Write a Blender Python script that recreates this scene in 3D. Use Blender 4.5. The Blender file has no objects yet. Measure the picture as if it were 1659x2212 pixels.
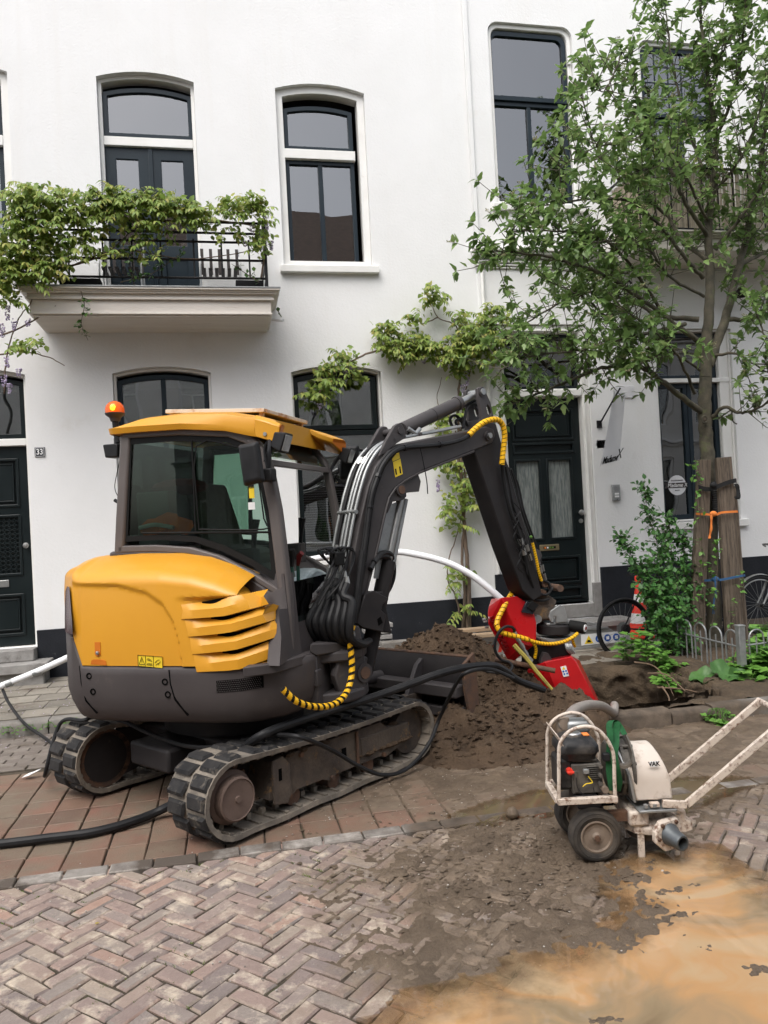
import bpy, bmesh, math, random
from mathutils import Vector, Matrix, noise
from mathutils.geometry import tessellate_polygon
random.seed(7)
R = math.radians
SC = bpy.context.scene
COL = SC.collection

# ---------------------------------------------------------------- camera
CAM_H = 1.75
YAW, PITCH, ROLL = R(11.643), R(0.632), R(-2.994)
FPX, IW, IH = 1662.0, 1659.0, 2212.0          # focal length in photo units
_f = Vector((math.sin(YAW)*math.cos(PITCH), math.cos(YAW)*math.cos(PITCH), math.sin(PITCH)))
_r0 = Vector((math.cos(YAW), -math.sin(YAW), 0)); _u0 = _r0.cross(_f)
_r = math.cos(ROLL)*_r0 + math.sin(ROLL)*_u0
_u = -math.sin(ROLL)*_r0 + math.cos(ROLL)*_u0
cam = bpy.data.cameras.new('camera'); cam_o = bpy.data.objects.new('camera', cam); COL.objects.link(cam_o)
cam_o.matrix_world = Matrix(((_r.x, _u.x, -_f.x, 0), (_r.y, _u.y, -_f.y, 0), (_r.z, _u.z, -_f.z, CAM_H), (0, 0, 0, 1)))
cam.sensor_fit = 'HORIZONTAL'; cam.sensor_width = 36; cam.lens = 36*FPX/IW
cam.clip_start = 0.05; cam.clip_end = 500
SC.camera = cam_o

# ---------------------------------------------------------------- sky, sun, exposure (overcast day)
SUN_EL, SUN_AZ = 58, 215                       # elevation, compass-like azimuth (from +Y clockwise)
w = bpy.data.worlds.new('World'); SC.world = w; w.use_nodes = True
nt = w.node_tree; nt.nodes.clear()
sky = nt.nodes.new('ShaderNodeTexSky'); sky.sky_type = 'NISHITA'; sky.sun_disc = False
sky.sun_elevation = R(SUN_EL); sky.sun_rotation = R(SUN_AZ)
sky.air_density = 1.0; sky.dust_density = 4.0; sky.ozone_density = 1.0
hs = nt.nodes.new('ShaderNodeHueSaturation'); hs.inputs['Saturation'].default_value = 0.38
bg = nt.nodes.new('ShaderNodeBackground'); bg.inputs['Strength'].default_value = 0.15
wo = nt.nodes.new('ShaderNodeOutputWorld')
nt.links.new(sky.outputs[0], hs.inputs['Color']); nt.links.new(hs.outputs[0], bg.inputs[0]); nt.links.new(bg.outputs[0], wo.inputs[0])
sd = bpy.data.lights.new('sun', 'SUN'); sd.energy = 0.75; sd.angle = R(50); sd.color = (1, .97, .92)
so = bpy.data.objects.new('sun', sd); COL.objects.link(so)
_el, _az = R(SUN_EL), R(SUN_AZ)
_sd = Vector((math.sin(_az)*math.cos(_el), math.cos(_az)*math.cos(_el), math.sin(_el)))
so.rotation_euler = _sd.to_track_quat('Z', 'Y').to_euler(); so.location = (0, 0, 20)
vs = SC.view_settings
vs.view_transform = 'Standard'; vs.look = 'None'; vs.gamma = 1; vs.exposure = 0.96; vs.use_curve_mapping = False
try:
    SC.cycles.max_bounces = 6; SC.cycles.diffuse_bounces = 3; SC.cycles.glossy_bounces = 3; SC.cycles.transmission_bounces = 4; SC.cycles.transparent_max_bounces = 10; SC.cycles.caustics_reflective = False; SC.cycles.caustics_refractive = False
except Exception: pass

# ---------------------------------------------------------------- survey helpers: photo point -> place at a known depth
def ray(x, y): return (x-IW/2)/FPX*_r - (y-IH/2)/FPX*_u + _f
def G(x, y, z=0.0):
    d = ray(x, y); t = (z-CAM_H)/d.z; return Vector((d.x*t, d.y*t, z))
def FY(x, y, Y):
    d = ray(x, y); t = Y/d.y; return Vector((d.x*t, Y, CAM_H+d.z*t))

# ---------------------------------------------------------------- mesh builder
class MB:
    def __init__(s): s.v = []; s.f = []
    def add(s, v, f, M=None):
        o = len(s.v)
        s.v += [tuple(M @ Vector(p)) if M else tuple(p) for p in v]
        s.f += [tuple(i+o for i in q) for q in f]; return s
    def box(s, c, sz, M=None):
        x, y, z = c; a, b, d = sz[0]/2, sz[1]/2, sz[2]/2
        v = [(x+i*a, y+j*b, z+k*d) for k in (-1, 1) for j in (-1, 1) for i in (-1, 1)]
        return s.add(v, [(0, 2, 3, 1), (4, 5, 7, 6), (0, 1, 5, 4), (2, 6, 7, 3), (0, 4, 6, 2), (1, 3, 7, 5)], M)
    def bx(s, x0, x1, y0, y1, z0, z1, M=None):
        return s.box(((x0+x1)/2, (y0+y1)/2, (z0+z1)/2), (x1-x0, y1-y0, z1-z0), M)
    def loft(s, rings, closed=True, caps=True, M=None):
        n = len(rings[0]); v = [p for r in rings for p in r]; f = []
        for i in range(len(rings)-1):
            for j in range(n if closed else n-1):
                k = (j+1) % n; f.append((i*n+j, i*n+k, (i+1)*n+k, (i+1)*n+j))
        if caps and closed:
            f.append(tuple(range(n-1, -1, -1))); f.append(tuple(range((len(rings)-1)*n, len(rings)*n)))
        return s.add(v, f, M)
    def cyl(s, p0, p1, r0, r1=None, n=14, M=None, caps=True):
        p0, p1 = Vector(p0), Vector(p1); r1 = r0 if r1 is None else r1
        d = (p1-p0).normalized(); a = d.orthogonal().normalized(); b = d.cross(a)
        ring = lambda p, r: [tuple(p+(a*math.cos(t)+b*math.sin(t))*r) for t in (2*math.pi*i/n for i in range(n))]
        return s.loft([ring(p0, r0), ring(p1, r1)], True, caps, M)
    def tube(s, path, r, n=8, M=None, caps=True):
        path = [Vector(p) for p in path]; m = len(path)
        rr = r if isinstance(r, (list, tuple)) else [r]*m
        rings = []; a = None
        for i in range(m):
            t = (path[min(i+1, m-1)]-path[max(i-1, 0)])
            t = t.normalized() if t.length > 1e-9 else Vector((0, 0, 1))
            a = t.orthogonal().normalized() if a is None else (a-t*a.dot(t)).normalized()
            b = t.cross(a)
            rings.append([tuple(path[i]+(a*math.cos(q)+b*math.sin(q))*rr[i]) for q in (2*math.pi*k/n for k in range(n))])
        return s.loft(rings, True, caps, M)
    def prism(s, poly, o, u, v, w, d0, d1):
        """poly (a,b) in plane o+a*u+b*v, extruded along w from d0 to d1"""
        o, u, v, w = Vector(o), Vector(u), Vector(v), Vector(w); n = len(poly)
        A = [tuple(o+u*a+v*b+w*d0) for a, b in poly]; B = [tuple(o+u*a+v*b+w*d1) for a, b in poly]
        f = [(i, (i+1) % n, n+(i+1) % n, n+i) for i in range(n)]
        tr = tessellate_polygon([[Vector((a, b, 0)) for a, b in poly]])
        f += [tuple(t) for t in tr] + [tuple(n+i for i in t) for t in tr]
        return s.add(A+B, f)
    def lathe(s, prof, n=20, M=None, caps=True):
        return s.loft([[(r*math.cos(2*math.pi*i/n), r*math.sin(2*math.pi*i/n), z) for i in range(n)] for r, z in prof], True, caps, M)
    def ball(s, c, r, n=12, m=8, M=None):
        rx, ry, rz = r if isinstance(r, (tuple, list)) else (r, r, r)
        pr = [[(c[0]+rx*math.sin(math.pi*j/m+1e-4)*math.cos(2*math.pi*i/n), c[1]+ry*math.sin(math.pi*j/m+1e-4)*math.sin(2*math.pi*i/n), c[2]-rz*math.cos(math.pi*j/m)) for i in range(n)] for j in range(m+1)]
        return s.loft(pr, True, True, M)
    def plate(s, loops, o, u, v, w, d0, d1):
        """polygon with holes, extruded"""
        o, u, v, w = Vector(o), Vector(u), Vector(v), Vector(w)
        flat = [p for l in loops for p in l]; n = len(flat)
        tr = tessellate_polygon([[Vector((a, b, 0)) for a, b in l] for l in loops])
        A = [tuple(o+u*a+v*b+w*d0) for a, b in flat]; B = [tuple(o+u*a+v*b+w*d1) for a, b in flat]
        f = [tuple(t) for t in tr]+[tuple(n+i for i in t) for t in tr]; k = 0
        for l in loops:
            m = len(l); f += [(k+i, k+(i+1) % m, n+k+(i+1) % m, n+k+i) for i in range(m)]; k += m
        return s.add(A+B, f)

ORG = {}
def mesh_of(name, mb, sm=True, ang=35, off=None):
    me = bpy.data.meshes.new(name)
    v = mb.v if off is None else [(p[0]-off[0], p[1]-off[1], p[2]-off[2]) for p in mb.v]
    me.from_pydata(v, [], mb.f); me.validate()
    bm = bmesh.new(); bm.from_mesh(me); bmesh.ops.recalc_face_normals(bm, faces=bm.faces); bm.to_mesh(me); bm.free()
    if sm:
        me.polygons.foreach_set('use_smooth', [True]*len(me.polygons))
        try: me.set_sharp_from_angle(angle=R(ang))
        except Exception: pass
    return me
def obj(name, mb, mat, parent=None, bevel=0, sm=True, ang=35, seg=2, origin=None):
    """one mesh object; world-space vertices, stored relative to its parent's (or its own) origin"""
    off = ORG[parent.name] if parent else (origin if origin is not None else (0, 0, 0))
    me = mesh_of(name, mb, sm, ang, off)
    me.materials.append(MAT[mat])
    o = bpy.data.objects.new(name, me); COL.objects.link(o)
    if parent: o.parent = parent
    else: o.location = off
    ORG[o.name] = tuple(off)
    if bevel:
        b = o.modifiers.new('bevel', 'BEVEL'); b.width = bevel; b.segments = seg; b.limit_method = 'ANGLE'; b.angle_limit = R(40)
    return o
def tag(o, label=None, cat=None, group=None, kind=None):
    if label: o['label'] = label
    if cat: o['category'] = cat
    if group: o['group'] = group
    if kind: o['kind'] = kind
    return o
def thing(name, loc, label, cat, group=None):
    o = bpy.data.objects.new(name, None); COL.objects.link(o); o.location = loc; o.empty_display_size = .2
    ORG[o.name] = tuple(loc); return tag(o, label, cat, group)
def inst(name, me, loc, rot, parent, scale=None):
    """a piece sharing mesh data; loc in world coordinates"""
    o = bpy.data.objects.new(name, me); COL.objects.link(o)
    g = ORG[parent.name]; o.parent = parent
    o.location = (loc[0]-g[0], loc[1]-g[1], loc[2]-g[2])
    if isinstance(rot, Matrix): o.rotation_euler = rot.to_euler()
    else: o.rotation_euler = rot
    if scale: o.scale = scale
    ORG[o.name] = tuple(loc); return o
def cr(pts, k=8):
    """Catmull-Rom through points"""
    P = [Vector(p) for p in pts]; P = [P[0]*2-P[1]]+P+[P[-1]*2-P[-2]]; out = []
    for i in range(1, len(P)-2):
        a, b, c, d = P[i-1:i+3]
        for j in range(k):
            t = j/k; out.append(.5*((2*b)+(c-a)*t+(2*a-5*b+4*c-d)*t*t+(3*b-a-3*c+d)*t**3))
    out.append(P[-2]); return out
def even(path, step):
    """resample a polyline at an even spacing"""
    out = [path[0].copy()]; acc = 0
    for a, b in zip(path, path[1:]):
        L = (b-a).length
        if L < 1e-9: continue
        while acc+L >= step:
            t = (step-acc)/L; a = a+(b-a)*t; out.append(a.copy()); L = (b-a).length; acc = 0
        acc += L
    return out
def spiral(path, r, pitch, duty, n=12):
    """helical wrap round a hose: strip quads on a tube"""
    path = even(path, pitch/n); rings = []; a = None; m = len(path)
    for i in range(m):
        t = (path[min(i+1, m-1)]-path[max(i-1, 0)]).normalized()
        a = t.orthogonal().normalized() if a is None else (a-t*a.dot(t)).normalized(); b = t.cross(a)
        rings.append([tuple(path[i]+(a*math.cos(q)+b*math.sin(q))*r) for q in (2*math.pi*k/n for k in range(n))])
    mb = MB(); v = [p for q in rings for p in q]; f = []
    for i in range(m-1):
        for k in range(n):
            if ((i-k) % n) < duty*n: f.append((i*n+k, i*n+(k+1) % n, (i+1)*n+(k+1) % n, (i+1)*n+k))
    used = sorted({i for q in f for i in q}); mp = {j: i for i, j in enumerate(used)}
    mb.add([v[i] for i in used], [tuple(mp[i] for i in q) for q in f]); return mb
def fbm(x, y, z=0, o=4): return noise.fractal(Vector((x, y, z)), 1.0, 2.0, o)
def clamp(a, lo=0., hi=1.): return max(lo, min(hi, a))
def sstep(a, b, x):
    t = clamp((x-a)/(b-a)); return t*t*(3-2*t)

# ---------------------------------------------------------------- materials
MAT = {}
def N(nt, t, **kw):
    n = nt.nodes.new(t)
    for k, v in kw.items():
        if k in n.inputs.keys(): n.inputs[k].default_value = v
        else: setattr(n, k, v)
    return n
def c4(c): return (c[0], c[1], c[2], 1)
def pm(name, c1, c2=None, scale=5, detail=5, rough=.5, rough2=None, metal=0, bump=0, bscale=60, rand=0, dirt=None, spec=.38, coat=0, transl=0, thr=(.35, .65), ramp2=None, stretch=None, coord='pos', film=None, streak=None):
    m = bpy.data.materials.new(name); m.use_nodes = True; nt = m.node_tree; nt.nodes.clear(); L = nt.links.new
    out = N(nt, 'ShaderNodeOutputMaterial'); b = N(nt, 'ShaderNodeBsdfPrincipled')
    b.inputs['Metallic'].default_value = metal; b.inputs['Specular IOR Level'].default_value = spec; b.inputs['Coat Weight'].default_value = coat; b.inputs['Coat Roughness'].default_value = .15
    if coord == 'pos': pos = N(nt, 'ShaderNodeNewGeometry').outputs['Position']
    else: pos = N(nt, 'ShaderNodeTexCoord').outputs['Object']
    if stretch:
        mp = N(nt, 'ShaderNodeMapping'); mp.inputs['Scale'].default_value = stretch; L(pos, mp.inputs[0]); pos = mp.outputs[0]
    c2 = c2 or tuple(x*.85 for x in c1)
    n1 = N(nt, 'ShaderNodeTexNoise', Scale=scale, Detail=detail, Roughness=.6); L(pos, n1.inputs['Vector'])
    r1 = N(nt, 'ShaderNodeValToRGB'); r1.color_ramp.elements[0].position = thr[0]; r1.color_ramp.elements[1].position = thr[1]
    r1.color_ramp.elements[0].color = c4(c1); r1.color_ramp.elements[1].color = c4(c2); L(n1.outputs['Fac'], r1.inputs[0])
    col = r1.outputs[0]
    if rand:
        oi = N(nt, 'ShaderNodeObjectInfo'); ge = N(nt, 'ShaderNodeNewGeometry')
        ad = N(nt, 'ShaderNodeMath', operation='ADD'); L(oi.outputs['Random'], ad.inputs[0]); L(ge.outputs['Random Per Island'], ad.inputs[1])
        fr = N(nt, 'ShaderNodeMath', operation='FRACT'); L(ad.outputs[0], fr.inputs[0])
        if ramp2:
            r2 = N(nt, 'ShaderNodeValToRGB'); e = r2.color_ramp.elements
            for i, (p, c) in enumerate(ramp2):
                if i < 2: e[i].position = p; e[i].color = c4(c)
                else: q = e.new(p); q.color = c4(c)
            L(fr.outputs[0], r2.inputs[0])
            mx = N(nt, 'ShaderNodeMix', data_type='RGBA'); mx.inputs[0].default_value = rand; L(col, mx.inputs[6]); L(r2.outputs[0], mx.inputs[7]); col = mx.outputs[2]
        else:
            mr = N(nt, 'ShaderNodeMapRange'); mr.inputs['To Min'].default_value = 1-rand; mr.inputs['To Max'].default_value = 1+rand; L(fr.outputs[0], mr.inputs[0])
            hv = N(nt, 'ShaderNodeHueSaturation'); L(mr.outputs[0], hv.inputs['Value']); L(col, hv.inputs['Color']); col = hv.outputs[0]
    if dirt:
        dc, amt, ds = dirt
        n2 = N(nt, 'ShaderNodeTexNoise', Scale=ds, Detail=8, Roughness=.7); L(pos, n2.inputs['Vector'])
        r3 = N(nt, 'ShaderNodeValToRGB'); r3.color_ramp.elements[0].position = 1-amt-.08; r3.color_ramp.elements[1].position = 1-amt+.08; L(n2.outputs['Fac'], r3.inputs[0])
        mx2 = N(nt, 'ShaderNodeMix', data_type='RGBA'); L(r3.outputs[0], mx2.inputs[0]); L(col, mx2.inputs[6]); mx2.inputs[7].default_value = c4(dc); col = mx2.outputs[2]
    if streak:     # faint rain runs
        ms_ = N(nt, 'ShaderNodeMapping'); ms_.inputs['Scale'].default_value = (5, 5, .22); L(N(nt, 'ShaderNodeNewGeometry').outputs['Position'], ms_.inputs[0])
        ns_ = N(nt, 'ShaderNodeTexNoise', Scale=1.0, Detail=7, Roughness=.62); L(ms_.outputs[0], ns_.inputs['Vector']); rs_ = N(nt, 'ShaderNodeValToRGB'); rs_.color_ramp.elements[0].position = .52; rs_.color_ramp.elements[1].position = .78; L(ns_.outputs['Fac'], rs_.inputs[0])
        xs_ = N(nt, 'ShaderNodeMix', data_type='RGBA'); L(rs_.outputs[0], xs_.inputs[0]); L(col, xs_.inputs[6]); xs_.inputs[7].default_value = c4(streak); col = xs_.outputs[2]
    if film:      # dried mud smeared over part of the surface
        fc, ells = film; tot = None
        gp_ = N(nt, 'ShaderNodeNewGeometry').outputs['Position']
        for cx, cy, rx, ry in ells:
            mp = N(nt, 'ShaderNodeMapping'); mp.vector_type = 'POINT'; mp.inputs['Location'].default_value = (-cx/rx, -cy/ry, 0); mp.inputs['Scale'].default_value = (1/rx, 1/ry, 0); L(gp_, mp.inputs[0])
            ln = N(nt, 'ShaderNodeVectorMath', operation='LENGTH'); L(mp.outputs[0], ln.inputs[0])
            iv = N(nt, 'ShaderNodeMath', operation='SUBTRACT'); iv.inputs[0].default_value = 1.0; L(ln.outputs['Value'], iv.inputs[1])
            if tot is None: tot = iv.outputs[0]
            else:
                mxm = N(nt, 'ShaderNodeMath', operation='MAXIMUM'); L(tot, mxm.inputs[0]); L(iv.outputs[0], mxm.inputs[1]); tot = mxm.outputs[0]
        nf = N(nt, 'ShaderNodeTexNoise', Scale=3.0, Detail=9, Roughness=.68); L(gp_, nf.inputs['Vector'])
        sc_ = N(nt, 'ShaderNodeMath', operation='MULTIPLY_ADD'); L(nf.outputs['Fac'], sc_.inputs[0]); sc_.inputs[1].default_value = 2.4; sc_.inputs[2].default_value = -1.2
        ad_ = N(nt, 'ShaderNodeMath', operation='ADD'); L(tot, ad_.inputs[0]); L(sc_.outputs[0], ad_.inputs[1])
        mr_ = N(nt, 'ShaderNodeMapRange'); mr_.inputs['From Min'].default_value = .0; mr_.inputs['From Max'].default_value = .55; mr_.inputs['To Max'].default_value = .93; L(ad_.outputs[0], mr_.inputs[0])
        mf = N(nt, 'ShaderNodeMix', data_type='RGBA'); L(mr_.outputs[0], mf.inputs[0]); L(col, mf.inputs[6])
        n5 = N(nt, 'ShaderNodeTexNoise', Scale=12, Detail=8); L(gp_, n5.inputs['Vector']); r5 = N(nt, 'ShaderNodeValToRGB'); r5.color_ramp.elements[0].position = .35; r5.color_ramp.elements[1].position = .68
        r5.color_ramp.elements[0].color = c4(tuple(x*.75 for x in fc)); r5.color_ramp.elements[1].color = c4(tuple(x*1.45 for x in fc)); L(n5.outputs['Fac'], r5.inputs[0]); L(r5.outputs[0], mf.inputs[7]); col = mf.outputs[2]
    L(col, b.inputs['Base Color'])
    if rough2 is not None:
        mr2 = N(nt, 'ShaderNodeMapRange'); mr2.inputs['From Min'].default_value = .3; mr2.inputs['From Max'].default_value = .7; mr2.inputs['To Min'].default_value = rough; mr2.inputs['To Max'].default_value = rough2
        L(n1.outputs['Fac'], mr2.inputs[0]); L(mr2.outputs[0], b.inputs['Roughness'])
    else: b.inputs['Roughness'].default_value = rough
    if bump:
        n3 = N(nt, 'ShaderNodeTexNoise', Scale=bscale, Detail=6, Roughness=.65); L(pos, n3.inputs['Vector'])
        bp = N(nt, 'ShaderNodeBump', Strength=1.0, Distance=bump); L(n3.outputs['Fac'], bp.inputs['Height']); L(bp.outputs[0], b.inputs['Normal'])
    sh = b.outputs[0]
    if transl:
        tb = N(nt, 'ShaderNodeBsdfTranslucent'); L(col, tb.inputs[0]); ms = N(nt, 'ShaderNodeMixShader'); ms.inputs[0].default_value = transl; L(sh, ms.inputs[1]); L(tb.outputs[0], ms.inputs[2]); sh = ms.outputs[0]
    L(sh, out.inputs[0]); MAT[name] = m; return m
def glass(name, tint=(.9, .93, .92), ior=1.7, rough=0.0, wob=.004):
    """thin pane: Fresnel mirror over a tinted clear sheet"""
    m = bpy.data.materials.new(name); m.use_nodes = True; nt = m.node_tree; nt.nodes.clear(); L = nt.links.new
    out = N(nt, 'ShaderNodeOutputMaterial'); t = N(nt, 'ShaderNodeBsdfTransparent'); t.inputs[0].default_value = c4(tint)
    g = N(nt, 'ShaderNodeBsdfGlossy', Roughness=rough); f = N(nt, 'ShaderNodeFresnel', IOR=ior)
    no = N(nt, 'ShaderNodeTexNoise', Scale=1.6, Detail=1)
    bp = N(nt, 'ShaderNodeBump', Strength=1.0, Distance=wob)
    L(N(nt, 'ShaderNodeNewGeometry').outputs['Position'], no.inputs['Vector']); L(no.outputs['Fac'], bp.inputs['Height'])
    if wob: L(bp.outputs[0], g.inputs['Normal'])
    mx = N(nt, 'ShaderNodeMixShader'); L(f.outputs[0], mx.inputs[0]); L(t.outputs[0], mx.inputs[1]); L(g.outputs[0], mx.inputs[2]); L(mx.outputs[0], out.inputs[0]); MAT[name] = m
def emit(name, col, s):
    m = bpy.data.materials.new(name); m.use_nodes = True; nt = m.node_tree; b = nt.nodes['Principled BSDF']
    b.inputs['Base Color'].default_value = c4(col); b.inputs['Emission Color'].default_value = c4(col); b.inputs['Emission Strength'].default_value = s; b.inputs['Roughness'].default_value = .2; MAT[name] = m

pm('stucco', (.80, .80, .797), (.765, .765, .757), scale=1.3, rough=.85, bump=.0035, bscale=34, dirt=((.72, .705, .68), .30, 1.4), detail=10, streak=(.765, .757, .74))
pm('white_paint', (.80, .795, .77), (.74, .73, .70), scale=3, rough=.5, dirt=((.55, .52, .46), .27, 5))
pm('balcony_wood', (.72, .68, .62), (.66, .61, .55), scale=2, rough=.55, dirt=((.45, .38, .32), .30, 4), stretch=(.5, 4, 4))
pm('plinth', (.012, .0135, .017), (.018, .020, .025), scale=3, spec=.2, rough=.7, bump=.004, bscale=40, dirt=((.16, .16, .16), .26, 6))
pm('black_green', (.006, .010, .011), (.010, .015, .016), scale=2, rough=.28, rough2=.36, spec=.3)
pm('navy_frame', (.010, .018, .026), (.016, .026, .034), scale=2, rough=.38, spec=.25)
pm('bluestone', (.22, .21, .20), (.30, .29, .275), scale=9, rough=.8, bump=.003, bscale=50, dirt=((.12, .11, .10), .33, 5))
pm('concrete', (.17, .16, .145), (.23, .215, .195), scale=8, rough=.9, bump=.004, bscale=70, dirt=((.085, .07, .055), .42, 4), film=((.085, .064, .046), [(3.1, 5.7, 1.9, .8)]))
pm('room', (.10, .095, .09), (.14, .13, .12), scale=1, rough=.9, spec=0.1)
pm('blind', (.50, .60, .60), (.45, .55, .55), scale=3, rough=.8)
pm('blind_light', (.62, .66, .70), (.55, .60, .66), scale=3, rough=.8, stretch=(1, 1, 20))
pm('lace', (.62, .62, .58), (.42, .43, .41), scale=30, rough=.9, thr=(.45, .55))
pm('ribbed_glass', (.13, .15, .145), (.24, .26, .25), scale=26, rough=.25, bump=.01, bscale=30, stretch=(2.6, 1, .25), thr=(.4, .6))
pm('steel', (.46, .46, .45), (.36, .36, .35), scale=12, rough=.32, rough2=.45, metal=.9)
pm('galv', (.36, .37, .37), (.27, .28, .28), scale=14, rough=.45, metal=.6)
pm('yellow_paint', (.64, .30, .022), (.61, .28, .020), scale=2.5, rough=.34, rough2=.42, coat=.15, dirt=((.50, .245, .035), .26, 3))
pm('orange_edge', (.60, .17, .012), (.52, .14, .012), scale=3, rough=.45)
pm('dark_plastic', (.058, .050, .050), (.070, .061, .060), scale=3, rough=.5, bump=.0006, bscale=400, dirt=((.11, .095, .085), .30, 3), spec=0.22)
pm('grey_metal', (.105, .092, .088), (.125, .11, .105), scale=3, rough=.42, dirt=((.2, .17, .14), .25, 9), spec=0.28)
pm('boom_grey', (.052, .047, .048), (.066, .060, .060), scale=4, rough=.45, dirt=((.13, .11, .09), .30, 7), spec=0.25)
pm('arm_dark', (.022, .020, .021), (.032, .029, .029), scale=4, rough=.5, dirt=((.10, .085, .07), .27, 9), spec=0.15)
pm('black_rubber', (.012, .012, .013), (.02, .02, .021), scale=8, rough=.5, dirt=((.07, .06, .05), .26, 14), spec=0.22)
pm('track_rubber', (.12, .105, .088), (.175, .152, .125), scale=9, rough=.8, bump=.003, bscale=60, dirt=((.24, .205, .165), .47, 7))
pm('lug_rubber', (.016, .016, .017), (.035, .033, .032), scale=12, rough=.7, dirt=((.18, .155, .125), .36, 11), spec=0.2)
pm('rust', (.14, .075, .045), (.085, .055, .042), scale=9, rough=.85, bump=.003, bscale=80, dirt=((.055, .045, .04), .4, 14))
pm('muddy_metal', (.060, .047, .040), (.125, .098, .074), scale=6, rough=.85, bump=.006, bscale=50, dirt=((.30, .165, .055), .33, 9), detail=9)
pm('hub', (.11, .075, .06), (.15, .105, .085), scale=7, rough=.75, bump=.002, bscale=60)
pm('void', (.004, .004, .004), (.006, .006, .006), rough=.9, spec=0.0)
pm('wrap_yellow', (.85, .48, .012), (.80, .43, .012), scale=9, rough=.4, dirt=((.30, .2, .06), .22, 14))
pm('red_paint', (.52, .006, .010), (.44, .006, .010), scale=3, rough=.24, rough2=.36, coat=.4, dirt=((.16, .05, .035), .26, 5))
pm('white_chipped', (.66, .58, .50), (.58, .49, .41), scale=7, rough=.5, dirt=((.15, .075, .045), .42, 34))
pm('white_shell', (.68, .61, .54), (.60, .52, .45), scale=5, rough=.4, dirt=((.36, .27, .20), .36, 9))
pm('engine', (.075, .068, .06), (.16, .145, .125), scale=12, rough=.6, metal=.2, bump=.004, bscale=60)
pm('tank_black', (.016, .016, .017), (.10, .09, .08), scale=11, rough=.45, thr=(.5, .75))
pm('tyre', (.030, .027, .025), (.085, .070, .055), scale=10, rough=.9, bump=.002, bscale=80)
pm('rim', (.25, .195, .15), (.17, .13, .10), scale=9, rough=.6, dirt=((.12, .085, .06), .36, 12))
pm('green_strap', (.012, .10, .03), (.01, .065, .022), scale=20, rough=.85, bump=.002, bscale=300, dirt=((.13, .12, .08), .3, 9))
pm('brown_strap', (.13, .11, .085), (.075, .065, .055), scale=14, rough=.9)
pm('hose_clear', (.36, .32, .295), (.28, .25, .225), scale=7, rough=.35, dirt=((.16, .12, .09), .3, 8))
pm('white_pipe', (.80, .81, .82), (.76, .77, .78), scale=3, rough=.3)
pm('bark', (.125, .11, .08), (.065, .060, .045), scale=9, rough=.95, bump=.008, bscale=40, dirt=((.14, .16, .07), .36, 6))
pm('twig', (.11, .085, .06), (.075, .06, .045), scale=9, rough=.9)
pm('vine_wood', (.20, .145, .105), (.12, .09, .07), scale=12, rough=.95, stretch=(3, 3, .5))
pm('leaf_tree', (0.157, 0.252, 0.076), (0.196, 0.302, 0.096), scale=2.2, rough=.36, transl=.40, rand=.6, ramp2=[(0, (0.084, 0.162, 0.054)), (.4, (0.157, 0.258, 0.076)), (.75, (0.241, 0.358, 0.110)), (1, (0.358, 0.437, 0.190))])
pm('leaf_wist', (0.224, 0.302, 0.062), (0.314, 0.370, 0.078), scale=2.5, rough=.45, transl=.40, rand=.65, ramp2=[(0, (0.101, 0.202, 0.045)), (.4, (0.202, 0.314, 0.067)), (.8, (0.358, 0.426, 0.106)), (1, (0.493, 0.403, 0.134))])
pm('leaf_ivy', (.04, .10, .025), (.07, .15, .035), scale=5, rough=.35, transl=.15, rand=.5, ramp2=[(0, (.03, .08, .02)), (.7, (.08, .17, .04)), (1, (.15, .26, .06))])
pm('leaf_shrub', (0.060, 0.162, 0.042), (0.090, 0.228, 0.054), scale=3, rough=.4, transl=.25, rand=.6, ramp2=[(0, (0.036, 0.114, 0.034)), (.6, (0.084, 0.216, 0.054)), (1, (0.168, 0.360, 0.084))])
pm('leaf_weed', (0.109, 0.253, 0.040), (0.149, 0.322, 0.052), scale=4, rough=.42, transl=.25, rand=.5, ramp2=[(0, (0.069, 0.184, 0.034)), (.7, (0.149, 0.322, 0.057)), (1, (0.230, 0.414, 0.092))])
pm('leaf_broad', (.085, .19, .05), (.055, .14, .036), scale=7, rough=.38, transl=.2, bump=.006, bscale=22)
pm('yellow_leaf', (.42, .33, .03), (.30, .30, .05), scale=4, rough=.5, transl=.3)
pm('bud', (.30, .28, .16), (.22, .22, .11), scale=9, rough=.8, rand=.3)
pm('lilac', (.42, .33, .52), (.60, .54, .66), scale=12, rough=.7, transl=.3, rand=.3)
pm('moss', (.075, .13, .02), (.12, .16, .03), scale=8, rough=.9, rand=.3)
pm('soil', (0.057, 0.036, 0.021), (0.098, 0.064, 0.039), scale=6, rough=.95, bump=.02, bscale=30, dirt=((0.115, 0.085, 0.057), .33, 5), detail=9)
pm('hole_soil', (.060, .043, .028), (.105, .075, .047), scale=5, rough=.95, bump=.03, bscale=24, detail=9)
pm('bed_soil', (.09, .067, .045), (.15, .12, .085), scale=4, rough=.95, bump=.015, bscale=40, dirt=((.11, .12, .05), .32, 5), detail=9)
pm('root', (.19, .13, .085), (.13, .09, .06), scale=20, rough=.9)
pm('old_wood', (.115, .088, .066), (.21, .165, .125), scale=5, rough=.9, bump=.012, bscale=22, stretch=(9, 9, .5), dirt=((.045, .034, .028), .42, 7), detail=9)
pm('plank_wood', (.35, .25, .16), (.28, .20, .13), scale=4, rough=.85, stretch=(.5, 5, 5))
pm('orange_web', (.80, .24, .05), (.70, .20, .045), scale=12, rough=.8)
pm('blue_web', (.045, .13, .27), (.035, .10, .22), scale=12, rough=.8)
pm('black_web', (.012, .012, .013), (.02, .02, .02), scale=12, rough=.8)
pm('cone_orange', (.78, .055, .03), (.70, .045, .028), scale=6, rough=.45)
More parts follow.
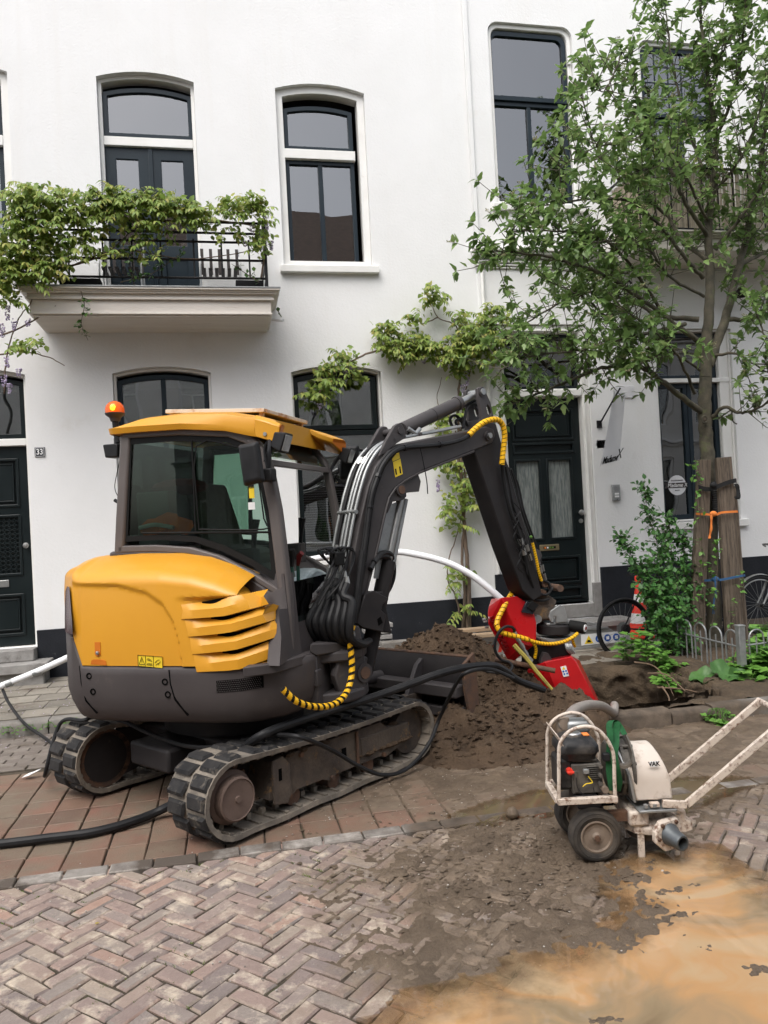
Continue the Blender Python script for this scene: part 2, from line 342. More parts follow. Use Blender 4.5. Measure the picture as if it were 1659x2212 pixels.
pm('cone_white', (.78, .78, .77), (.68, .67, .65), scale=6, rough=.4)
pm('hivis', (.85, .16, .02), (.72, .12, .015), scale=12, rough=.8)
pm('silver_tape', (.55, .56, .54), (.45, .46, .44), scale=10, rough=.5)
pm('seat_fabric', (.10, .085, .07), (.14, .12, .10), scale=30, rough=.95)
pm('jacket', (.16, .02, .018), (.11, .015, .014), scale=6, rough=.9)
pm('grey_box', (.09, .105, .10), (.11, .125, .12), scale=2, rough=.6)
pm('foil', (.42, .52, .56), (.62, .70, .74), scale=4, rough=.28, metal=.4, bump=.03, bscale=7)
pm('cream_rust', (.62, .55, .45), (.42, .22, .11), scale=7, rough=.8, thr=(.52, .66))
pm('aluminium', (.52, .52, .52), (.42, .42, .42), scale=6, rough=.35, metal=.7)
pm('bike_black', (.012, .012, .013), (.018, .018, .02), scale=4, rough=.35, spec=0.25)
pm('dark_green_paint', (.03, .10, .08), (.04, .12, .095), scale=5, rough=.45)
pm('handle_red', (.13, .012, .012), (.10, .01, .01), rough=.4)
pm('sticker_yellow', (.82, .60, .03), (.78, .56, .03), scale=8, rough=.45)
pm('sticker_white', (.80, .80, .80), (.75, .75, .75), scale=8, rough=.45)
pm('sticker_blue', (.02, .10, .40), (.02, .09, .36), scale=8, rough=.45)
pm('ink', (.010, .010, .010), (.012, .012, .012), rough=.6, spec=0.15)
pm('ink_white', (.82, .82, .82), (.8, .8, .8), rough=.5)
pm('dark_red_ink', (.22, .003, .005), (.2, .003, .005), rough=.4)
pm('enamel_blue', (.012, .016, .022), (.015, .02, .027), rough=.25, coat=.3)
pm('lens', (.62, .63, .62), (.5, .51, .5), scale=20, rough=.15, metal=.5)
pm('tail_lens', (.07, .025, .028), (.05, .03, .035), scale=3, rough=.25)
pm('banner', (.78, .78, .80), (.82, .82, .84), scale=2, rough=.75, transl=.2)
pm('brass', (.45, .36, .22), (.38, .30, .18), scale=10, rough=.35, metal=.8)
pm('reed', (.46, .40, .31), (.33, .28, .21), scale=8, rough=.85, rand=.35)
pm('roof_tile', (.10, .075, .062), (.14, .10, .08), scale=6, rough=.85, rand=.25)
pm('olive_wood', (.38, .31, .06), (.28, .23, .05), scale=9, rough=.7, dirt=((.15, .10, .05), .35, 9))
pm('water_hose_end', (.12, .13, .135), (.08, .088, .092), scale=9, rough=.4, metal=.5)
pm('far_plaster', (.70, .68, .64), (.62, .60, .56), scale=1.5, rough=.9)
pm('paver_red', (0.188, 0.115, 0.080), (0.144, 0.095, 0.070), scale=7, rough=.8, rough2=.5, bump=.004, bscale=90, rand=.5, ramp2=[(0, (0.125, 0.086, 0.065)), (.5, (0.203, 0.116, 0.080)), (.8, (0.219, 0.147, 0.103)), (1, (0.244, 0.115, 0.085))], dirt=((0.169, 0.131, 0.095), .48, 2.4), detail=9, film=((.135, .102, .072), [(2.3, 4.95, 2.1, 1.0), (3.6, 5.1, 1.9, .8)]))
pm('paver_grey', (0.150, 0.126, 0.108), (0.198, 0.174, 0.150), scale=7, rough=.85, bump=.004, bscale=90, rand=.4, ramp2=[(0, (0.120, 0.100, 0.088)), (.6, (0.174, 0.146, 0.126)), (1, (0.228, 0.198, 0.174))], dirt=((0.102, 0.082, 0.062), .40, 3), detail=8)
pm('paver_tile', (0.204, 0.186, 0.156), (0.252, 0.228, 0.192), scale=6, rough=.9, bump=.003, bscale=90, rand=.2, dirt=((0.132, 0.108, 0.084), .42, 3), detail=8)
pm('brick', (0.247, 0.195, 0.166), (0.351, 0.289, 0.240), scale=13, rough=.72, rough2=.48, bump=.009, bscale=50, rand=.68, ramp2=[(0, (0.163, 0.137, 0.134)), (.2, (0.240, 0.176, 0.159)), (.4, (0.293, 0.205, 0.176)), (.58, (0.345, 0.280, 0.218)), (.74, (0.215, 0.189, 0.176)), (.88, (0.273, 0.208, 0.185)), (1, (0.370, 0.221, 0.163))], dirt=((0.546, 0.461, 0.364), .41, 8), detail=10, film=((.145, .108, .075), [(1.45, 3.62, 1.35, .85), (2.6, 4.3, 1.4, .7), (.95, 3.0, .75, .42)]))
pm('brick_white', (.30, .275, .25), (.38, .35, .315), scale=9, rough=.85, bump=.003, bscale=80, rand=.3, dirt=((.085, .068, .055), .50, 1.6), film=((.080, .060, .044), [(2.3, 4.95, 2.3, 1.1), (1.6, 4.2, 1.1, .5), (3.6, 5.1, 2.2, .9)]))
pm('joint_sand', (.050, .040, .029), (.085, .067, .048), scale=7, rough=.95, bump=.008, bscale=120, dirt=((.075, .10, .028), .33, 2.6))
glass('pane', (.78, .82, .82), 3.0)
glass('cab_glass', (.60, .72, .66), 1.42, wob=0)
glass('clear_glass', (.62, .80, .78), 1.5)
emit('beacon_lit', (1, .30, .01), 3.0)
pm('beacon_dome', (.80, .19, .008), (.70, .15, .006), scale=9, rough=.12, coat=.5, transl=.4)
pm('concrete_grit', (.45, .42, .38), (.22, .18, .15), scale=40, rough=.8, rand=.5)
# ================================================================ GROUND AND PAVEMENTS
WALL_Y = 9.3
def sheet(name, x0, x1, y0, y1, z, mat, hole=None, parent=None):
    loops = [[(x0, y0), (x1, y0), (x1, y1), (x0, y1)]]
    if hole: loops.append(hole)
    flat = [p for l in loops for p in l]
    tr = tessellate_polygon([[Vector((a, b, 0)) for a, b in l] for l in loops])
    mb = MB(); mb.add([(a, b, z) for a, b in flat], [tuple(t) for t in tr])
    return obj(name, mb, mat, parent, sm=False)
PIT = [(2.45, 5.78), (4.35, 5.78), (4.35, 7.45), (2.45, 7.45)]
tag(sheet('ground', -60, 60, -60, 60, -.06, 'joint_sand', PIT), kind='structure')

def block_mesh(name, L, W, H, mat, j=.004, ch=.006, seed=0):
    """paving block: worn corners, chamfered top; top face at z=0"""
    rnd = random.Random(seed); a, b = L/2, W/2
    q = lambda: rnd.uniform(-j, j)
    c = [(-a+q(), -b+q()), (0+q(), -b+q()), (a+q(), -b+q()), (a+q(), b+q()), (0+q(), b+q()), (-a+q(), b+q())]
    k = lambda p, s: (p[0]-s*(1 if p[0] > a*.5 else -1 if p[0] < -a*.5 else 0), p[1]-s*(1 if p[1] > 0 else -1))
    mb = MB(); rings = [[(x, y, -H) for x, y in c], [(x, y, -ch) for x, y in c], [k(p, ch)+(q()*.3,) for p in c]]
    mb.loft(rings, True, True); me = mesh_of(name, mb, True, 30); me.materials.append(MAT[mat]); return me
def pave(owner, name, mat, cells, L, W, H=.05, j=.004, ch=.006, zf=None, limit=300, near=None, jz=.003, rz=.01, seed=3):
    """lay blocks: the ones that show largest as pieces, the rest as one mesh"""
    rnd = random.Random(seed)
    ms = [block_mesh(name, L, W, H, mat, j, ch, s) for s in range(6)]
    cells = sorted(cells, key=near) if near else cells
    rest = MB()
    for i, (x, y, a) in enumerate(cells):
        z = (zf(x, y) if zf else 0)+rnd.uniform(-jz, jz); me = ms[rnd.randrange(6)]; r = a+rnd.uniform(-rz, rz)
        tx, ty = rnd.uniform(-.012, .012), rnd.uniform(-.012, .012)
        if i < limit: inst(name, me, (x, y, z), (tx, ty, r), owner)
        else:
            M = Matrix.Translation((x, y, z)) @ Matrix.Rotation(r, 4, 'Z')
            rest.add([v.co for v in me.vertices], [tuple(p.vertices) for p in me.polygons], M)
    if rest.v: tag(obj(name+'_field', rest, mat, owner, ang=30), kind='stuff')
def in_view(x, y, m=60):
    v = Vector((x, y, -CAM_H)); d = v.dot(_f)
    if d < .3: return False
    px, py = IW/2+FPX*v.dot(_r)/d, IH/2-FPX*v.dot(_u)/d
    return -m < px < IW+m and -m < py < IH+m
def near_key(c): return (c[0]**2+c[1]**2)*(1 if in_view(c[0], c[1]) else 100)

# carriageway: worn clinker bricks in herringbone at 45 degrees
road = tag(sheet('carriageway', -12, 14, -4.2, 4.2, -.011, 'joint_sand'), kind='structure')
HL, HW = .203, .079; cells = []
ca, sa = math.cos(R(45)), math.sin(R(45))
for i in range(-90, 90):
    for k in range(-40, 40):
        ox, oy = i*HW+k*(HL+HW), i*HW+k*(HW-HL)
        for (cx, cy, a) in ((ox+HL/2, oy+HW/2, 0), (ox+HL+HW/2, oy+HW-HL/2, R(90))):
            X, Y = cx*ca-cy*sa+.4, cx*sa+cy*ca+2.9
            if -2.6 < X < 4.6 and 1.9 < Y < 4.25: cells.append((X, Y, a+R(45)))
pave(road, 'brick', 'brick', cells, HL-.009, HW-.009, .045, .0045, .007, near=near_key, jz=.0035, rz=.022)

# red pavers and their white edge course
strip = tag(sheet('parking_strip', -12, 14, 4.2, 5.62, -.015, 'joint_sand'), kind='structure')
cells = []
PX, PY = .215, .238
for i in range(-15, 28):
    for k in range(9):
        X, Y = i*PX+.02, 4.33+PY*(k+.5)
        if Y > 5.6 and X > 2.25: continue
        if Y > 6.33+.05*math.sin(X*2): continue
        if X > 5.2 or X < -2.7: continue
        cells.append((X, Y, 0))
strip2 = sheet('strip_bed', -12, 2.3, 5.62, 7.4, -.015, 'joint_sand', parent=strip)
pave(strip, 'paver', 'paver_red', cells, PX-.008, PY-.009, .05, .003, .005, near=near_key, jz=.003, rz=.008)
cells = [(-2.6+i*.225, 4.265+.004*math.sin(i*1.7), 0) for i in range(36)]
pave(strip, 'edge_brick', 'brick_white', cells, .217, .105, .05, .003, .006, zf=lambda x, y: .010, jz=.002)
# grey pavers up to the kerb
gcell = []
for k in range(10):
    Y = 6.40+.105*k
    for i in range(-13, 10):
        X = i*.212+(.106 if k % 2 else 0)
        if X < 1.9: gcell.append((X, Y, 0))
gutter = tag(sheet('gutter_strip', -12, 2.3, 6.34, 7.42, -.0105, 'joint_sand'), kind='structure')
pave(gutter, 'paver', 'paver_grey', gcell, .204, .098, .05, .003, .005, near=near_key, jz=.002)

# kerbs
kerb = tag(sheet('kerb', -12, 2.3, 7.40, 7.56, .05, 'concrete'), kind='structure')
def kerb_stone(x0, x1, y0, y1, z1, rz=0):
    mb = MB(); c = ((x0+x1)/2, (y0+y1)/2)
    M = Matrix.Translation((c[0], c[1], 0)) @ Matrix.Rotation(rz, 4, 'Z')
    a, b = (x1-x0)/2, (y1-y0)/2
    prof = [(-b, -.1), (-b, z1-.03), (-b+.012, z1-.008), (-b+.03, z1), (b, z1), (b, -.1)]
    rings = [[(s*a, p, q) for p, q in prof] for s in (-1, -.5, 0, .5, 1)]
    rings = [[(x, y+.006*fbm(x*3+c[0], z*9), z+.005*fbm(x*4+c[0], 3+y*9) if z > 0 else z) for x, y, z in r] for r in rings]
    mb.loft(rings, True, True, M); return obj('kerb_stone', mb, 'concrete', kerb, ang=40)
for i in range(6): kerb_stone(-3.6+i*.98, -3.6+i*.98+.97, 7.40, 7.55, .12)
for (a, b, dz, rz) in ((2.33, 2.88, .10, .05), (2.9, 3.42, .115, -.02), (3.43, 3.80, .085, .03), (3.81, 4.42, .10, -.035), (4.43, 5.35, .115, -.02), (5.36, 6.3, .12, -.01)):
    kerb_stone(a, b, 5.62, 5.75, dz, rz)

# sidewalk tiles
def walk_z(x, y): return .125+.055*clamp((y-7.55)/1.75)
walk = MB(); walk.add([(-12, 7.54, .105), (14, 7.54, .105), (14, 9.5, .165), (-12, 9.5, .165)], [(0, 1, 2, 3)])
walk = tag(obj('sidewalk', walk, 'joint_sand', sm=False), kind='structure')
cells = [(-3.3+i*.302+(.15 if k % 2 else 0), 7.71+k*.302, 0) for i in range(31) for k in range(6)]
cells = [c for c in cells if c[1] < 9.28]
pave(walk, 'paving_tile', 'paver_tile', cells, .296, .296, .05, .002, .003, zf=walk_z, near=near_key, jz=.003)

# planting bed with the dug pit
def pit_mask(x, y):
    dx, dy = (x-3.38)/.86, (y-6.60)/.80
    d = (abs(dx)**2.6+abs(dy)**2.6)**(1/2.6)+.10*fbm(x*2.2, y*2.2, 4)+.06*fbm(x*7, y*7, 2)
    return 1-sstep(.93, 1.01, d)
def bed_z(x, y):
    z = .10+.03*fbm(x*1.7, y*1.7, 1)+.018*fbm(x*7, y*7, 2)+.04*sstep(6, 7.6, y)
    z += .10*math.exp(-((x-4.35)**2/.05+(y-6.9)**2/.25))
    m = pit_mask(x, y)
    return z-m*(1.0+.15*fbm(x*3, y*3, 8)+.10*fbm(x*9, y*9, 5))+.03*fbm(x*16, y*16, 4)*clamp(m*3+.15)
def grid(x0, x1, y0, y1, st, zf):
    nx, ny = int((x1-x0)/st)+1, int((y1-y0)/st)+1; mb = MB()
    v = []
    for j in range(ny):
        for i in range(nx):
            x, y = x0+i*st, y0+j*st
            v.append((x+.3*st*fbm(x*30, y*30, 5), y+.3*st*fbm(x*30, y*30, 9), zf(x, y)))
    mb.add(v, [(j*nx+i, j*nx+i+1, (j+1)*nx+i+1, (j+1)*nx+i) for j in range(ny-1) for i in range(nx-1)]); return mb
tag(obj('planting_bed', grid(2.28, 8.2, 5.74, 8.0, .026, bed_z), 'hole_soil', ang=180), kind='structure')

# rough earth face of the pit
nt_, nd_ = 220, 46; v = []
for j in range(nd_):
    dz = j/(nd_-1)
    for i in range(nt_):
        th = 2*math.pi*i/nt_; c_, s_ = math.cos(th), math.sin(th); r_ = 1/((abs(c_)**2.6+abs(s_)**2.6)**(1/2.6))
        x, y = 3.38+.86*.93*r_*c_, 6.60+.80*.93*r_*s_; k_ = .95-.10*dz+.07*fbm(x*3, y*3, dz*4)+.05*fbm(x*8, y*8, dz*9)+.03*abs(fbm(x*20, y*20, dz*22))+(.05 if j == 0 else 0)
        v.append((3.38+(x-3.38)*k_, 6.60+(y-6.60)*k_, .125+.02*fbm(x*6, y*6, 3)-1.05*dz))
pw0 = MB(); pw0.add(v, [(j*nt_+i, j*nt_+(i+1) % nt_, (j+1)*nt_+(i+1) % nt_, (j+1)*nt_+i) for j in range(nd_-1) for i in range(nt_)])
tag(obj('pit_wall', pw0, 'hole_soil', ang=180), kind='structure')

# heap of dug soil
def heap_z(x, y):
    h = 0
    for cx, cy, hh, r in ((1.93, 7.15, .74, 1.12), (2.25, 6.35, .46, .95), (1.85, 5.85, .25, .85), (2.62, 5.90, .30, .58), (1.5, 7.5, .40, .8)):
        d = math.hypot(x-cx, y-cy)/r
        h = max(h, hh*(1-d**1.15)) if d < 1.3 else h
    n = .10*fbm(x*2.6, y*2.6, 3)+.09*fbm(x*7, y*7, 6)+.06*abs(fbm(x*18, y*18, 2))+.03*fbm(x*40, y*40, 3)
    if h <= 0.0: return -.05+.02*n
    return -.03+h+n*clamp(h*4, .15, 1)*.9
tag(obj('soil_heap', grid(.85, 3.15, 4.95, 8.35, .022, heap_z), 'soil', ang=180), 'heap of dark dug soil behind the blade and beside the red tool', 'soil heap')
# mud over the bricks
def mud_h(x, y):
    e = lambda cx, cy, a, b: 1-math.hypot((x-cx)/a, (y-cy)/b)
    m = max(e(1.25, 3.62, 1.05, .62), e(1.8, 3.95, .95, .50), .85*e(.95, 3.12, .75, .45), .8*e(2.4, 4.05, .7, .35), .7*e(1.5, 3.05, .8, .4))
    m2 = max(e(2.1, 5.05, 1.6, .85), e(3.3, 4.9, 1.9, .8))
    n = fbm(x*2.6, y*2.6, 7); f = fbm(x*9, y*9, 3); g = fbm(x*24, y*24, 1); g2 = fbm(x*48, y*48, 6)
    h = -.019+.050*clamp(m+.04, -.6, .45)+.020*n*clamp(m+.7)+.013*f*clamp(m+.6)+.012*g*clamp(m+.5)+.010*g2*clamp(m+.3)
    h2 = -.012+.032*clamp(m2, -.5, .5)+.013*n+.009*f+.006*g+.003*g2
    return max(h, h2, -.03)
rnd = random.Random(5)
clod = MB(); mclod = MB()
for i in range(4000):
    if i < 2400: x, y = rnd.gauss(2.0, .5), rnd.gauss(6.3, .9); z = heap_z(x, y)
    elif i < 3000: x, y = rnd.gauss(1.9, .8), rnd.gauss(4.75, .5); z = 0
    else: x, y = rnd.gauss(1.35, .42), rnd.gauss(3.68, .30); z = max(mud_h(x, y), 0)
    if z < -.01 or pit_mask(x, y) > .1: continue
    r = rnd.uniform(.005, .022)*(1 if i < 2400 else .65)*(1.6 if rnd.random() < .06 else 1)
    cm = clod if i < 2400 else mclod; fl = 1 if i < 2400 else .42
    q = len(cm.v); cm.ball((x, y, z+r*.10), (r*rnd.uniform(.8, 1.5), r*rnd.uniform(.7, 1.2), r*rnd.uniform(.4, .8)*fl), 7, 4)
    cm.v[q:] = [(a+r*.9*noise.noise((a*70, b*70, c*70)), b+r*.9*noise.noise((a*70+9, b*70, c*70)), c+r*.4*fl*noise.noise((a*60, b*60+5, c*60))) for a, b, c in cm.v[q:]]
tag(obj('soil_clods', clod, 'soil', ang=20), kind='stuff')

def mud_mat():
    pm('mud', (0.089, 0.064, 0.043), (0.146, 0.108, 0.074), scale=5, rough=.75, rough2=.42, bump=.010, bscale=55, dirt=((0.192, 0.144, 0.098), .36, 3), detail=9)
mud_mat()
tag(obj('mud_crumbs', mclod, 'mud', ang=20), kind='stuff')
tag(obj('mud', grid(-.2, 4.4, 2.35, 5.62, .0165, mud_h), 'mud', ang=180), kind='stuff')

# puddles of silty water
def water(name, zones, rough, clear=(.84, .77, .68)):
    """silty water: clear film where shallow, opaque suspended silt where deep; silt clouds drawn out by the flow"""
    m = bpy.data.materials.new(name); m.use_nodes = True; nt = m.node_tree; L = nt.links.new; b = nt.nodes['Principled BSDF']
    pos = N(nt, 'ShaderNodeNewGeometry').outputs['Position']
    wv = N(nt, 'ShaderNodeTexNoise', Scale=1.1, Detail=3); L(pos, wv.inputs['Vector'])
    sc = N(nt, 'ShaderNodeVectorMath', operation='SCALE'); L(wv.outputs['Color'], sc.inputs[0]); sc.inputs['Scale'].default_value = 1.6
    ad = N(nt, 'ShaderNodeVectorMath', operation='ADD'); L(pos, ad.inputs[0]); L(sc.outputs[0], ad.inputs[1])
    mp = N(nt, 'ShaderNodeMapping'); mp.inputs['Rotation'].default_value = (0, 0, R(35)); mp.inputs['Scale'].default_value = (.55, 2.0, 1); L(ad.outputs[0], mp.inputs[0])
    a = N(nt, 'ShaderNodeTexNoise', Scale=1.5, Detail=6, Roughness=.5); L(mp.outputs[0], a.inputs['Vector'])
    r = N(nt, 'ShaderNodeValToRGB'); e = r.color_ramp.elements
    for i, (p, c) in enumerate(zones):
        if i < 2: e[i].position = p; e[i].color = c4(c)
        else: q = e.new(p); q.color = c4(c)
    L(a.outputs['Fac'], r.inputs[0]); L(r.outputs[0], b.inputs['Base Color'])
    b.inputs['Roughness'].default_value = rough; b.inputs['IOR'].default_value = 1.5
    k = N(nt, 'ShaderNodeTexNoise', Scale=7, Detail=2); L(pos, k.inputs['Vector']); bp = N(nt, 'ShaderNodeBump', Strength=1.0, Distance=.0010); L(k.outputs['Fac'], bp.inputs['Height']); L(bp.outputs[0], b.inputs['Normal'])
    t = N(nt, 'ShaderNodeBsdfTransparent'); t.inputs[0].default_value = c4(clear); g = N(nt, 'ShaderNodeBsdfGlossy', Roughness=rough); fr = N(nt, 'ShaderNodeFresnel', IOR=1.33)
    film = N(nt, 'ShaderNodeMixShader'); L(fr.outputs[0], film.inputs[0]); L(t.outputs[0], film.inputs[1]); L(g.outputs[0], film.inputs[2])
    at = N(nt, 'ShaderNodeAttribute', attribute_name='depth'); n2 = N(nt, 'ShaderNodeTexNoise', Scale=8, Detail=7, Roughness=.65); L(pos, n2.inputs['Vector'])
    ma = N(nt, 'ShaderNodeMath', operation='MULTIPLY_ADD'); L(n2.outputs['Fac'], ma.inputs[0]); ma.inputs[1].default_value = 1.1; ma.inputs[2].default_value = -.55
    s2 = N(nt, 'ShaderNodeMath', operation='ADD'); L(at.outputs['Fac'], s2.inputs[0]); L(ma.outputs[0], s2.inputs[1])
    mr = N(nt, 'ShaderNodeMapRange'); mr.inputs['From Min'].default_value = -.12; mr.inputs['From Max'].default_value = .70; L(s2.outputs[0], mr.inputs[0])
    mx = N(nt, 'ShaderNodeMixShader'); L(mr.outputs[0], mx.inputs[0]); L(film.outputs[0], mx.inputs[1]); L(b.outputs[0], mx.inputs[2]); L(mx.outputs[0], nt.nodes['Material Output'].inputs[0]); MAT[name] = m
water('silt_orange', [(.28, (0.203, 0.146, 0.087)), (.38, (0.277, 0.203, 0.123)), (.46, (0.367, 0.240, 0.131)), (.53, (0.450, 0.262, 0.124)), (.61, (0.450, 0.307, 0.173)), (.72, (0.420, 0.318, 0.198))], .02)
water('silt_grey', [(.35, (.10, .072, .043)), (.6, (.145, .108, .067))], .04)
def puddle(name, poly, z, mat, edge=.32, st=.03):
    out = []; n = len(poly); P = [G(*p, z) for p in poly]
    for i in range(n):
        a, b, c, d = P[i-1], P[i], P[(i+1) % n], P[(i+2) % n]
        for j in range(10):
            t = j/10; q = .5*((2*b)+(c-a)*t+(2*a-5*b+4*c-d)*t*t+(3*b-a-3*c+d)*t**3)
            out.append((q.x+.05*fbm(q.x*5, q.y*5, 3), q.y+.04*fbm(q.x*6, q.y*6, 8)))
    m = len(out); xs = [p[0] for p in out]; ys = [p[1] for p in out]
    def inside(x, y):
        c = False
        for i in range(m):
            (x1, y1), (x2, y2) = out[i-1], out[i]
            if (y1 > y) != (y2 > y) and x < (x2-x1)*(y-y1)/(y2-y1)+x1: c = not c
        return c
    def dist(x, y): return math.sqrt(min((x-a)**2+(y-b)**2 for a, b in out))
    nx, ny = int((max(xs)-min(xs))/st)+2, int((max(ys)-min(ys))/st)+2; idx = {}; v = []; dep = []
    for j in range(ny):
        for i in range(nx):
            x, y = min(xs)+i*st, min(ys)+j*st; ins = inside(x, y); dd = dist(x, y)
            if not ins and dd > st*1.5: continue
            idx[i, j] = len(v); v.append((x, y, z)); dep.append(clamp(dd/edge) if ins else 0.0)
    f = [(idx[i, j], idx[i+1, j], idx[i+1, j+1], idx[i, j+1]) for (i, j) in idx if (i+1, j) in idx and (i+1, j+1) in idx and (i, j+1) in idx]
    mb = MB(); mb.add(v, f); o = obj(name, mb, mat, sm=False)
    at = o.data.attributes.new('depth', 'FLOAT', 'POINT'); at.data.foreach_set('value', dep[:len(o.data.vertices)])
    return tag(o, kind='structure')
puddle('puddle', [(700, 2290), (790, 2200), (900, 2140), (1030, 2115), (1140, 2060), (1290, 2000), (1335, 1960), (1305, 1905), (1330, 1868), (1440, 1835), (1540, 1822), (1610, 1875), (1660, 1900), (1760, 1960), (1900, 2100), (1950, 2300), (1300, 2500)], .0085, 'silt_orange')
puddle('puddle', [(980, 1772), (1010, 1745), (1100, 1722), (1210, 1702), (1330, 1690), (1470, 1680), (1600, 1678), (1640, 1690), (1560, 1722), (1490, 1752), (1370, 1768), (1210, 1765), (1130, 1760), (1060, 1782)], .0085, 'silt_grey', .10, .02)
# lumps that stand out of the water
mb = MB()
for px, py, r in ((1300, 1918, .03), (1330, 1925, .022), (1445, 1930, .03), (1462, 1926, .026), (1500, 1912, .022), (1380, 2005, .02), (1520, 2055, .02), (1640, 2098, .03), (1310, 2208, .03), (1420, 2010, .012), (1480, 2030, .014)):
    c = G(px, py, 0)
    for k in range(10):
        rr = r*random.uniform(.2, .75); mb.ball((c.x+random.uniform(-1.6, 1.6)*r, c.y+random.uniform(-.9, .9)*r, .004), (rr*1.3, rr, rr*.4), 7, 5)
mb.v = [(x+.012*fbm(x*25, y*25, z*25), y+.012*fbm(x*25+7, y*25, z*25), z+.006*fbm(x*40, y*40, 3)) for x, y, z in mb.v]
tag(obj('mud_lumps', mb, 'mud', ang=30), kind='stuff')
c = G(1107, 1768, 0)
mb = MB(); mb.ball((c.x, c.y, .03), (.036, .034, .036), 10, 7); mb.v = [(x+.007*fbm(x*30, y*30, z*30), y+.007*fbm(x*30+4, y*30, z*30), z+.006*fbm(x*30, y*30+9, z*30)) for x, y, z in mb.v]
tag(obj('mud_ball', mb, 'mud', ang=60, origin=(c.x, c.y, 0)), 'round dark mud ball at the edge of the long grey puddle', 'mud ball')
# pebbles and grit
peb = MB(); rnd = random.Random(77)
for i in range(900):
    x, y = (rnd.gauss(1.3, .9), rnd.gauss(4.6, .8)) if i < 600 else (rnd.uniform(-1.2, 2.0), rnd.uniform(2.5, 4.2))
    z = max(mud_h(x, y), 0.002); r = rnd.uniform(.0018, .0048)*(1.5 if rnd.random() < .08 else 1)
    if y > 5.6: continue
    peb.ball((x, y, z+r*.3), (r*rnd.uniform(.8, 1.5), r, r*.7), 6, 4)
tag(obj('grit', peb, 'concrete_grit', ang=40), kind='stuff')
# moss tufts and litter in the joints
mb = MB(); rnd = random.Random(12)
for i in range(800):
    x, y = rnd.uniform(-1.6, .6), rnd.uniform(2.4, 4.2)
    if noise.noise((x*1.5, y*1.5, 2)) < .05: continue
    # snap to a joint of the herringbone grid
    u, v = (x-.4)*ca+(y-2.9)*sa, -(x-.4)*sa+(y-2.9)*ca
    u = round(u/HW)*HW
    X, Y = u*ca-v*sa+.4, u*sa+v*ca+2.9
    for k in range(5):
        a = rnd.uniform(0, 6.28); l = rnd.uniform(.004, .011); b = (X+rnd.uniform(-.01, .01), Y+rnd.uniform(-.01, .01))
        mb.add([(b[0]-.002, b[1], -.006), (b[0]+.002, b[1], -.006), (b[0]+l*math.cos(a), b[1]+l*math.sin(a), rnd.uniform(.001, .005))], [(0, 1, 2)])
tag(obj('moss', mb, 'moss', sm=False), kind='stuff')
# ================================================================ HOUSES
UX, UZ, UY = (1, 0, 0), (0, 0, 1), (0, 1, 0)
def arch(x0, x1, z0, zs, rise, n=10, rc=0):
    """opening outline, anticlockwise from bottom left; segmental head, or rounded corners when rc"""
    p = [(x0, z0), (x1, z0)]
    if rc:
        for i in range(7): t = R(90)*i/6; p.append((x1-rc+rc*math.cos(t), zs-rc+rc*math.sin(t)))
        for i in range(7): t = R(90)+R(90)*i/6; p.append((x0+rc+rc*math.cos(t), zs-rc+rc*math.sin(t)))
        return p
    for i in range(n+1):
        t = i/n; p.append((x1+(x0-x1)*t, zs+rise*(1-(2*t-1)**2)))
    return p
def ring(mb, lo, li, y0, y1):
    n = len(lo)
    v = [(a, y0, b) for a, b in lo]+[(a, y0, b) for a, b in li]+[(a, y1, b) for a, b in lo]+[(a, y1, b) for a, b in li]
    f = []
    for i in range(n):
        j = (i+1) % n
        f += [(i, j, n+j, n+i), (2*n+i, 2*n+j, 3*n+j, 3*n+i), (n+i, n+j, 3*n+j, 3*n+i), (i, j, 2*n+j, 2*n+i)]
    return mb.add(v, f)
def frame(mb, x0, x1, z0, zs, rise, wd, y0, y1, rc=0, wb=None):
    wb = wd if wb is None else wb
    lo = arch(x0, x1, z0, zs, rise, rc=rc); li = arch(x0+wd, x1-wd, z0+wb, zs-wd*(1 if rise == 0 or rc else .75), max(0, rise-wd*.25) if rise else 0, rc=max(rc-wd*.5, .02) if rc else 0)
    return ring(mb, lo, li, y0, y1)
def pane(x0, x1, z0, zs, rise, y, parent, mat='pane', rc=0, name='pane'):
    p = arch(x0, x1, z0, zs, rise, rc=rc); mb = MB()
    mb.prism(p, (0, y, 0), UX, UZ, UY, 0, .006); return obj(name, mb, mat, parent, sm=False)
def wall(name, x0, x1, z0, z1, holes, y, depth, parent, mat='stucco'):
    loops = [[(x0, z0), (x1, z0), (x1, z1), (x0, z1)]]+holes
    mb = MB(); mb.plate(loops, (0, y, 0), UX, UZ, UY, 0, depth); return obj(name, mb, mat, parent, sm=False)
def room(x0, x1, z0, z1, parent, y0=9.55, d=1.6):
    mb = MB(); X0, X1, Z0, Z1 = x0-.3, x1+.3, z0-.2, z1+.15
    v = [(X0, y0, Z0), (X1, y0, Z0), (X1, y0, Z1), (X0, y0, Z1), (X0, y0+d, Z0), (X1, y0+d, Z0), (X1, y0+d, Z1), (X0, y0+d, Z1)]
    mb.add(v, [(4, 5, 6, 7), (0, 1, 5, 4), (3, 7, 6, 2), (0, 4, 7, 3), (1, 2, 6, 5)]); return obj('interior', mb, 'room', parent, sm=False)

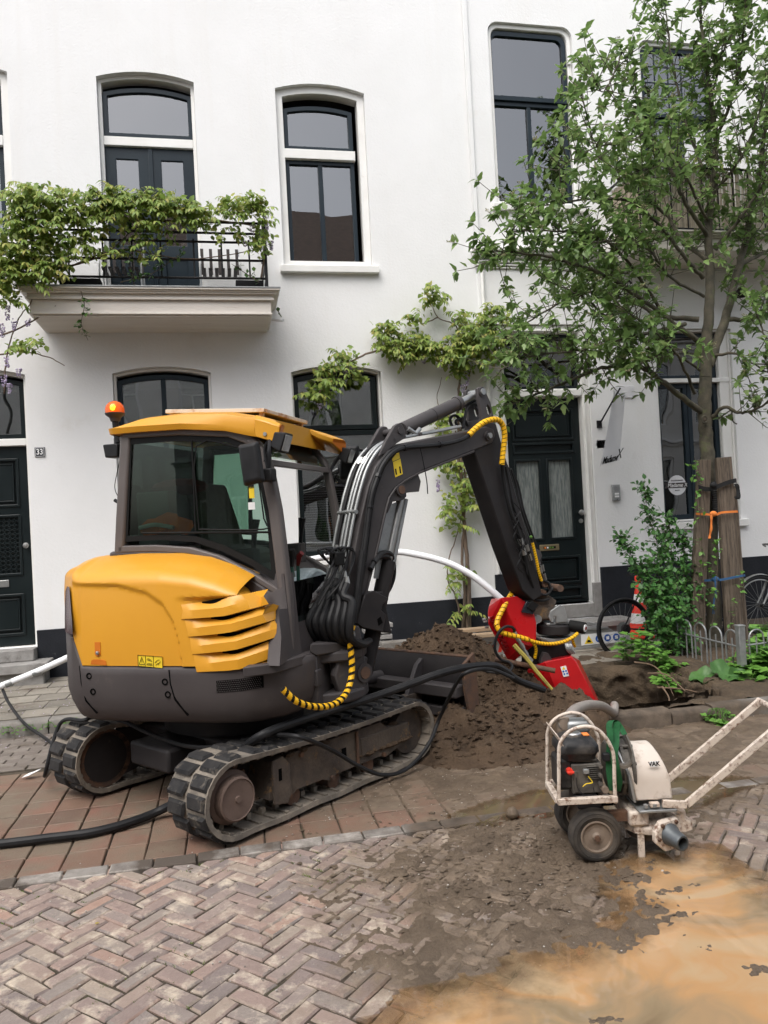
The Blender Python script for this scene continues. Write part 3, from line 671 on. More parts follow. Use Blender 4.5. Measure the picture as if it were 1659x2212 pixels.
HA = thing('house', (0, WALL_Y, .15), 'white stuccoed house with the planted balcony and dark navy arched windows', 'house')
HB = thing('house', (5.5, WALL_Y, .15), 'white house with the tall black front door and round-cornered upper window', 'house')
WD = .24
holesA = [arch(-1.22, -.12, 4.42, 7.07, .085), arch(.84, 1.94, 4.89, 7.06, .085), arch(-3.32, -2.18, 4.89, 7.06, .085),
          arch(-1.20, -.09, 1.33, 3.61, .075), arch(.86, 1.97, 1.33, 3.60, .075), arch(-3.26, -2.14, .54, 3.61, .075)]
wall('wall', -9, 3.29, .15, 10.6, holesA, WALL_Y, WD, HA)
mb = MB(); 
for a, b in ((-9, -3.262), (-2.138, 3.288)): mb.bx(a, b, WALL_Y-.028, WALL_Y, .13, .72)
obj('plinth', mb, 'plinth', HA, bevel=.006)
YF = WALL_Y+.11       # face of the window joinery
def light(parent, x0, x1, z0, zs, rise, fw=.055, mat='navy_frame', y=YF, gy=.03, name='sash', rc=0, muls=(), glass_mat='pane'):
    mb = MB(); frame(mb, x0, x1, z0, zs, rise, fw, y, y+.06, rc=rc)
    for m in muls: mb.bx(m-.028, m+.028, y+.004, y+.055, z0+fw-.002, zs-fw*.6+rise*.7)
    s = obj(name, mb, mat, parent, bevel=.004)
    return s
# --- balcony door (upper left)
def win(name, outer, parent=HA, fw=.04, y=WALL_Y+.075, mat='white_paint', bw=None):
    x0, x1, z0, zs, rise = outer
    mb = MB(); frame(mb, x0, x1, z0, zs, rise, fw, y, y+.15, wb=fw if bw is None else bw); return obj(name, mb, mat, parent, bevel=.004)
w1 = win('balcony_door', (-1.218, -.122, 4.42, 7.068, .084), bw=.01)
light(w1, -1.176, -.152, 6.42, 6.95, .075)
pane(-1.13, -.20, 6.46, 6.92, .06, YF+.03, w1)
obj('transom', MB().bx(-1.177, -.163, YF-.03, YF+.08, 6.312, 6.418), 'white_paint', w1, bevel=.006)
mb = MB()
for a, b in ((-1.176, -.666), (-.662, -.152)):
    g0, g1 = (a+.12, b-.14)
    mb.plate([[(a, 4.43), (b, 4.43), (b, 6.31), (a, 6.31)], [(g0, 5.15), (g1, 5.15), (g1, 6.17), (g0, 6.17)], [(g0, 4.62), (g1, 4.62), (g1, 5.0), (g0, 5.0)]], (0, YF+.01, 0), UX, UZ, UY, 0, .05)
    mb.bx(g0-.001, g1+.001, YF+.035, YF+.05, 4.61, 5.01)
mb.bx(-.69, -.638, YF-.006, YF+.012, 4.45, 6.30)
obj('door_leaf', mb, 'navy_frame', w1, bevel=.005)
for a, b in ((-1.056, -.806), (-.542, -.292)): pane(a-.005, b+.005, 5.145, 6.175, 0, YF+.03, w1)
# --- window upper middle and its twin at the left edge
def sash_window(x0, x1, outer, parent, blind=None):
    wdw = win('window', outer, parent, fw=.085, y=WALL_Y+.06)
    light(wdw, x0, x1, 6.362, 6.87, .055)
    pane(x0+.045, x1-.045, 6.40, 6.835, .045, YF+.03, wdw)
    obj('transom', MB().bx(x0-.01, x1+.01, YF-.05, YF+.08, 6.242, 6.36), 'white_paint', wdw, bevel=.006)
    m = (x0+x1)/2
    light(wdw, x0, x1, 4.905, 6.24, 0, fw=.05, muls=(m,))
    pane(x0+.045, m-.02, 4.95, 6.195, 0, YF+.035, wdw); pane(m+.02, x1-.045, 4.95, 6.195, 0, YF+.03, wdw)
    obj('sill', MB().bx(outer[0]-.05, outer[1]+.07, WALL_Y-.07, WALL_Y+.12, 4.80, 4.888), 'white_paint', wdw, bevel=.008)
    return wdw
w2 = sash_window(.93, 1.79, (.842, 1.938, 4.892, 7.058, .084), HA)
w3 = sash_window(-3.22, -2.28, (-3.318, -2.182, 4.892, 7.058, .084), HA)
obj('blind', MB().bx(-3.2, -2.3, YF+.09, YF+.10, 4.9, 6.85), 'blind_light', w3, sm=False)
obj('curtain', MB().loft([[(1.66+.016*math.sin(i*1.9)*1+.013*i, 9.53+.02*math.cos(i*1.9), z) for i in range(10)] for z in (4.9, 6.85)], False, False), 'white_paint', w2)
# --- ground-floor windows
g1 = win('window', (-1.198, -.092, 1.332, 3.608, .074), fw=.03)
light(g1, -1.165, -.125, 2.90, 3.54, .07, muls=(-.645,)); pane(-1.12, -.17, 2.94, 3.50, .06, YF+.03, g1)
light(g1, -1.165, -.125, 1.36, 2.89, 0, muls=(-.645,)); pane(-1.12, -.17, 1.40, 2.85, 0, YF+.03, g1)
obj('sill', MB().bx(-1.24, -.05, WALL_Y-.06, WALL_Y+.12, 1.25, 1.331), 'white_paint', g1, bevel=.008)
g2 = win('window', (.862, 1.968, 1.332, 3.598, .074), fw=.025)
light(g2, .885, 1.915, 2.90, 3.545, .065, fw=.06, mat='black_green'); pane(.935, 1.865, 2.95, 3.50, .055, YF+.03, g2)
light(g2, .885, 1.915, 1.36, 2.89, 0, fw=.06, mat='black_green'); pane(.935, 1.865, 1.41, 2.84, 0, YF+.03, g2)
obj('sill', MB().bx(.82, 2.01, WALL_Y-.06, WALL_Y+.12, 1.25, 1.331), 'white_paint', g2, bevel=.008)
mb = MB()
for i in range(26): mb.bx(.93, 1.87, 9.52, 9.545, 1.40+i*.03, 1.404+i*.03)
obj('venetian_blind', mb, 'white_paint', g2, sm=False)
# --- front door 33
d33 = win('front_door', (-3.258, -2.142, .54, 3.608, .074), fw=.035, bw=.002)
light(d33, -3.22, -2.18, 2.90, 3.545, .07, mat='black_green'); pane(-3.17, -2.23, 2.945, 3.50, .06, YF+.03, d33)
obj('transom', MB().bx(-3.222, -2.178, YF-.03, YF+.09, 2.815, 2.898), 'white_paint', d33, bevel=.008)
def panel_door(parent, x0, x1, z0, z1, cuts, y):
    """cuts: recessed fields (a,b,c,d,raised)"""
    mb = MB(); loops = [[(x0, z0), (x1, z0), (x1, z1), (x0, z1)]]+[[(a, c), (b, c), (b, d), (a, d)] for a, b, c, d, k in cuts]
    mb.plate(loops, (0, y, 0), UX, UZ, UY, 0, .05); obj('door_leaf', mb, 'black_green', parent, bevel=.006)
    for a, b, c, d, k in cuts:
        m2 = MB()
        frame(m2, a-.018, b+.018, c-.018, d+.018, 0, .03, y-.014, y+.02); obj('moulding', m2, 'black_green', parent, bevel=.006)
        m3 = MB(); m3.bx(a-.001, b+.001, y+.028, y+.045, c-.001, d+.001)
        if k == 'raised': m3.bx(a+.06, b-.06, y+.012, y+.028, c+.06, d-.06); frame(m3, a+.04, b-.04, c+.04, d-.04, 0, .018, y+.004, y+.028)
        obj('glass_field' if k == 'glass' else 'panel', m3, 'ribbed_glass' if k == 'glass' else 'black_green', parent, bevel=.004)
panel_door(d33, -3.218, -2.182, .55, 2.813, [(-3.12, -2.72, .68, 1.12, 'raised'), (-2.68, -2.30, .68, 1.12, 'raised'), (-2.68, -2.30, 1.36, 2.02, ''), (-3.12, -2.72, 1.36, 2.02, ''), (-2.68, -2.30, 2.14, 2.66, 'raised'), (-3.12, -2.72, 2.14, 2.66, 'raised')], YF+.02)
mb = MB(); rnd = random.Random(2)
for i in range(7):
    for k in range(13):
        x, z = -2.66+i*.055, 1.39+k*.05
        mb.tube(cr([(x-.03, YF+.03, z), (x, YF+.022, z+.026), (x+.03, YF+.03, z), (x, YF+.022, z-.026), (x-.03, YF+.03, z)], 3), .006, 5)
obj('iron_grille', mb, 'black_green', d33)
obj('door_knob', MB().lathe([(.001, 0), (.02, .005), (.012, .02), (.03, .035), (.034, .05), (.025, .065), (.001, .07)], 14, Matrix.Translation((-2.235, YF+.02, 1.68)) @ Matrix.Rotation(R(90), 4, 'X')), 'steel', d33)
obj('letter_slot', MB().bx(-2.66, -2.44, YF+.008, YF+.02, 1.22, 1.30), 'steel', d33, bevel=.006)
mb = MB(); mb.bx(-3.4, -1.97, 8.93, WALL_Y, .30, .405); obj('door_step', mb, 'bluestone', HA, bevel=.012)
mb = MB(); mb.bx(-3.36, -2.02, 8.99, WALL_Y, .14, .30); mb.bx(-3.26, -2.142, 9.12, WALL_Y+.2, .405, .538); obj('door_step', mb, 'bluestone', HA, bevel=.012)
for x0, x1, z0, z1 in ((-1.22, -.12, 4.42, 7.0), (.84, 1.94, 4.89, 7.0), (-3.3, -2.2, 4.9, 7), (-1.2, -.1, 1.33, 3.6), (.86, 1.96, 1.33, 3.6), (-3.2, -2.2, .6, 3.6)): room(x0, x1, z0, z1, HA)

# --- house number plates, built as enamel plates with raised figures
FONT = None
def text(body, size, M, mat, parent, name='lettering', ext=.002, shear=0, bold=False, sx=1):
    cu = bpy.data.curves.new(name, 'FONT'); cu.body = body; cu.size = size; cu.align_x = 'CENTER'; cu.align_y = 'CENTER'; cu.extrude = ext; cu.shear = shear
    if bold: cu.offset = size*.018
    t = bpy.data.objects.new(name, cu); COL.objects.link(t)
    dg = bpy.context.evaluated_depsgraph_get(); dg.update(); me = bpy.data.meshes.new_from_object(t.evaluated_get(dg)); bpy.data.objects.remove(t)
    mb = MB(); mb.add([(v.co.x*sx, v.co.y, v.co.z) for v in me.vertices], [tuple(p.vertices) for p in me.polygons], M)
    return obj(name, mb, mat, parent, sm=False)
def on_wall(x, z, y=WALL_Y, roll=0): return Matrix(((1, 0, 0, x), (0, 0, -1, y), (0, 1, 0, z), (0, 0, 0, 1))) @ Matrix.Rotation(roll, 4, 'Z')
np_ = thing('number_plate', (-2.02, WALL_Y, 2.72), 'small black enamel house number plate reading 33', 'number plate')
obj('plate', MB().bx(-2.075, -1.965, WALL_Y-.012, WALL_Y-.001, 2.67, 2.782), 'enamel_blue', np_, bevel=.006)
mb = MB(); frame(mb, -2.068, -1.972, 2.677, 2.775, 0, .004, WALL_Y-.0135, WALL_Y-.011); obj('border', mb, 'ink_white', np_, sm=False)
text('33', .088, on_wall(-2.02, 2.726, WALL_Y-.0125), 'ink_white', np_, 'figures', bold=True, sx=.85)
np2 = thing('number_plate', (4.88, WALL_Y, 2.6), 'small white enamel house number plate reading 37 beside the banner', 'number plate')
obj('plate', MB().prism([(4.80, 2.62), (4.785, 2.60), (4.80, 2.58), (4.80, 2.545), (4.96, 2.545), (4.96, 2.655), (4.80, 2.655)], (0, WALL_Y, 0), UX, UZ, UY, -.012, -.001), 'sticker_white', np2, bevel=.003)
mb = MB(); frame(mb, 4.808, 4.953, 2.552, 2.648, 0, .004, WALL_Y-.0135, WALL_Y-.011); obj('border', mb, 'ink', np2, sm=False)
text('37', .085, on_wall(4.875, 2.60, WALL_Y-.0125), 'ink', np2, 'figures', bold=True, sx=.85)

# --- balcony of house 33: a thing fixed to the house
bal = HA
mb = MB(); x0, x1, yf = -1.90, .61, 8.60
def tray(mb, o, z0, z1): mb.bx(x0-o, x1+o, yf-o, WALL_Y-.001, z0, z1)
tray(mb, 0, 4.115, 4.255); tray(mb, .012, 4.105, 4.125); tray(mb, .035, 4.258, 4.283); tray(mb, .022, 4.284, 4.318); tray(mb, .06, 4.319, 4.335); tray(mb, .075, 4.336, 4.352); tray(mb, .10, 4.353, 4.372)
deck = obj('balcony', mb, 'balcony_wood', bal, bevel=.003)
for i in range(19):
    y = yf+.02+i*.0365
    obj('board', MB().bx(x0+.02, x1-.02, y, y+.025, 4.082, 4.1045), 'balcony_wood', deck, bevel=.003, seg=1)
obj('zinc_edge', MB().bx(x0-.108, x1+.108, yf-.108, WALL_Y-.001, 4.3725, 4.388), 'galv', deck, bevel=.003)
mb = MB()
for a in (x0+.05, x1-.03): mb.cyl((a, yf+.04, 4.39), (a, yf+.04, 5.17), .018, n=8); mb.cyl((a, yf+.04, 5.14), (a, WALL_Y, 5.14), .016, n=8)
for z in (4.52, 4.72, 4.92, 5.02, 5.14): mb.cyl((x0+.03, yf+.04, z), (x1-.02, yf+.04, z), .014, n=8)
for x in (-1.5, -1.15, -.85, -.55, -.2, .1, .4): mb.cyl((x, yf+.04, 4.52), (x, yf+.04, 4.95), .010, n=6)
for z in (4.52, 4.72, 4.92): mb.cyl((x1-.03, yf+.04, z), (x1-.03, WALL_Y, z), .012, n=6); mb.cyl((x0+.05, yf+.04, z), (x0+.05, WALL_Y, z), .012, n=6)
obj('railing', mb, 'bike_black', deck)
obj('drain_spout', MB().cyl((x1-.02, 8.95, 4.15), (x1+.14, 8.75, 4.08), .018, n=10), 'white_pipe', deck)
for n, (a, b) in enumerate(((-1.62, -1.2), (.24, .55))):
    pl = obj('planter_box', MB().bx(a, b, 8.72, 8.88, 4.392, 4.53), 'black_rubber', origin=((a+b)/2, 8.8, 4.392), bevel=.008)
    tag(pl, ['black planter box behind the left end of the balcony railing', 'black planter box at the right end of the balcony'][n], 'planter', 'planters on the balcony')
for n, cx in enumerate((-1.0, .08)):
    ch = thing('garden_chair', (cx, 9.0, 4.39), ['slatted garden chair behind the middle of the balcony railing', 'slatted garden chair at the right part of the balcony'][n], 'chair', 'chairs on the balcony')
    for i in range(6): obj('slat', MB().bx(cx-.2+i*.07, cx-.16+i*.07, 8.84, 9.16, 4.68, 4.70), 'dark_plastic', ch)
    for i in range(5): obj('slat', MB().box((cx-.2+i*.1, 9.17, 4.88), (.035, .02, .30)), 'dark_plastic', ch)
    for sx in (-.22, .22):
        obj('leg', MB().tube(cr([(cx+sx, 8.82, 4.39), (cx+sx, 8.84, 4.68), (cx+sx, 8.95, 4.86), (cx+sx, 9.17, 4.86), (cx+sx, 9.2, 5.05)], 5), .011, 6), 'white_pipe', ch)
        obj('leg', MB().cyl((cx+sx, 9.18, 4.39), (cx+sx, 9.1, 4.70), .011, n=6), 'white_pipe', ch)

# ---------------------------------------------------------------- house 37
holesB = [arch(3.48, 4.745, .54, 4.18, 0), arch(3.60, 4.765, 5.73, 8.10, 0, rc=.14), arch(5.72, 6.87, 1.52, 4.12, 0), arch(5.72, 6.87, 5.25, 8.02, 0, rc=.14), arch(7.6, 8.7, 1.52, 4.1, 0)]
wall('wall', 3.29, 12, .15, 10.6, holesB, WALL_Y-.012, WD+.012, HB)
mb = MB(); mb.bx(3.30, 3.478, WALL_Y-.045, WALL_Y-.012, .13, .99); mb.bx(4.747, 12, WALL_Y-.045, WALL_Y-.012, .13, .995); obj('plinth', mb, 'plinth', HB, bevel=.006)
mb = MB(); mb.bx(3.27, 3.33, WALL_Y-.04, WALL_Y-.012, 5.13, 10.6); mb.bx(3.36, 3.385, WALL_Y-.022, WALL_Y-.012, 1.0, 4.87); obj('pilaster_strip', mb, 'stucco', HB, bevel=.006)
mb = MB()
for z0, z1, o in ((5.085, 5.125, .14), (5.05, 5.084, .11), (5.02, 5.049, .075), (4.96, 4.985, .05), (4.92, 4.94, .04), (4.89, 4.905, .028)): mb.bx(3.27-o*.4, 12, WALL_Y-.012-o, WALL_Y-.012, z0, z1)
obj('string_course', mb, 'white_paint', HB, bevel=.006)
obj('drain_pipe', MB().tube([(3.335, WALL_Y-.055, z) for z in (1.0, 3, 4.89)], .022, 10), 'white_paint', HB)
YB = WALL_Y+.10
# front door 37
mb = MB(); frame(mb, 3.482, 4.743, .545, 4.178, 0, .105, WALL_Y+.02, WALL_Y+.17, wb=.0); d37 = obj('front_door', mb, 'white_paint', HB, bevel=.012)
mb = MB(); frame(mb, 3.535, 4.69, .60, 4.12, 0, .03, WALL_Y+.006, WALL_Y+.03, wb=.0); obj('frame_moulding', mb, 'white_paint', d37, bevel=.008)
obj('transom', MB().bx(3.588, 4.637, WALL_Y+.0, YB+.10, 3.235, 3.345), 'white_paint', d37, bevel=.02)
light(d37, 3.588, 4.637, 3.348, 4.07, 0, fw=.045, mat='black_green', y=YB); pane(3.63, 4.595, 3.39, 4.03, 0, YB+.03, d37)
mb = MB()
for x in (3.95, 4.1, 4.25, 4.4): mb.tube(cr([(x, YB+.06, 3.40), (x+.03, YB+.06, 3.6), (x-.02, YB+.06, 3.8), (x, YB+.06, 4.02)], 4), .008, 5)
obj('fan_tracery', mb, 'white_paint', d37)
panel_door(d37, 3.59, 4.635, .55, 3.232, [(3.70, 4.53, 2.70, 3.08, 'raised'), (3.70, 4.53, 2.53, 2.64, ''), (3.71, 4.04, 1.40, 2.43, 'glass'), (4.15, 4.48, 1.40, 2.43, 'glass'), (3.70, 4.53, .82, 1.15, 'raised'), (3.70, 4.53, .62, .74, '')], YB+.02)
mb = MB(); mb.bx(3.98, 4.25, YB+.002, YB+.02, 1.245, 1.325); ls = obj('letter_slot', mb, 'brass', d37, bevel=.005)
obj('slot_label', MB().bx(4.03, 4.2, YB-.001, YB+.0018, 1.27, 1.30), 'ink', ls, sm=False)
for i, m in enumerate(('orange_web', 'ink_white', 'leaf_weed', 'leaf_weed')): obj('slot_sticker', MB().bx(4.04+i*.035, 4.065+i*.035, YB-.003, YB-.0012, 1.275, 1.295), m, ls, sm=False)
MX = Matrix.Rotation(R(90), 4, 'X')
obj('door_knob', MB().lathe([(.001, 0), (.022, .005), (.012, .02), (.034, .04), (.038, .055), (.028, .072), (.001, .078)], 14, Matrix.Translation((4.575, YB+.02, 1.72)) @ MX), 'steel', d37)
obj('lock', MB().lathe([(.001, 0), (.03, .0), (.03, .012), (.001, .014)], 14, Matrix.Translation((4.58, YB+.02, 1.61)) @ MX), 'steel', d37)
for a_, b_ in ((4.637, 4.752), (3.47, 3.586)): obj('frame_base', MB().bx(a_, b_, WALL_Y-.03, WALL_Y+.02, .36, .80), 'bluestone', d37, bevel=.006)
obj('door_step', MB().bx(3.49, 4.735, WALL_Y-.02, WALL_Y+.25, .36, .538), 'bluestone', HB, bevel=.01)
mb = MB(); mb.bx(3.2, 4.1, 8.85, WALL_Y-.046, .285, .36); obj('door_step', mb, 'bluestone', HB, bevel=.012)
mb = MB(); mb.bx(4.105, 5.0, 8.86, WALL_Y-.046, .28, .355); mb.bx(3.25, 4.95, 8.92, WALL_Y-.046, .14, .28); obj('door_step', mb, 'bluestone', HB, bevel=.012)
# upper window 37 (round corners)
mb = MB(); frame(mb, 3.602, 4.763, 5.732, 8.098, 0, .055, WALL_Y+.03, WALL_Y+.16, rc=.138); w37 = obj('window', mb, 'white_paint', HB, bevel=.01)
YC = WALL_Y+.055
light(w37, 3.61, 4.70, 7.12, 8.02, 0, fw=.06, rc=.12, y=YC); pane(3.655, 4.655, 7.17, 7.97, 0, YC+.03, w37, rc=.09)
light(w37, 3.61, 4.70, 5.745, 7.118, 0, fw=.055, y=YC+.03, muls=(4.15,)); pane(3.65, 4.66, 5.79, 7.07, 0, YC+.065, w37)
obj('roller_blind', MB().loft([[(3.64+i*.102, 9.47+.006*math.sin(i*2), z) for i in range(11)] for z in (6.25, 7.04)], False, False), 'blind', w37)
obj('sill', MB().bx(3.53, 4.84, WALL_Y-.07, WALL_Y+.1, 5.64, 5.728), 'white_paint', w37, bevel=.008)
mb = MB(); mb.bx(4.70, 4.745, WALL_Y+.0, WALL_Y+.04, 7.62, 7.70); obj('window_catch', mb, 'white_paint', w37, bevel=.006)
# ground window 37
mb = MB(); frame(mb, 5.722, 6.868, 1.522, 4.118, 0, .03, WALL_Y+.02, WALL_Y+.17); wr = obj('window', mb, 'white_paint', HB, bevel=.006)
light(wr, 5.755, 6.69, 3.46, 4.08, 0, fw=.05, y=YB); pane(5.8, 6.645, 3.5, 4.04, 0, YB+.03, wr)
obj('transom', MB().bx(5.752, 6.85, WALL_Y+.03, YB+.09, 3.40, 3.458), 'white_paint', wr, bevel=.006)
light(wr, 5.755, 6.225, 1.56, 3.395, 0, fw=.06, y=YB); light(wr, 6.23, 6.69, 1.56, 3.395, 0, fw=.06, y=YB-.004)
pane(5.80, 6.18, 1.61, 3.345, 0, YB+.03, wr); pane(6.28, 6.64, 1.61, 3.345, 0, YB+.03, wr)
obj('side_post', MB().bx(6.695, 6.84, WALL_Y+.04, WALL_Y+.16, 1.56, 4.08), 'white_paint', wr, bevel=.01)
obj('sill', MB().bx(5.66, 6.95, WALL_Y-.07, WALL_Y+.1, 1.42, 1.52), 'white_paint', wr, bevel=.008)
rings = [[(5.83+.24*(i/11)+(.012*math.sin(z*40) if i == 11 else 0), 9.50+.018*math.sin(i*2.1), z) for i in range(12)] for z in [1.6+k*.03 for k in range(83)]]
obj('lace_curtain', MB().loft(rings, False, False), 'lace', wr)
obj('lace_curtain', MB().loft([[(x+.35, y, z) for x, y, z in r] for r in rings], False, False), 'lace', wr)
# round window sticker
st = obj('window_sticker', MB().lathe([(.135, 0), (.135, .003)], 32, Matrix.Translation((6.02, YB+.026, 2.02)) @ MX), 'banner', wr)
mb = MB(); mb.prism([(-.2, -.035), (.2, -.035), (.17, 0), (.2, .035), (-.2, .035), (-.17, 0)], (6.02, YB+.022, 2.02), UX, UZ, UY, -.003, .0); obj('sticker_band', mb, 'dark_plastic', st, sm=False)
text('Madame X', .075, on_wall(6.02, 2.02, YB+.018), 'ink_white', st, shear=.2, sx=.9)
text('DE SCHOONHEID', .022, on_wall(6.02, 2.085, YB+.0215), 'dark_plastic', st); text('BEAUTY', .02, on_wall(6.02, 1.95, YB+.0215), 'dark_plastic', st)
# balcony door upper right of 37
mb = MB(); frame(mb, 5.722, 6.868, 5.255, 8.018, 0, .045, WALL_Y+.03, WALL_Y+.16, rc=.138, wb=.01); wu = obj('balcony_door', mb, 'white_paint', HB, bevel=.01)
light(wu, 5.77, 6.82, 7.02, 7.96, 0, fw=.05, rc=.12, y=YC); pane(5.81, 6.78, 7.06, 7.92, 0, YC+.03, wu, rc=.09)
mb = MB()
for x in (6.0, 6.2, 6.4, 6.6): mb.bx(x-.006, x+.006, YC+.02, YC+.045, 7.07, 7.91)
for z in (7.28, 7.5, 7.72): mb.bx(5.82, 6.77, YC+.022, YC+.043, z-.006, z+.006)
obj('lead_bars', mb, 'navy_frame', wu)
light(wu, 5.77, 6.292, 5.27, 7.0, 0, fw=.06, y=YC+.02); light(wu, 6.298, 6.82, 5.27, 7.0, 0, fw=.06, y=YC+.02)
pane(5.82, 6.24, 5.32, 6.95, 0, YC+.05, wu); pane(6.35, 6.77, 5.32, 6.95, 0, YC+.05, wu)
obj('sticker', MB().bx(6.4, 6.72, YC+.042, YC+.045, 6.42, 6.9), 'banner', wu, sm=False)
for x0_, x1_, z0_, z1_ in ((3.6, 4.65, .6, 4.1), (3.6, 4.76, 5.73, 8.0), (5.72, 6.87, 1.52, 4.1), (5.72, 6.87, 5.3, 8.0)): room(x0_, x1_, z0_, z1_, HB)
# balcony 37
mb = MB(); bx0, bx1, by = 5.15, 8.6, 8.58
def tray2(o, z0, z1): mb.bx(bx0-o, bx1+o, by-o, WALL_Y-.013, z0, z1)
tray2(0, 4.93, 5.08); tray2(.03, 5.082, 5.10); tray2(.055, 5.102, 5.125); tray2(.085, 5.127, 5.15)
b37 = obj('balcony', mb, 'balcony_wood', HB, bevel=.004)
mb = MB()
for z in (5.20, 5.98): mb.cyl((bx0+.05, by+.03, z), (bx1, by+.03, z), .018, n=8); mb.cyl((bx0+.05, by+.03, z), (bx0+.05, WALL_Y, z), .018, n=8)
for i in range(16): mb.cyl((bx0+.05+i*.22, by+.03, 5.15), (bx0+.05+i*.22, by+.03, 5.98), .009, n=6)
obj('railing', mb, 'bike_black', b37)
mb = MB(); rnd = random.Random(4)
for i in range(330):
    x = bx0+.06+i*.0098; mb.cyl((x, by+.055+rnd.uniform(-.003, .003), 5.16), (x+rnd.uniform(-.006, .006), by+.055, 5.96+rnd.uniform(-.02, .02)), .0042, n=4)
for i in range(60): x = by+.06+i*.0115; mb.cyl((bx0+.075, x, 5.16), (bx0+.075, x, 5.95+rnd.uniform(-.02, .02)), .0042, n=4)
tag(obj('reed_screen', mb, 'reed', b37), kind='stuff')
for lx in (5.3, 6.9):   # wall lamps under the balcony
    l = thing('wall_lamp', (lx, 9.2, 4.6), ['black wall lamp under the balcony seen through the branches', 'black wall lamp at the right under the balcony'][lx > 6], 'wall lamp', 'wall lamps under the balcony')
    obj('bracket', MB().tube(cr([(lx, WALL_Y-.015, 4.66), (lx, 9.15, 4.72), (lx, 9.08, 4.66)], 5), .014, 7), 'bike_black', l)
    obj('shade', MB().lathe([(.03, .12), (.05, .09), (.11, 0), (.10, 0), (.04, .08)], 16, Matrix.Translation((lx, 9.06, 4.5))), 'bike_black', l)
# intercom
ic = thing('intercom', (5.03, WALL_Y, 1.95), 'grey intercom panel with two buttons on the white wall', 'intercom')
obj('case', MB().bx(4.972, 5.078, WALL_Y-.055, WALL_Y-.012, 1.85, 2.062), 'galv', ic, bevel=.006)
for i in range(8): obj('speaker_slot', MB().bx(4.982, 5.068, WALL_Y-.058, WALL_Y-.054, 1.965+i*.0115, 1.971+i*.0115), 'aluminium', ic)
for z in (1.905, 1.94): obj('button', MB().bx(4.995, 5.055, WALL_Y-.062, WALL_Y-.054, z-.012, z+.012), 'sticker_white', ic, bevel=.003)
obj('camera_eye', MB().lathe([(.006, 0), (.006, .006)], 10, Matrix.Translation((5.025, WALL_Y-.056, 1.868)) @ MX), 'ink', ic)
# banner on a bracket
bn = thing('banner', (5.0, 9.0, 2.8), 'pale grey hanging banner with black script beside the front door', 'banner')
bl, br_, tl, tr_ = FY(1297, 1005, 8.98), FY(1338, 994, 9.06), FY(1327, 845, 9.0), FY(1350, 850, 9.08)
rings = []
for k in range(13):
    t = k/12; a, b = bl.lerp(tl, t), br_.lerp(tr_, t); rw = []
    for i in range(9):
        s = i/8; p = a.lerp(b, s); rw.append((p.x, p.y-.012*math.sin(s*5+t*4), p.z))
    rings.append(rw)
mb = MB(); mb.loft(rings, False, False); mb.loft([[(x, y+.003, z) for x, y, z in r] for r in rings], False, False); obj('cloth', mb, 'banner', bn)
bb = FY(1293, 917, WALL_Y)
obj('bracket', MB().bx(bb.x-.035, bb.x+.035, WALL_Y-.03, WALL_Y-.012, bb.z-.05, bb.z+.05), 'bike_black', bn, bevel=.005)
obj('pole', MB().tube([(bb.x, WALL_Y-.03, bb.z), tuple(FY(1327, 860, 8.96)), tuple(FY(1340, 838, 8.94))], .011, 8), 'bike_black', bn)
tc = (bl+br_)/2; ux = (br_-bl).normalized(); uz = ((tl+tr_)/2-tc).normalized(); un = ux.cross(uz).normalized()
Mb = Matrix(((ux.x, uz.x, un.x, tc.x+uz.x*.05+un.x*.018), (ux.y, uz.y, un.y, tc.y+uz.y*.05+un.y*.018), (ux.z, uz.z, un.z, tc.z+uz.z*.05+un.z*.018), (0, 0, 0, 1)))
text('Madame', .125, Mb @ Matrix.Translation((-.035, .0, .012)), 'ink', bn, shear=.35, sx=.60, bold=True); text('X', .19, Mb @ Matrix.Translation((.115, .035, .012)), 'ink', bn, shear=.25, sx=.7)
pq = thing('wall_plaque', (5.2, WALL_Y, 3.3), 'small clear glass plaque high on the wall above the banner', 'plaque')
obj('plate', MB().bx(5.08, 5.37, WALL_Y-.03, WALL_Y-.02, 3.20, 3.36), 'banner', pq, bevel=.003)
for x in (5.1, 5.35): obj('standoff', MB().cyl((x, WALL_Y-.034, 3.22), (x, WALL_Y-.012, 3.22), .008, n=8), 'steel', pq)

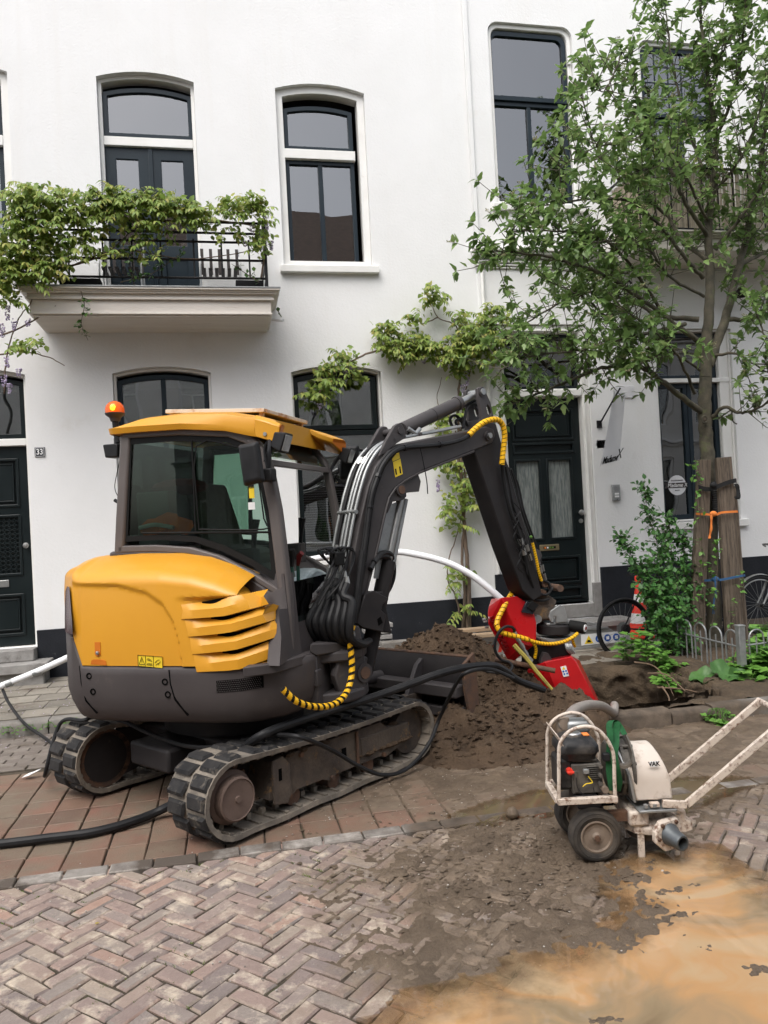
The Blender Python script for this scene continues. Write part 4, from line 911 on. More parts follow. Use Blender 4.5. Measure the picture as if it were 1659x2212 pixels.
# ---------------------------------------------------------------- houses across the street (seen in the panes)
for n, (ax, bx_, ht, m, rf) in enumerate(((-18, -6.2, 9.2, 'far_plaster', 2.6), (-6.1, 7.4, 10.0, 'far_plaster', 3.0), (7.5, 20, 7.6, 'far_plaster', 2.0))):
    h = thing('house', ((ax+bx_)/2, -5.4, 0), ['pale house across the street mirrored in the left panes', 'pale house with brown tiled roof mirrored in the balcony panes', 'pale house across the street mirrored in the right panes'][n], 'house', 'houses across the street')
    Yo = -5.4; holes = []; cx = ax+1.2
    while cx < bx_-1.2:
        for z0 in ((1.2, 4.6, 7.6) if ht > 9.5 else (1.2, 4.6)): holes.append(arch(cx-.52, cx+.52, z0, z0+2.1, .12))
        cx += 2.05
    mb = MB(); mb.plate([[(ax, 0), (bx_, 0), (bx_, ht), (ax, ht)]]+holes, (0, Yo, 0), UX, UZ, (0, -1, 0), 0, .25); obj('wall', mb, m, h, sm=False)
    for hl in holes:
        xs = [p[0] for p in hl]; zs = [p[1] for p in hl]
        f = MB(); frame(f, min(xs), max(xs), min(zs), max(zs)-.12, .12, .09, Yo-.16, Yo-.08); f.bx(min(xs)+.04, max(xs)-.04, Yo-.15, Yo-.09, min(zs)+1.4, min(zs)+1.48); f.bx((min(xs)+max(xs))/2-.03, (min(xs)+max(xs))/2+.03, Yo-.15, Yo-.09, min(zs)+.05, min(zs)+1.4); wq = obj('window', f, 'white_paint', h, sm=False)
        pane(min(xs)+.05, max(xs)-.05, min(zs)+.05, max(zs)-.12, .08, Yo-.14, wq)
        obj('backing', MB().bx(min(xs)-.1, max(xs)+.1, Yo-.6, Yo-.55, min(zs)-.1, max(zs)+.1), 'room', wq, sm=False)
    mb = MB()
    for z, o in ((3.85, .06), (3.93, .14), (7.15, .06), (7.23, .12), (ht-.30, .08), (ht-.12, .20), (ht, .32)): mb.bx(ax, bx_, Yo-.1, Yo+o, z-.05, z+.02)
    obj('cornice', mb, 'white_paint', h, sm=False)
    mb = MB(); mb.add([(ax, Yo+.1, ht+.02), (bx_, Yo+.1, ht+.02), (bx_, Yo-3.2, ht+rf), (ax, Yo-3.2, ht+rf)], [(0, 1, 2, 3)]); obj('roof', mb, 'roof_tile', h, sm=False)
    mb = MB(); mb.bx(ax, bx_, Yo-6, Yo-.26, 0, ht-.1); obj('body', mb, m, h, sm=False)
# ================================================================ MINI EXCAVATOR
CX, CY = 0.0, 5.55
EX = thing('mini_excavator', (CX, CY, 0), 'yellow and dark grey rubber-tracked mini excavator standing on the red pavers', 'excavator')
MU = Matrix.Translation((CX, CY, 0)) @ Matrix.Rotation(R(37.7), 4, 'Z')
MH = Matrix.Translation((CX, CY, 0)) @ Matrix.Rotation(R(-28), 4, 'Z')
HX, HY = MH.to_3x3() @ Vector((1, 0, 0)), MH.to_3x3() @ Vector((0, 1, 0))
def hp(px, py, yl):
    """photo point -> (x,z) on the plane y=yl of the house frame"""
    d = ray(px, py); t = (Vector((CX, CY, 0)).dot(HY)+yl)/(d.x*HY.x+d.y*HY.y)
    w = Vector((d.x*t, d.y*t, CAM_H+d.z*t)); return ((w.x-CX)*HX.x+(w.y-CY)*HX.y, w.z)
def K(cx, cy, yl): return hp(109.7+.3968*cx, 822.9+.3968*cy, yl)
PSI = R(30); OB = Vector((.72, 5.08, 0))
BU = Vector((math.cos(PSI), math.sin(PSI), 0)); BV = Vector((0, 0, 1)); BW = Vector((math.sin(PSI), -math.cos(PSI), 0))
def bw(px, py, off=.08):
    d = ray(px, py); n = BW; t = (OB.dot(n)+off)/d.dot(n); return Vector((d.x*t, d.y*t, CAM_H+d.z*t))
def bs(px, py, off=.08):
    q = bw(px, py, off); return ((q-OB).dot(BU), q.z)
def bprism(poly, d0, d1, off=.08): return MB().prism([bs(*p, off) for p in poly], OB, BU, BV, BW, d0, d1)

# ---- tracks
XR, XF, RR, RF = -.725, .875, .222, .203
def track_path():
    p = []
    for i in range(13): t = R(90)+R(180)*i/12; p.append((XR+RR*math.cos(t), RR+RR*math.sin(t)))
    n = 24
    for i in range(1, n): p.append((XR+(XF-XR)*i/n, .0+.004*math.sin(i*.9)))
    for i in range(13): t = R(-90)+R(180)*i/12; p.append((XF+RF*math.cos(t), RF+.012+RF*math.sin(t)))
    for i in range(1, n):
        s = i/n; p.append((XF+(XR-XF)*s, RF*2+.012+(RR*2-RF*2-.012)*s-.022*math.sin(math.pi*s)))
    return [Vector((a, 0, b+.026)) for a, b in p]
TP = track_path(); TPe = even(TP+[TP[0]], .1065)
def lug_mesh():
    a, b, h = .043, .080, .017; v = [(-a, -b, 0), (a, -b+.012, 0), (a, b-.004, 0), (-a, b, 0), (-a+.014, -b+.014, h), (a-.014, -b+.02, h), (a-.014, b-.012, h), (-a+.014, b-.014, h)]
    mb = MB(); mb.add(v, [(0, 1, 2, 3), (4, 7, 6, 5), (0, 4, 5, 1), (1, 5, 6, 2), (2, 6, 7, 3), (3, 7, 4, 0)]); me = mesh_of('tread_lug', mb, False); me.materials.append(MAT['lug_rubber']); return me
LUG = lug_mesh()
for side in (-1, 1):
    y0 = -.757 if side < 0 else .632; hw = .172
    n = len(TP); mb = MB(); rings = []
    for i in range(n):
        t = (TP[(i+1) % n]-TP[i-1]).normalized(); nn = Vector((t.z, 0, -t.x))  # outward
        o = TP[i]; q = o-nn*.028
        rings.append([(o.x, y0-hw, o.z), (o.x, y0+hw, o.z), (q.x, y0+hw-.004, q.z), (q.x, y0-hw+.004, q.z)])
    rings.append(rings[0]); mb.loft(rings, True, False, MU)
    for i in range(0, len(TPe)):   # inner drive teeth
        a, b = TPe[i-1], TPe[(i+1) % len(TPe)]; t = (b-a).normalized(); nn = Vector((t.z, 0, -t.x)); c = TPe[i]-nn*.045
        rot = Matrix.Rotation(-math.atan2(t.z, t.x), 4, 'Y')
        for dy in (-.045, .045): mb.box((0, 0, 0), (.03, .03, .05), MU @ Matrix.Translation((c.x, y0+dy, c.z)) @ rot)
        mb.box((0, 0, 0), (.022, 2*hw-.03, .012), MU @ Matrix.Translation((TPe[i].x-nn.x*.033, y0, TPe[i].z-nn.z*.033)) @ rot)
    tr = obj('track', mb, 'track_rubber', EX, ang=40)
    for i in range(len(TPe)-1):
        for row in (-1, 1):
            j = i; a, b = TPe[j-1], TPe[j+1]; t = (b-a).normalized(); nn = Vector((t.z, 0, -t.x)); c = TPe[j]+t*(.053 if row > 0 else 0)
            Mx = Matrix(((t.x, 0, nn.x, 0), (0, row, 0, 0), (t.z, 0, nn.z, 0), (0, 0, 0, 1)))
            W = MU @ Matrix.Translation((c.x, y0+row*.085, c.z)) @ Mx
            o = inst('tread_lug', LUG, W.translation, (0, 0, 0), tr); o.matrix_local = Matrix.Translation(-Vector(ORG[tr.name])) @ W
    # track frame with rollers
    fr = MB(); yo = y0+side*.0
    prof = [(-.46, .15), (-.40, .35), (-.26, .375), (.55, .37), (.62, .32), (.84, .30), (.88, .19), (.60, .13), (.52, .145), (.10, .145), (.05, .115), (-.02, .145), (-.24, .15), (-.30, .115)]
    fr.prism(prof, MU @ Vector((0, y0-side*0, 0)), MU.to_3x3() @ Vector((1, 0, 0)), (0, 0, 1), MU.to_3x3() @ Vector((0, 1, 0)), -.115, .115)
    f = obj('track_frame', fr, 'muddy_metal', tr, bevel=.012)
    g = MB(); g.bx(.34, .84, y0-.125, y0+.125, .19, .312, MU); obj('idler_yoke', g, 'muddy_metal', tr, bevel=.008)
    g = MB(); g.tube([MU @ Vector((.30, y0+side*.125, z)) for z in (.15, .23, .33, .37)], .011, 6); obj('frame_strap', g, 'rust', tr)
    obj('frame_hole', MB().bx(.16, .20, y0+side*.116-.003, y0+side*.116+.003,   .235, .29, MU), 'void', tr, sm=False)
    m2 = MB(); m2.prism([(-.44, .12), (-.34, .10), (-.30, .16), (-.31, .33), (-.36, .385), (-.44, .375)], MU @ Vector((0, y0+side*.13, 0)), MU.to_3x3() @ Vector((1, 0, 0)), (0, 0, 1), MU.to_3x3() @ Vector((0, 1, 0)), -.012, .012); gd = obj('sprocket_guard', m2, 'muddy_metal', tr, bevel=.005)
    obj('guard_slot', MB().bx(-.402, -.378, y0+side*.142-.002, y0+side*.142+.002, .25, .32, MU), 'void', gd, sm=False)
    for bx__, bz__ in ((-.31, .135), (.06, .135), (.56, .15), (-.2, .35)): obj('frame_bolt', MB().cyl(MU @ Vector((bx__, y0+side*.11, bz__)), MU @ Vector((bx__, y0+side*.135, bz__)), .016, n=6), 'rust', tr)
    pk = MB()
    for i in range(90):
        xx_, yy_ = random.uniform(-.32, .85), y0+random.uniform(-.12, .12); rr_ = random.uniform(.012, .04); zz__ = .372 if xx_ < .56 else .315
        if xx_ > .3 and random.random() < .5: zz__, yy_ = .20, y0+side*.12
        pk.ball((xx_, yy_, zz__), (rr_*1.3, rr_, rr_*.5), 6, 4, MU)
    tag(obj('packed_mud', pk, 'soil', tr, ang=30), kind='stuff')
    for rx in (-.25, .1, .43):
        obj('roller', MB().cyl(MU @ Vector((rx, y0-.09, .105)), MU @ Vector((rx, y0+.09, .105)), .055, n=14), 'rust', tr)
    for dy in (-.055, .055):
        obj('idler', MB().cyl(MU @ Vector((XF, y0+dy-.03, RF+.03)), MU @ Vector((XF, y0+dy+.03, RF+.03)), RF-.045, n=24), 'muddy_metal', tr)
    # sprocket + drive motor
    sp = MB(); N_ = 15; ring_ = []
    for i in range(N_*4): rr = RR-.03 if i % 4 in (0, 1) else RR-.075; t = 2*math.pi*i/(N_*4); ring_.append((rr*math.cos(t), rr*math.sin(t)))
    sp.prism(ring_, MU @ Vector((XR, y0, RR+.026)), MU.to_3x3() @ Vector((1, 0, 0)), (0, 0, 1), MU.to_3x3() @ Vector((0, 1, 0)), -.02, .02); obj('sprocket', sp, 'rust', tr)
    my = Matrix.Translation((XR, y0, RR+.026)) @ Matrix.Rotation(R(90)*(1 if side < 0 else -1), 4, 'X')
    obj('drive_hub', MB().lathe([(.001, 0), (.15, 0), (.15, .10), (.125, .115), (.122, .165), (.112, .172), (.11, .166), (.02, .166), (.018, .176), (.001, .176)], 28, MU @ my), 'hub', tr)
    # inner final-drive guard plate (seen on the far track)
    gp = [(XR+.17*math.cos(R(a)), RR+.03+.17*math.sin(R(a))) for a in range(80, 281, 20)]+[(-.30, .16), (-.24, .30), (-.33, .40)]
    gm = MB(); gm.prism(gp, MU @ Vector((0, y0-side*.13, 0)), MU.to_3x3() @ Vector((1, 0, 0)), (0, 0, 1), MU.to_3x3() @ Vector((0, 1, 0)), -.02, .02); obj('drive_guard', gm, 'arm_dark', tr, bevel=.01)
    gm = MB(); gm.lathe([(.155, -.03), (.19, -.03), (.19, .03), (.155, .03)], 28, MU @ Matrix.Translation((XR, y0-side*.12, RR+.026)) @ MX, caps=False); obj('hub_ring', gm, 'rust', tr)
# ---- chassis, swing bearing
mb = MB(); mb.bx(-.42, .48, -.55, .55, .24, .42, MU); mb.bx(-.7, .75, -.22, .22, .25, .40, MU); ch = obj('chassis', mb, 'arm_dark', EX, bevel=.02)
obj('slew_ring', MB().lathe([(.48, .42), (.48, .56), (.42, .58), (.42, .66)], 32, MH), 'arm_dark', EX)
# ---- dozer blade
bl_ = []
BXp, hb = 1.56, .90
for i in range(9):
    t = i/8; z = .17+.46*t; bl_.append((BXp+.07*(2*t-1)**2+.01, z))
rings = [[(x, y, z) for x, z in bl_]+[(x+.022, y, z) for x, z in reversed(bl_)] for y in (-hb, -.3, .3, hb)]
mb = MB(); mb.loft(rings, True, True, MU); blade = obj('blade', mb, 'arm_dark', EX, bevel=.003)
mb = MB(); mb.bx(BXp+.06, BXp+.10, -hb, hb, .15, .21, MU); obj('cutting_edge', mb, 'rust', blade)
obj('top_edge', MB().cyl(MU @ Vector((BXp+.09, -hb, .632)), MU @ Vector((BXp+.09, hb, .632)), .014, n=8), 'rust', blade)
for s in (-1, 1):
    ep = [(BXp+.14, .12), (BXp+.02, .13), (BXp-.045, .40), (BXp-.05, .60), (BXp+.10, .67), (BXp+.12, .60)]
    hole = [(BXp+.03+.022*math.cos(2*math.pi*i/10), .575+.045*math.sin(2*math.pi*i/10)) for i in range(10)]
    m2 = MB(); m2.plate([ep, hole], MU @ Vector((0, s*hb, 0)), MU.to_3x3() @ Vector((1, 0, 0)), (0, 0, 1), MU.to_3x3() @ Vector((0, 1, 0)), -.012, .012); obj('end_plate', m2, 'rust', blade, bevel=.003)
for y in (-.42, .42):
    m2 = MB(); m2.prism([(.70, .34), (.72, .24), (BXp-.02, .24), (BXp, .34)], MU @ Vector((0, y, 0)), MU.to_3x3() @ Vector((1, 0, 0)), (0, 0, 1), MU.to_3x3() @ Vector((0, 1, 0)), -.035, .035); obj('push_arm', m2, 'muddy_metal', blade, bevel=.008)
    m2 = MB(); m2.prism([(BXp-.20, .30), (BXp+.03, .34), (BXp+.04, .60), (BXp-.03, .56)], MU @ Vector((0, y, 0)), MU.to_3x3() @ Vector((1, 0, 0)), (0, 0, 1), MU.to_3x3() @ Vector((0, 1, 0)), -.02, .02); obj('rib', m2, 'boom_grey', blade, bevel=.004)
m2 = MB(); m2.bx(BXp-.10, BXp+.03, -.86, .86, .335, .43, MU); m2.bx(BXp-.06, BXp+.03, -.86, .86, .17, .25, MU); obj('box_section', m2, 'boom_grey', blade, bevel=.012)
obj('blade_cylinder', MB().cyl(MU @ Vector((.5, 0, .45)), MU @ Vector((BXp, 0, .42)), .05, n=14), 'boom_grey', blade)

# ---- upper structure footprint
def foot(off=0.0, fx=0.0):
    p = [(.80+fx, -.30), (.79+fx, -.52), (.73+fx, -.68), (.62, -.80), (.50, -.868), (.30, -.895), (.0, -.905), (-.25, -.905), (-.46, -.902), (-.56, -.893)]
    for a in range(-127, -234, -5): p.append((1.075*math.cos(R(a)), 1.075*math.sin(R(a))))
    p += [(-.56, .893), (0, .905), (.5, .868), (.73+fx, .68), (.80+fx, .30)]
    out = []; n = len(p)
    for i in range(n):
        a, b = Vector(p[i-1]), Vector(p[(i+1) % n]); t = (b-a).normalized(); nn = Vector((-t.y, t.x)) if False else Vector((t.y, -t.x))
        c = Vector(p[i]); s = -1 if (nn.dot(c) > 0) else 1
        out.append((c.x+s*nn.x*off, c.y+s*nn.y*off))
    return out
def ringz(off, z, fx=0): return [(x, y, z) for x, y in foot(off, fx)]
mb = MB(); zz = lambda r, f: [(x, y, z+f(x, y)) for x, y, z in r]
rise = lambda x, y: .20*sstep(-.58, -.66, x)
mb.loft([ringz(.10, .60), ringz(.055, .625), ringz(.02, .70), ringz(.0, .78), ringz(0, .90), zz(ringz(0, .935), rise), zz(ringz(.012, .95), rise), zz(ringz(.05, .952), rise)], True, True, MH)
skirt = obj('counterweight', mb, 'dark_plastic', EX, ang=50)
# panel seams on the skirt, bolts, air grille, scratches
def on_flank(x, z, out=.0):    # point on right flank surface
    f = foot(-out); 
    for (a, b) in zip(f[2:13], f[3:14]):
        if b[0] <= x <= a[0]: t = (x-b[0])/(a[0]-b[0]+1e-9); return Vector((x, b[1]+(a[1]-b[1])*t, z))
    return Vector((x, -.905-out, z))
for pts in (((-.575, .955), (-.565, .85), (-.54, .74), (-.48, .66)), ((.06, .935), (.065, .85), (.09, .76), (.15, .66))):
    m2 = MB(); m2.tube([MH @ on_flank(x, z, -.004 if z > .76 else -.004-.03*(.76-z)/.1) for x, z in pts], .007, 6); obj('panel_gap', m2, 'void', skirt)
for x, z in ((-.50, .895), (-.475, .80), (.03, .865), (.045, .79)):
    c = on_flank(x, z); m2 = MB(); m2.lathe([(.020, -.004), (.020, .004), (.013, .004), (.011, -.003), (.001, -.003)], 14, MH @ Matrix.Translation((c.x, c.y, c.z)) @ MX); obj('bolt_recess', m2, 'void', skirt)
m2 = MB(); gx = [.36+.02*i for i in range(14)]
for k in range(len(gx)-1):
    a0, a1 = on_flank(gx[k], .83, .003), on_flank(gx[k+1], .83, .003)
    m2.add([MH @ Vector((a0.x, a0.y, .80+.06*(gx[k]-.36))), MH @ Vector((a1.x, a1.y, .80+.06*(gx[k+1]-.36))), MH @ Vector((a1.x, a1.y, .87+.06*(gx[k+1]-.36))), MH @ Vector((a0.x, a0.y, .87+.06*(gx[k]-.36)))], [(0, 1, 2, 3)])
ag = obj('air_grille', m2, 'void', skirt)
m2 = MB()
for i in range(24):
    for k in range(6):
        x = .365+i*.0105+(.005 if k % 2 else 0); z = .806+k*.0115+.06*(x-.36)
        if x > .61: continue
        c = on_flank(x, z, .004); m2.cyl(MH @ c, MH @ (c+Vector((0, -.001, 0))), .0035, n=5)
obj('grille_mesh', m2, 'dark_plastic', ag)

# ---- yellow hood
def interp(x, T):
    for (a, b), (c, d) in zip(T, T[1:]):
        if a <= x <= c: t = (x-a)/(c-a); return b+(d-b)*t
    return T[0][1] if x < T[0][0] else T[-1][1]
TOPZ = [(-1.2, 1.60), (-.3, 1.625), (.0, 1.615), (.2, 1.585), (.36, 1.53), (.48, 1.47), (.585, 1.385), (.65, 1.28), (.70, 1.16), (.735, .99)]
CREASE = [(-1.2, 1.455), (-.62, 1.455), (-.28, 1.44), (-.08, 1.39), (.03, 1.32), (.10, 1.21), (.135, 1.08), (.15, .9)]
def hood_pts(side):
    f = foot(.012); idx = [i for i, p in enumerate(f) if p[1] <= .001 and p[0] < .735]
    P = [f[i] for i in idx]
    path = even([Vector((a, b, 0)) for a, b in P]+[Vector((-1.062, 0, 0))], .011); return path
rows = 64; hp_ = hood_pts(-1); rings = []; rings0 = []
def louvre_recess(x, z):
    xl = .07+.30*(1.40-z)
    return .034*sstep(xl, xl+.20, x)*sstep(.955, .985, z)*(1-sstep(1.335, 1.362, z))
for q in hp_:
    x, y = q.x, q.y; T = interp(x, TOPZ); z0 = .956+.20*sstep(-.58, -.66, x)
    back = sstep(-.56, -.95, x)
    ri = .30*(1-.35*back); ihr = min(.24, (T-z0)*.55)
    rad = Vector((x, y)).normalized() if x < -.45 else Vector((0, -1)) if x < .5 else Vector((.55, -.84)).normalized()
    rad = Vector((0, -1)).lerp(Vector((x, y)).normalized(), back).normalized() if x < .5 else rad
    r = []; r00 = []
    for k in range(rows):
        v = k/(rows-1); 
        k_ = clamp((T-z0)/.66, .15, 1); zs_, zr_ = T-.185*k_, T-.085*k_
        if v < .55: z = z0+(zs_-z0)*v/.55; inn = .022*(v/.55)**2
        elif v < .8: a = R(62)*(v-.55)/.25; z = zs_+(zr_-zs_)*math.sin(a)/math.sin(R(62)); inn = .022+.10*(1-math.cos(a))/(1-math.cos(R(62)))*.75
        else: u_ = (v-.8)/.2; z = zr_+(T-zr_)*(u_*(1.7-.7*u_)); inn = .097+(ri-.05)*u_
        cz = interp(x, CREASE); pr = .016*sstep(-.016, .016, z-cz)*sstep(-.70, -.58, x) if x < .15 else .016
        pr *= 1-.9*sstep(.6, 1.0, v)
        lean = -.03*sstep(1.0, 1.5, z)*back
        p = Vector((x, y))-rad*(inn-pr+lean); r00.append((p.x, p.y, z)); p = p-rad*louvre_recess(x, z); r.append((p.x, p.y, z))
    rings.append(r); rings0.append(r00)
# mirror to the left side for a whole hood
left = [[(x, -y, z) for x, y, z in r] for r in reversed(rings) if r[0][0] < .1]
mb = MB(); mb.loft(rings+left, False, False, MH)
hood = obj('hood', mb, 'yellow_paint', EX, ang=28)
m2 = MB(); m2.add([MH @ Vector(r[-1]) for r in rings+left], [tuple(range(len(rings+left)))]); obj('hood_top', m2, 'dark_plastic', hood)
# louvre slats with dark slots
RX = sorted([r for r in rings0 if -.60 < r[0][0] < .73], key=lambda r: r[0][0])
def hood_y(x, z):
    """flank surface y of the hood at x,z (right side), interpolated"""
    def row(r):
        for k in range(rows-1):
            if r[k][2] <= z <= r[k+1][2]: t = (z-r[k][2])/max(1e-6, r[k+1][2]-r[k][2]); return r[k][1]+(r[k+1][1]-r[k][1])*t
        return r[0][1] if z < r[0][2] else r[int(rows*.55)][1]
    for A_, B_ in zip(RX, RX[1:]):
        if A_[0][0] <= x <= B_[0][0]: t = (x-A_[0][0])/max(1e-6, B_[0][0]-A_[0][0]); return row(A_)+(row(B_)-row(A_))*t
    return row(RX[0]) if x < RX[0][0][0] else row(RX[-1])
RIM = [(690, 1208), (790, 1192), (880, 1176), (1030, 1148)]
SLAT = [([(715, 1252), (860, 1241), (930, 1236), (1108, 1184)], [(708, 1298), (880, 1286), (942, 1281), (1128, 1231)]),
        ([(740, 1350), (890, 1332), (965, 1325), (1142, 1277)], [(748, 1393), (920, 1377), (972, 1370), (1160, 1320)]),
        ([(762, 1446), (925, 1427), (1000, 1419), (1170, 1369)], [(770, 1488), (950, 1472), (1008, 1464), (1190, 1411)]),
        ([(785, 1545), (950, 1526), (1018, 1518), (1196, 1461)], [(795, 1584), (960, 1578), (1020, 1572), (1208, 1512)])]
OUT = (.000, .014, .016, .006)
def dense(pts, vals=None):
    o = []
    for i in range(3):
        for k in range(5):
            t = k/5; o.append((pts[i][0]+(pts[i+1][0]-pts[i][0])*t, pts[i][1]+(pts[i+1][1]-pts[i][1])*t))
    o.append(pts[3]); return o
OD = [OUT[min(i//5, 2)]+(OUT[min(i//5, 2)+1]-OUT[min(i//5, 2)])*((i % 5)/5 if i < 15 else 1) for i in range(16)]
prev = dense(RIM)
for i, (ue, le) in enumerate(SLAT):
    ue, le = dense(ue), dense(le); rowsA, rowsB, rowsC, rowsD = [], [], [], []
    for k in range(16):
        def at_(p, o, rec=0): x, z = K(p[0], p[1], -.90); x = min(x, .70); return Vector((x, hood_y(x, z)-o+rec*louvre_recess(x, z), z))
        rowsA.append(at_((prev[k][0]*.5+ue[k][0]*.5, prev[k][1]+(4 if i else 12)), .002, 1)); rowsB.append(at_(ue[k], OD[k]+.001)); rowsC.append(at_(le[k], OD[k]+.001)); rowsD.append(at_((le[k][0], le[k][1]+3), -.002, 1))
    m2 = MB(); m2.loft([[MH @ p for p in r] for r in (rowsA, rowsB, rowsC, rowsD)], False, False); obj('louvre', m2, 'yellow_paint', hood, ang=25)
    a_, b_ = [], []
    kz = 12 if i == 0 else 15
    for k in range(4, kz):
        s_ = (k-4)/(kz-5); p = rowsA[k]; wd = .030*math.sin(math.pi*(.08+.92*s_)**.8)
        a_.append(MH @ Vector((p.x, p.y-.002, p.z+.001))); q = rowsA[k].lerp(rowsB[k], min(.6, wd/max(.01, (rowsA[k]-rowsB[k]).length))); b_.append(MH @ Vector((q.x, q.y-.002, q.z)))
    m2 = MB(); m2.loft([a_, b_], False, False); obj('slot', m2, 'void', hood, sm=False)
    prev = le
# hood lock recess, handle recess, warning label
def flank_plate(poly, out, mat, name, parent, th=.003):
    m2 = MB(); n = len(poly); pts = [(x, hood_y(x, z)-out, z) for x, z in poly]; pts2 = [(x, y-th, z) for x, y, z in pts]
    m2.add([MH @ Vector(p) for p in pts+pts2], [tuple(range(n)), tuple(range(2*n-1, n-1, -1))]+[(i, (i+1) % n, n+(i+1) % n, n+i) for i in range(n)]); return obj(name, m2, mat, parent, sm=False)
lk = [(-.455, 1.02), (-.435, 1.01), (-.415, 1.02), (-.415, 1.10), (-.455, 1.10)]
lo_ = flank_plate(lk, .001, 'orange_edge', 'lock_recess', hood)
c = Vector((-.432, hood_y(-.43, 1.04)-.004, 1.035)); obj('lock', MB().lathe([(.011, 0), (.011, .01), (.005, .012), (.001, .012)], 12, MH @ Matrix.Translation(c) @ MX), 'steel', lo_)
flank_plate([(-.49, .965), (-.375, .96), (-.38, .985), (-.40, .993), (-.465, .995), (-.485, .988)], .001, 'orange_edge', 'hand_recess', hood)
lab = flank_plate([(-.15, .957), (.015, .944), (.015, 1.012), (-.15, 1.022)], .002, 'sticker_yellow', 'warning_label', hood)
def lab_line(a, b, name='mark', w=.003):
    m2 = MB(); pts = [Vector((x, hood_y(x, z)-.007, z)) for x, z in (a, b)]; m2.tube([MH @ p for p in pts], w*.5, 4); return m2
mk = MB()
for a, b in (((-.15, .957), (.015, .944)), ((.015, .944), (.015, 1.012)), ((.015, 1.012), (-.15, 1.022)), ((-.15, 1.022), (-.15, .957)), ((-.098, .953), (-.098, 1.019)), ((-.045, .949), (-.045, 1.016)), ((-.143, .968), (-.105, .965)), ((-.105, .965), (-.124, 1.01)), ((-.124, 1.01), (-.143, .968)), ((-.124, .978), (-.124, .997)), ((-.124, .972), (-.124, .9735)), ((-.09, .965), (-.052, .962)), ((-.088, .972), (-.055, .97)), ((-.088, .995), (-.055, .985)), ((-.085, 1.003), (-.06, .993)), ((-.036, .975), (-.02, .99)), ((-.03, .962), (-.012, .975)), ((-.02, .99), (-.005, .995)), ((-.015, .965), (.003, .985))):
    q = lab_line(a, b); mk.add(q.v, q.f)
obj('label_print', mk, 'ink', lab, sm=False)
# rear corner lamp column (right and left)
for s in (-1, 1):
    rg = []
    for t in (0, .25, .5, .75, 1):
        rg.append([((1.080-.012*q)*math.cos(R(a_)), s*(1.080-.012*q)*math.sin(R(-a_)), z) for q, z, a0, a1 in ((0, 1.145, -124.5, -146), (.2, 1.22, -125, -146), (1, 1.40, -128, -144), (1.6, 1.435, -130, -143)) for a_ in (a0+(a1-a0)*t,)])
    m2 = MB(); m2.loft(rg, False, False, MH); lp = obj('tail_lamp', m2, 'tail_lens', EX)
# ---- dark platform under the cab, right front corner panel
def side_prism(poly, y0, y1, mat, name, parent, bevel=.008):
    m2 = MB(); m2.prism(poly, MH @ Vector((0, 0, 0)), HX, (0, 0, 1), HY, y0, y1); return obj(name, m2, mat, parent, bevel=bevel)
side_prism([(-.55, .9), (.74, .9), (.70, 1.10), (.665, 1.30), (.40, 1.49), (.15, 1.60), (-.15, 1.635), (-.55, 1.64)], -.585, .56, 'dark_plastic', 'platform', EX, .02)
# corner panel between hood front edge and cab pillar
cp = []
for z, xi in ((.95, .715), (1.1, .69), (1.25, .635), (1.38, .56), (1.46, .46)):
    y = -.86+.36*(z-.95)/.55
    cp.append([(xi-.05, y+.02, z), (xi+.03, y+.015, z), (.72-.06*(z-.95), -.60, z), (.74-.06*(z-.95), -.50, z)])
m2 = MB(); m2.loft(cp, False, False, MH); obj('corner_panel', m2, 'dark_plastic', EX)
m2 = MB(); m2.loft([[(x, y-.10 if k < 2 else y, z) for k, (x, y, z) in enumerate(((.56, -.84, zz_), (.70, -.72, zz_), (.77, -.58, zz_), (.79, -.40, zz_), (.5, -.4, zz_)))] for zz_ in (.90, .958)], True, True, MH); obj('floor_edge', m2, 'dark_plastic', EX, bevel=.006)

# ---- cab
YN, YFc = -.555, .505
cabp = thing('cab', (CX, CY, 0), None, None); cabp.parent = EX; cabp.location = (0, 0, 0); ORG[cabp.name] = (CX, CY, 0)
A_b, A_m, A_t = (.675, .97), (.655, 1.7), (.60, 2.20)
outl = [(-.515, 1.63), (-.41, 2.40)]
# pillars: rear right / rear left / front right / front left
def pillar(pts, y, wx, wy, name='pillar', mat='grey_metal'):
    rg = [[(x-wx/2, y-wy/2, z), (x+wx/2, y-wy/2, z), (x+wx/2, y+wy/2, z), (x-wx/2, y+wy/2, z)] for x, z in pts]
    m2 = MB(); m2.loft(rg, True, True, MH); return obj(name, m2, mat, cabp, bevel=.016, seg=3, ang=50)
fp = [(.685, .955), (.68, 1.3), (.66, 1.6), (.64, 1.85), (.60, 2.1), (.565, 2.22), (.50, 2.30)]
rp = [(-.475, 1.62), (-.45, 1.85), (-.42, 2.1), (-.385, 2.40)]
pillar(fp, YN, .075, .075); pillar(fp, YFc, .06, .06); pillar(rp, YN, .075, .06); pillar(rp, YFc, .075, .06)
# side sill following the sweep
sw = [(-.48, 1.655), (-.2, 1.65), (.05, 1.625), (.25, 1.565), (.45, 1.465), (.66, 1.335)]
for y in (YN, YFc):
    rg = [[(x, y-.03, z-.025), (x, y+.03, z-.025), (x, y+.03, z+.02), (x, y-.03, z+.02)] for x, z in sw]; m2 = MB(); m2.loft(rg, True, True, MH); obj('sill', m2, 'grey_metal', cabp, bevel=.008)
    rg = [[(x, y-.03, z-.03), (x, y+.03, z-.03), (x, y+.03, z+.03), (x, y-.03, z+.03)] for x, z in ((-.40, 2.40), (0, 2.39), (.35, 2.35), (.54, 2.27))]; m2 = MB(); m2.loft(rg, True, True, MH); obj('roof_rail', m2, 'grey_metal', cabp, bevel=.008)
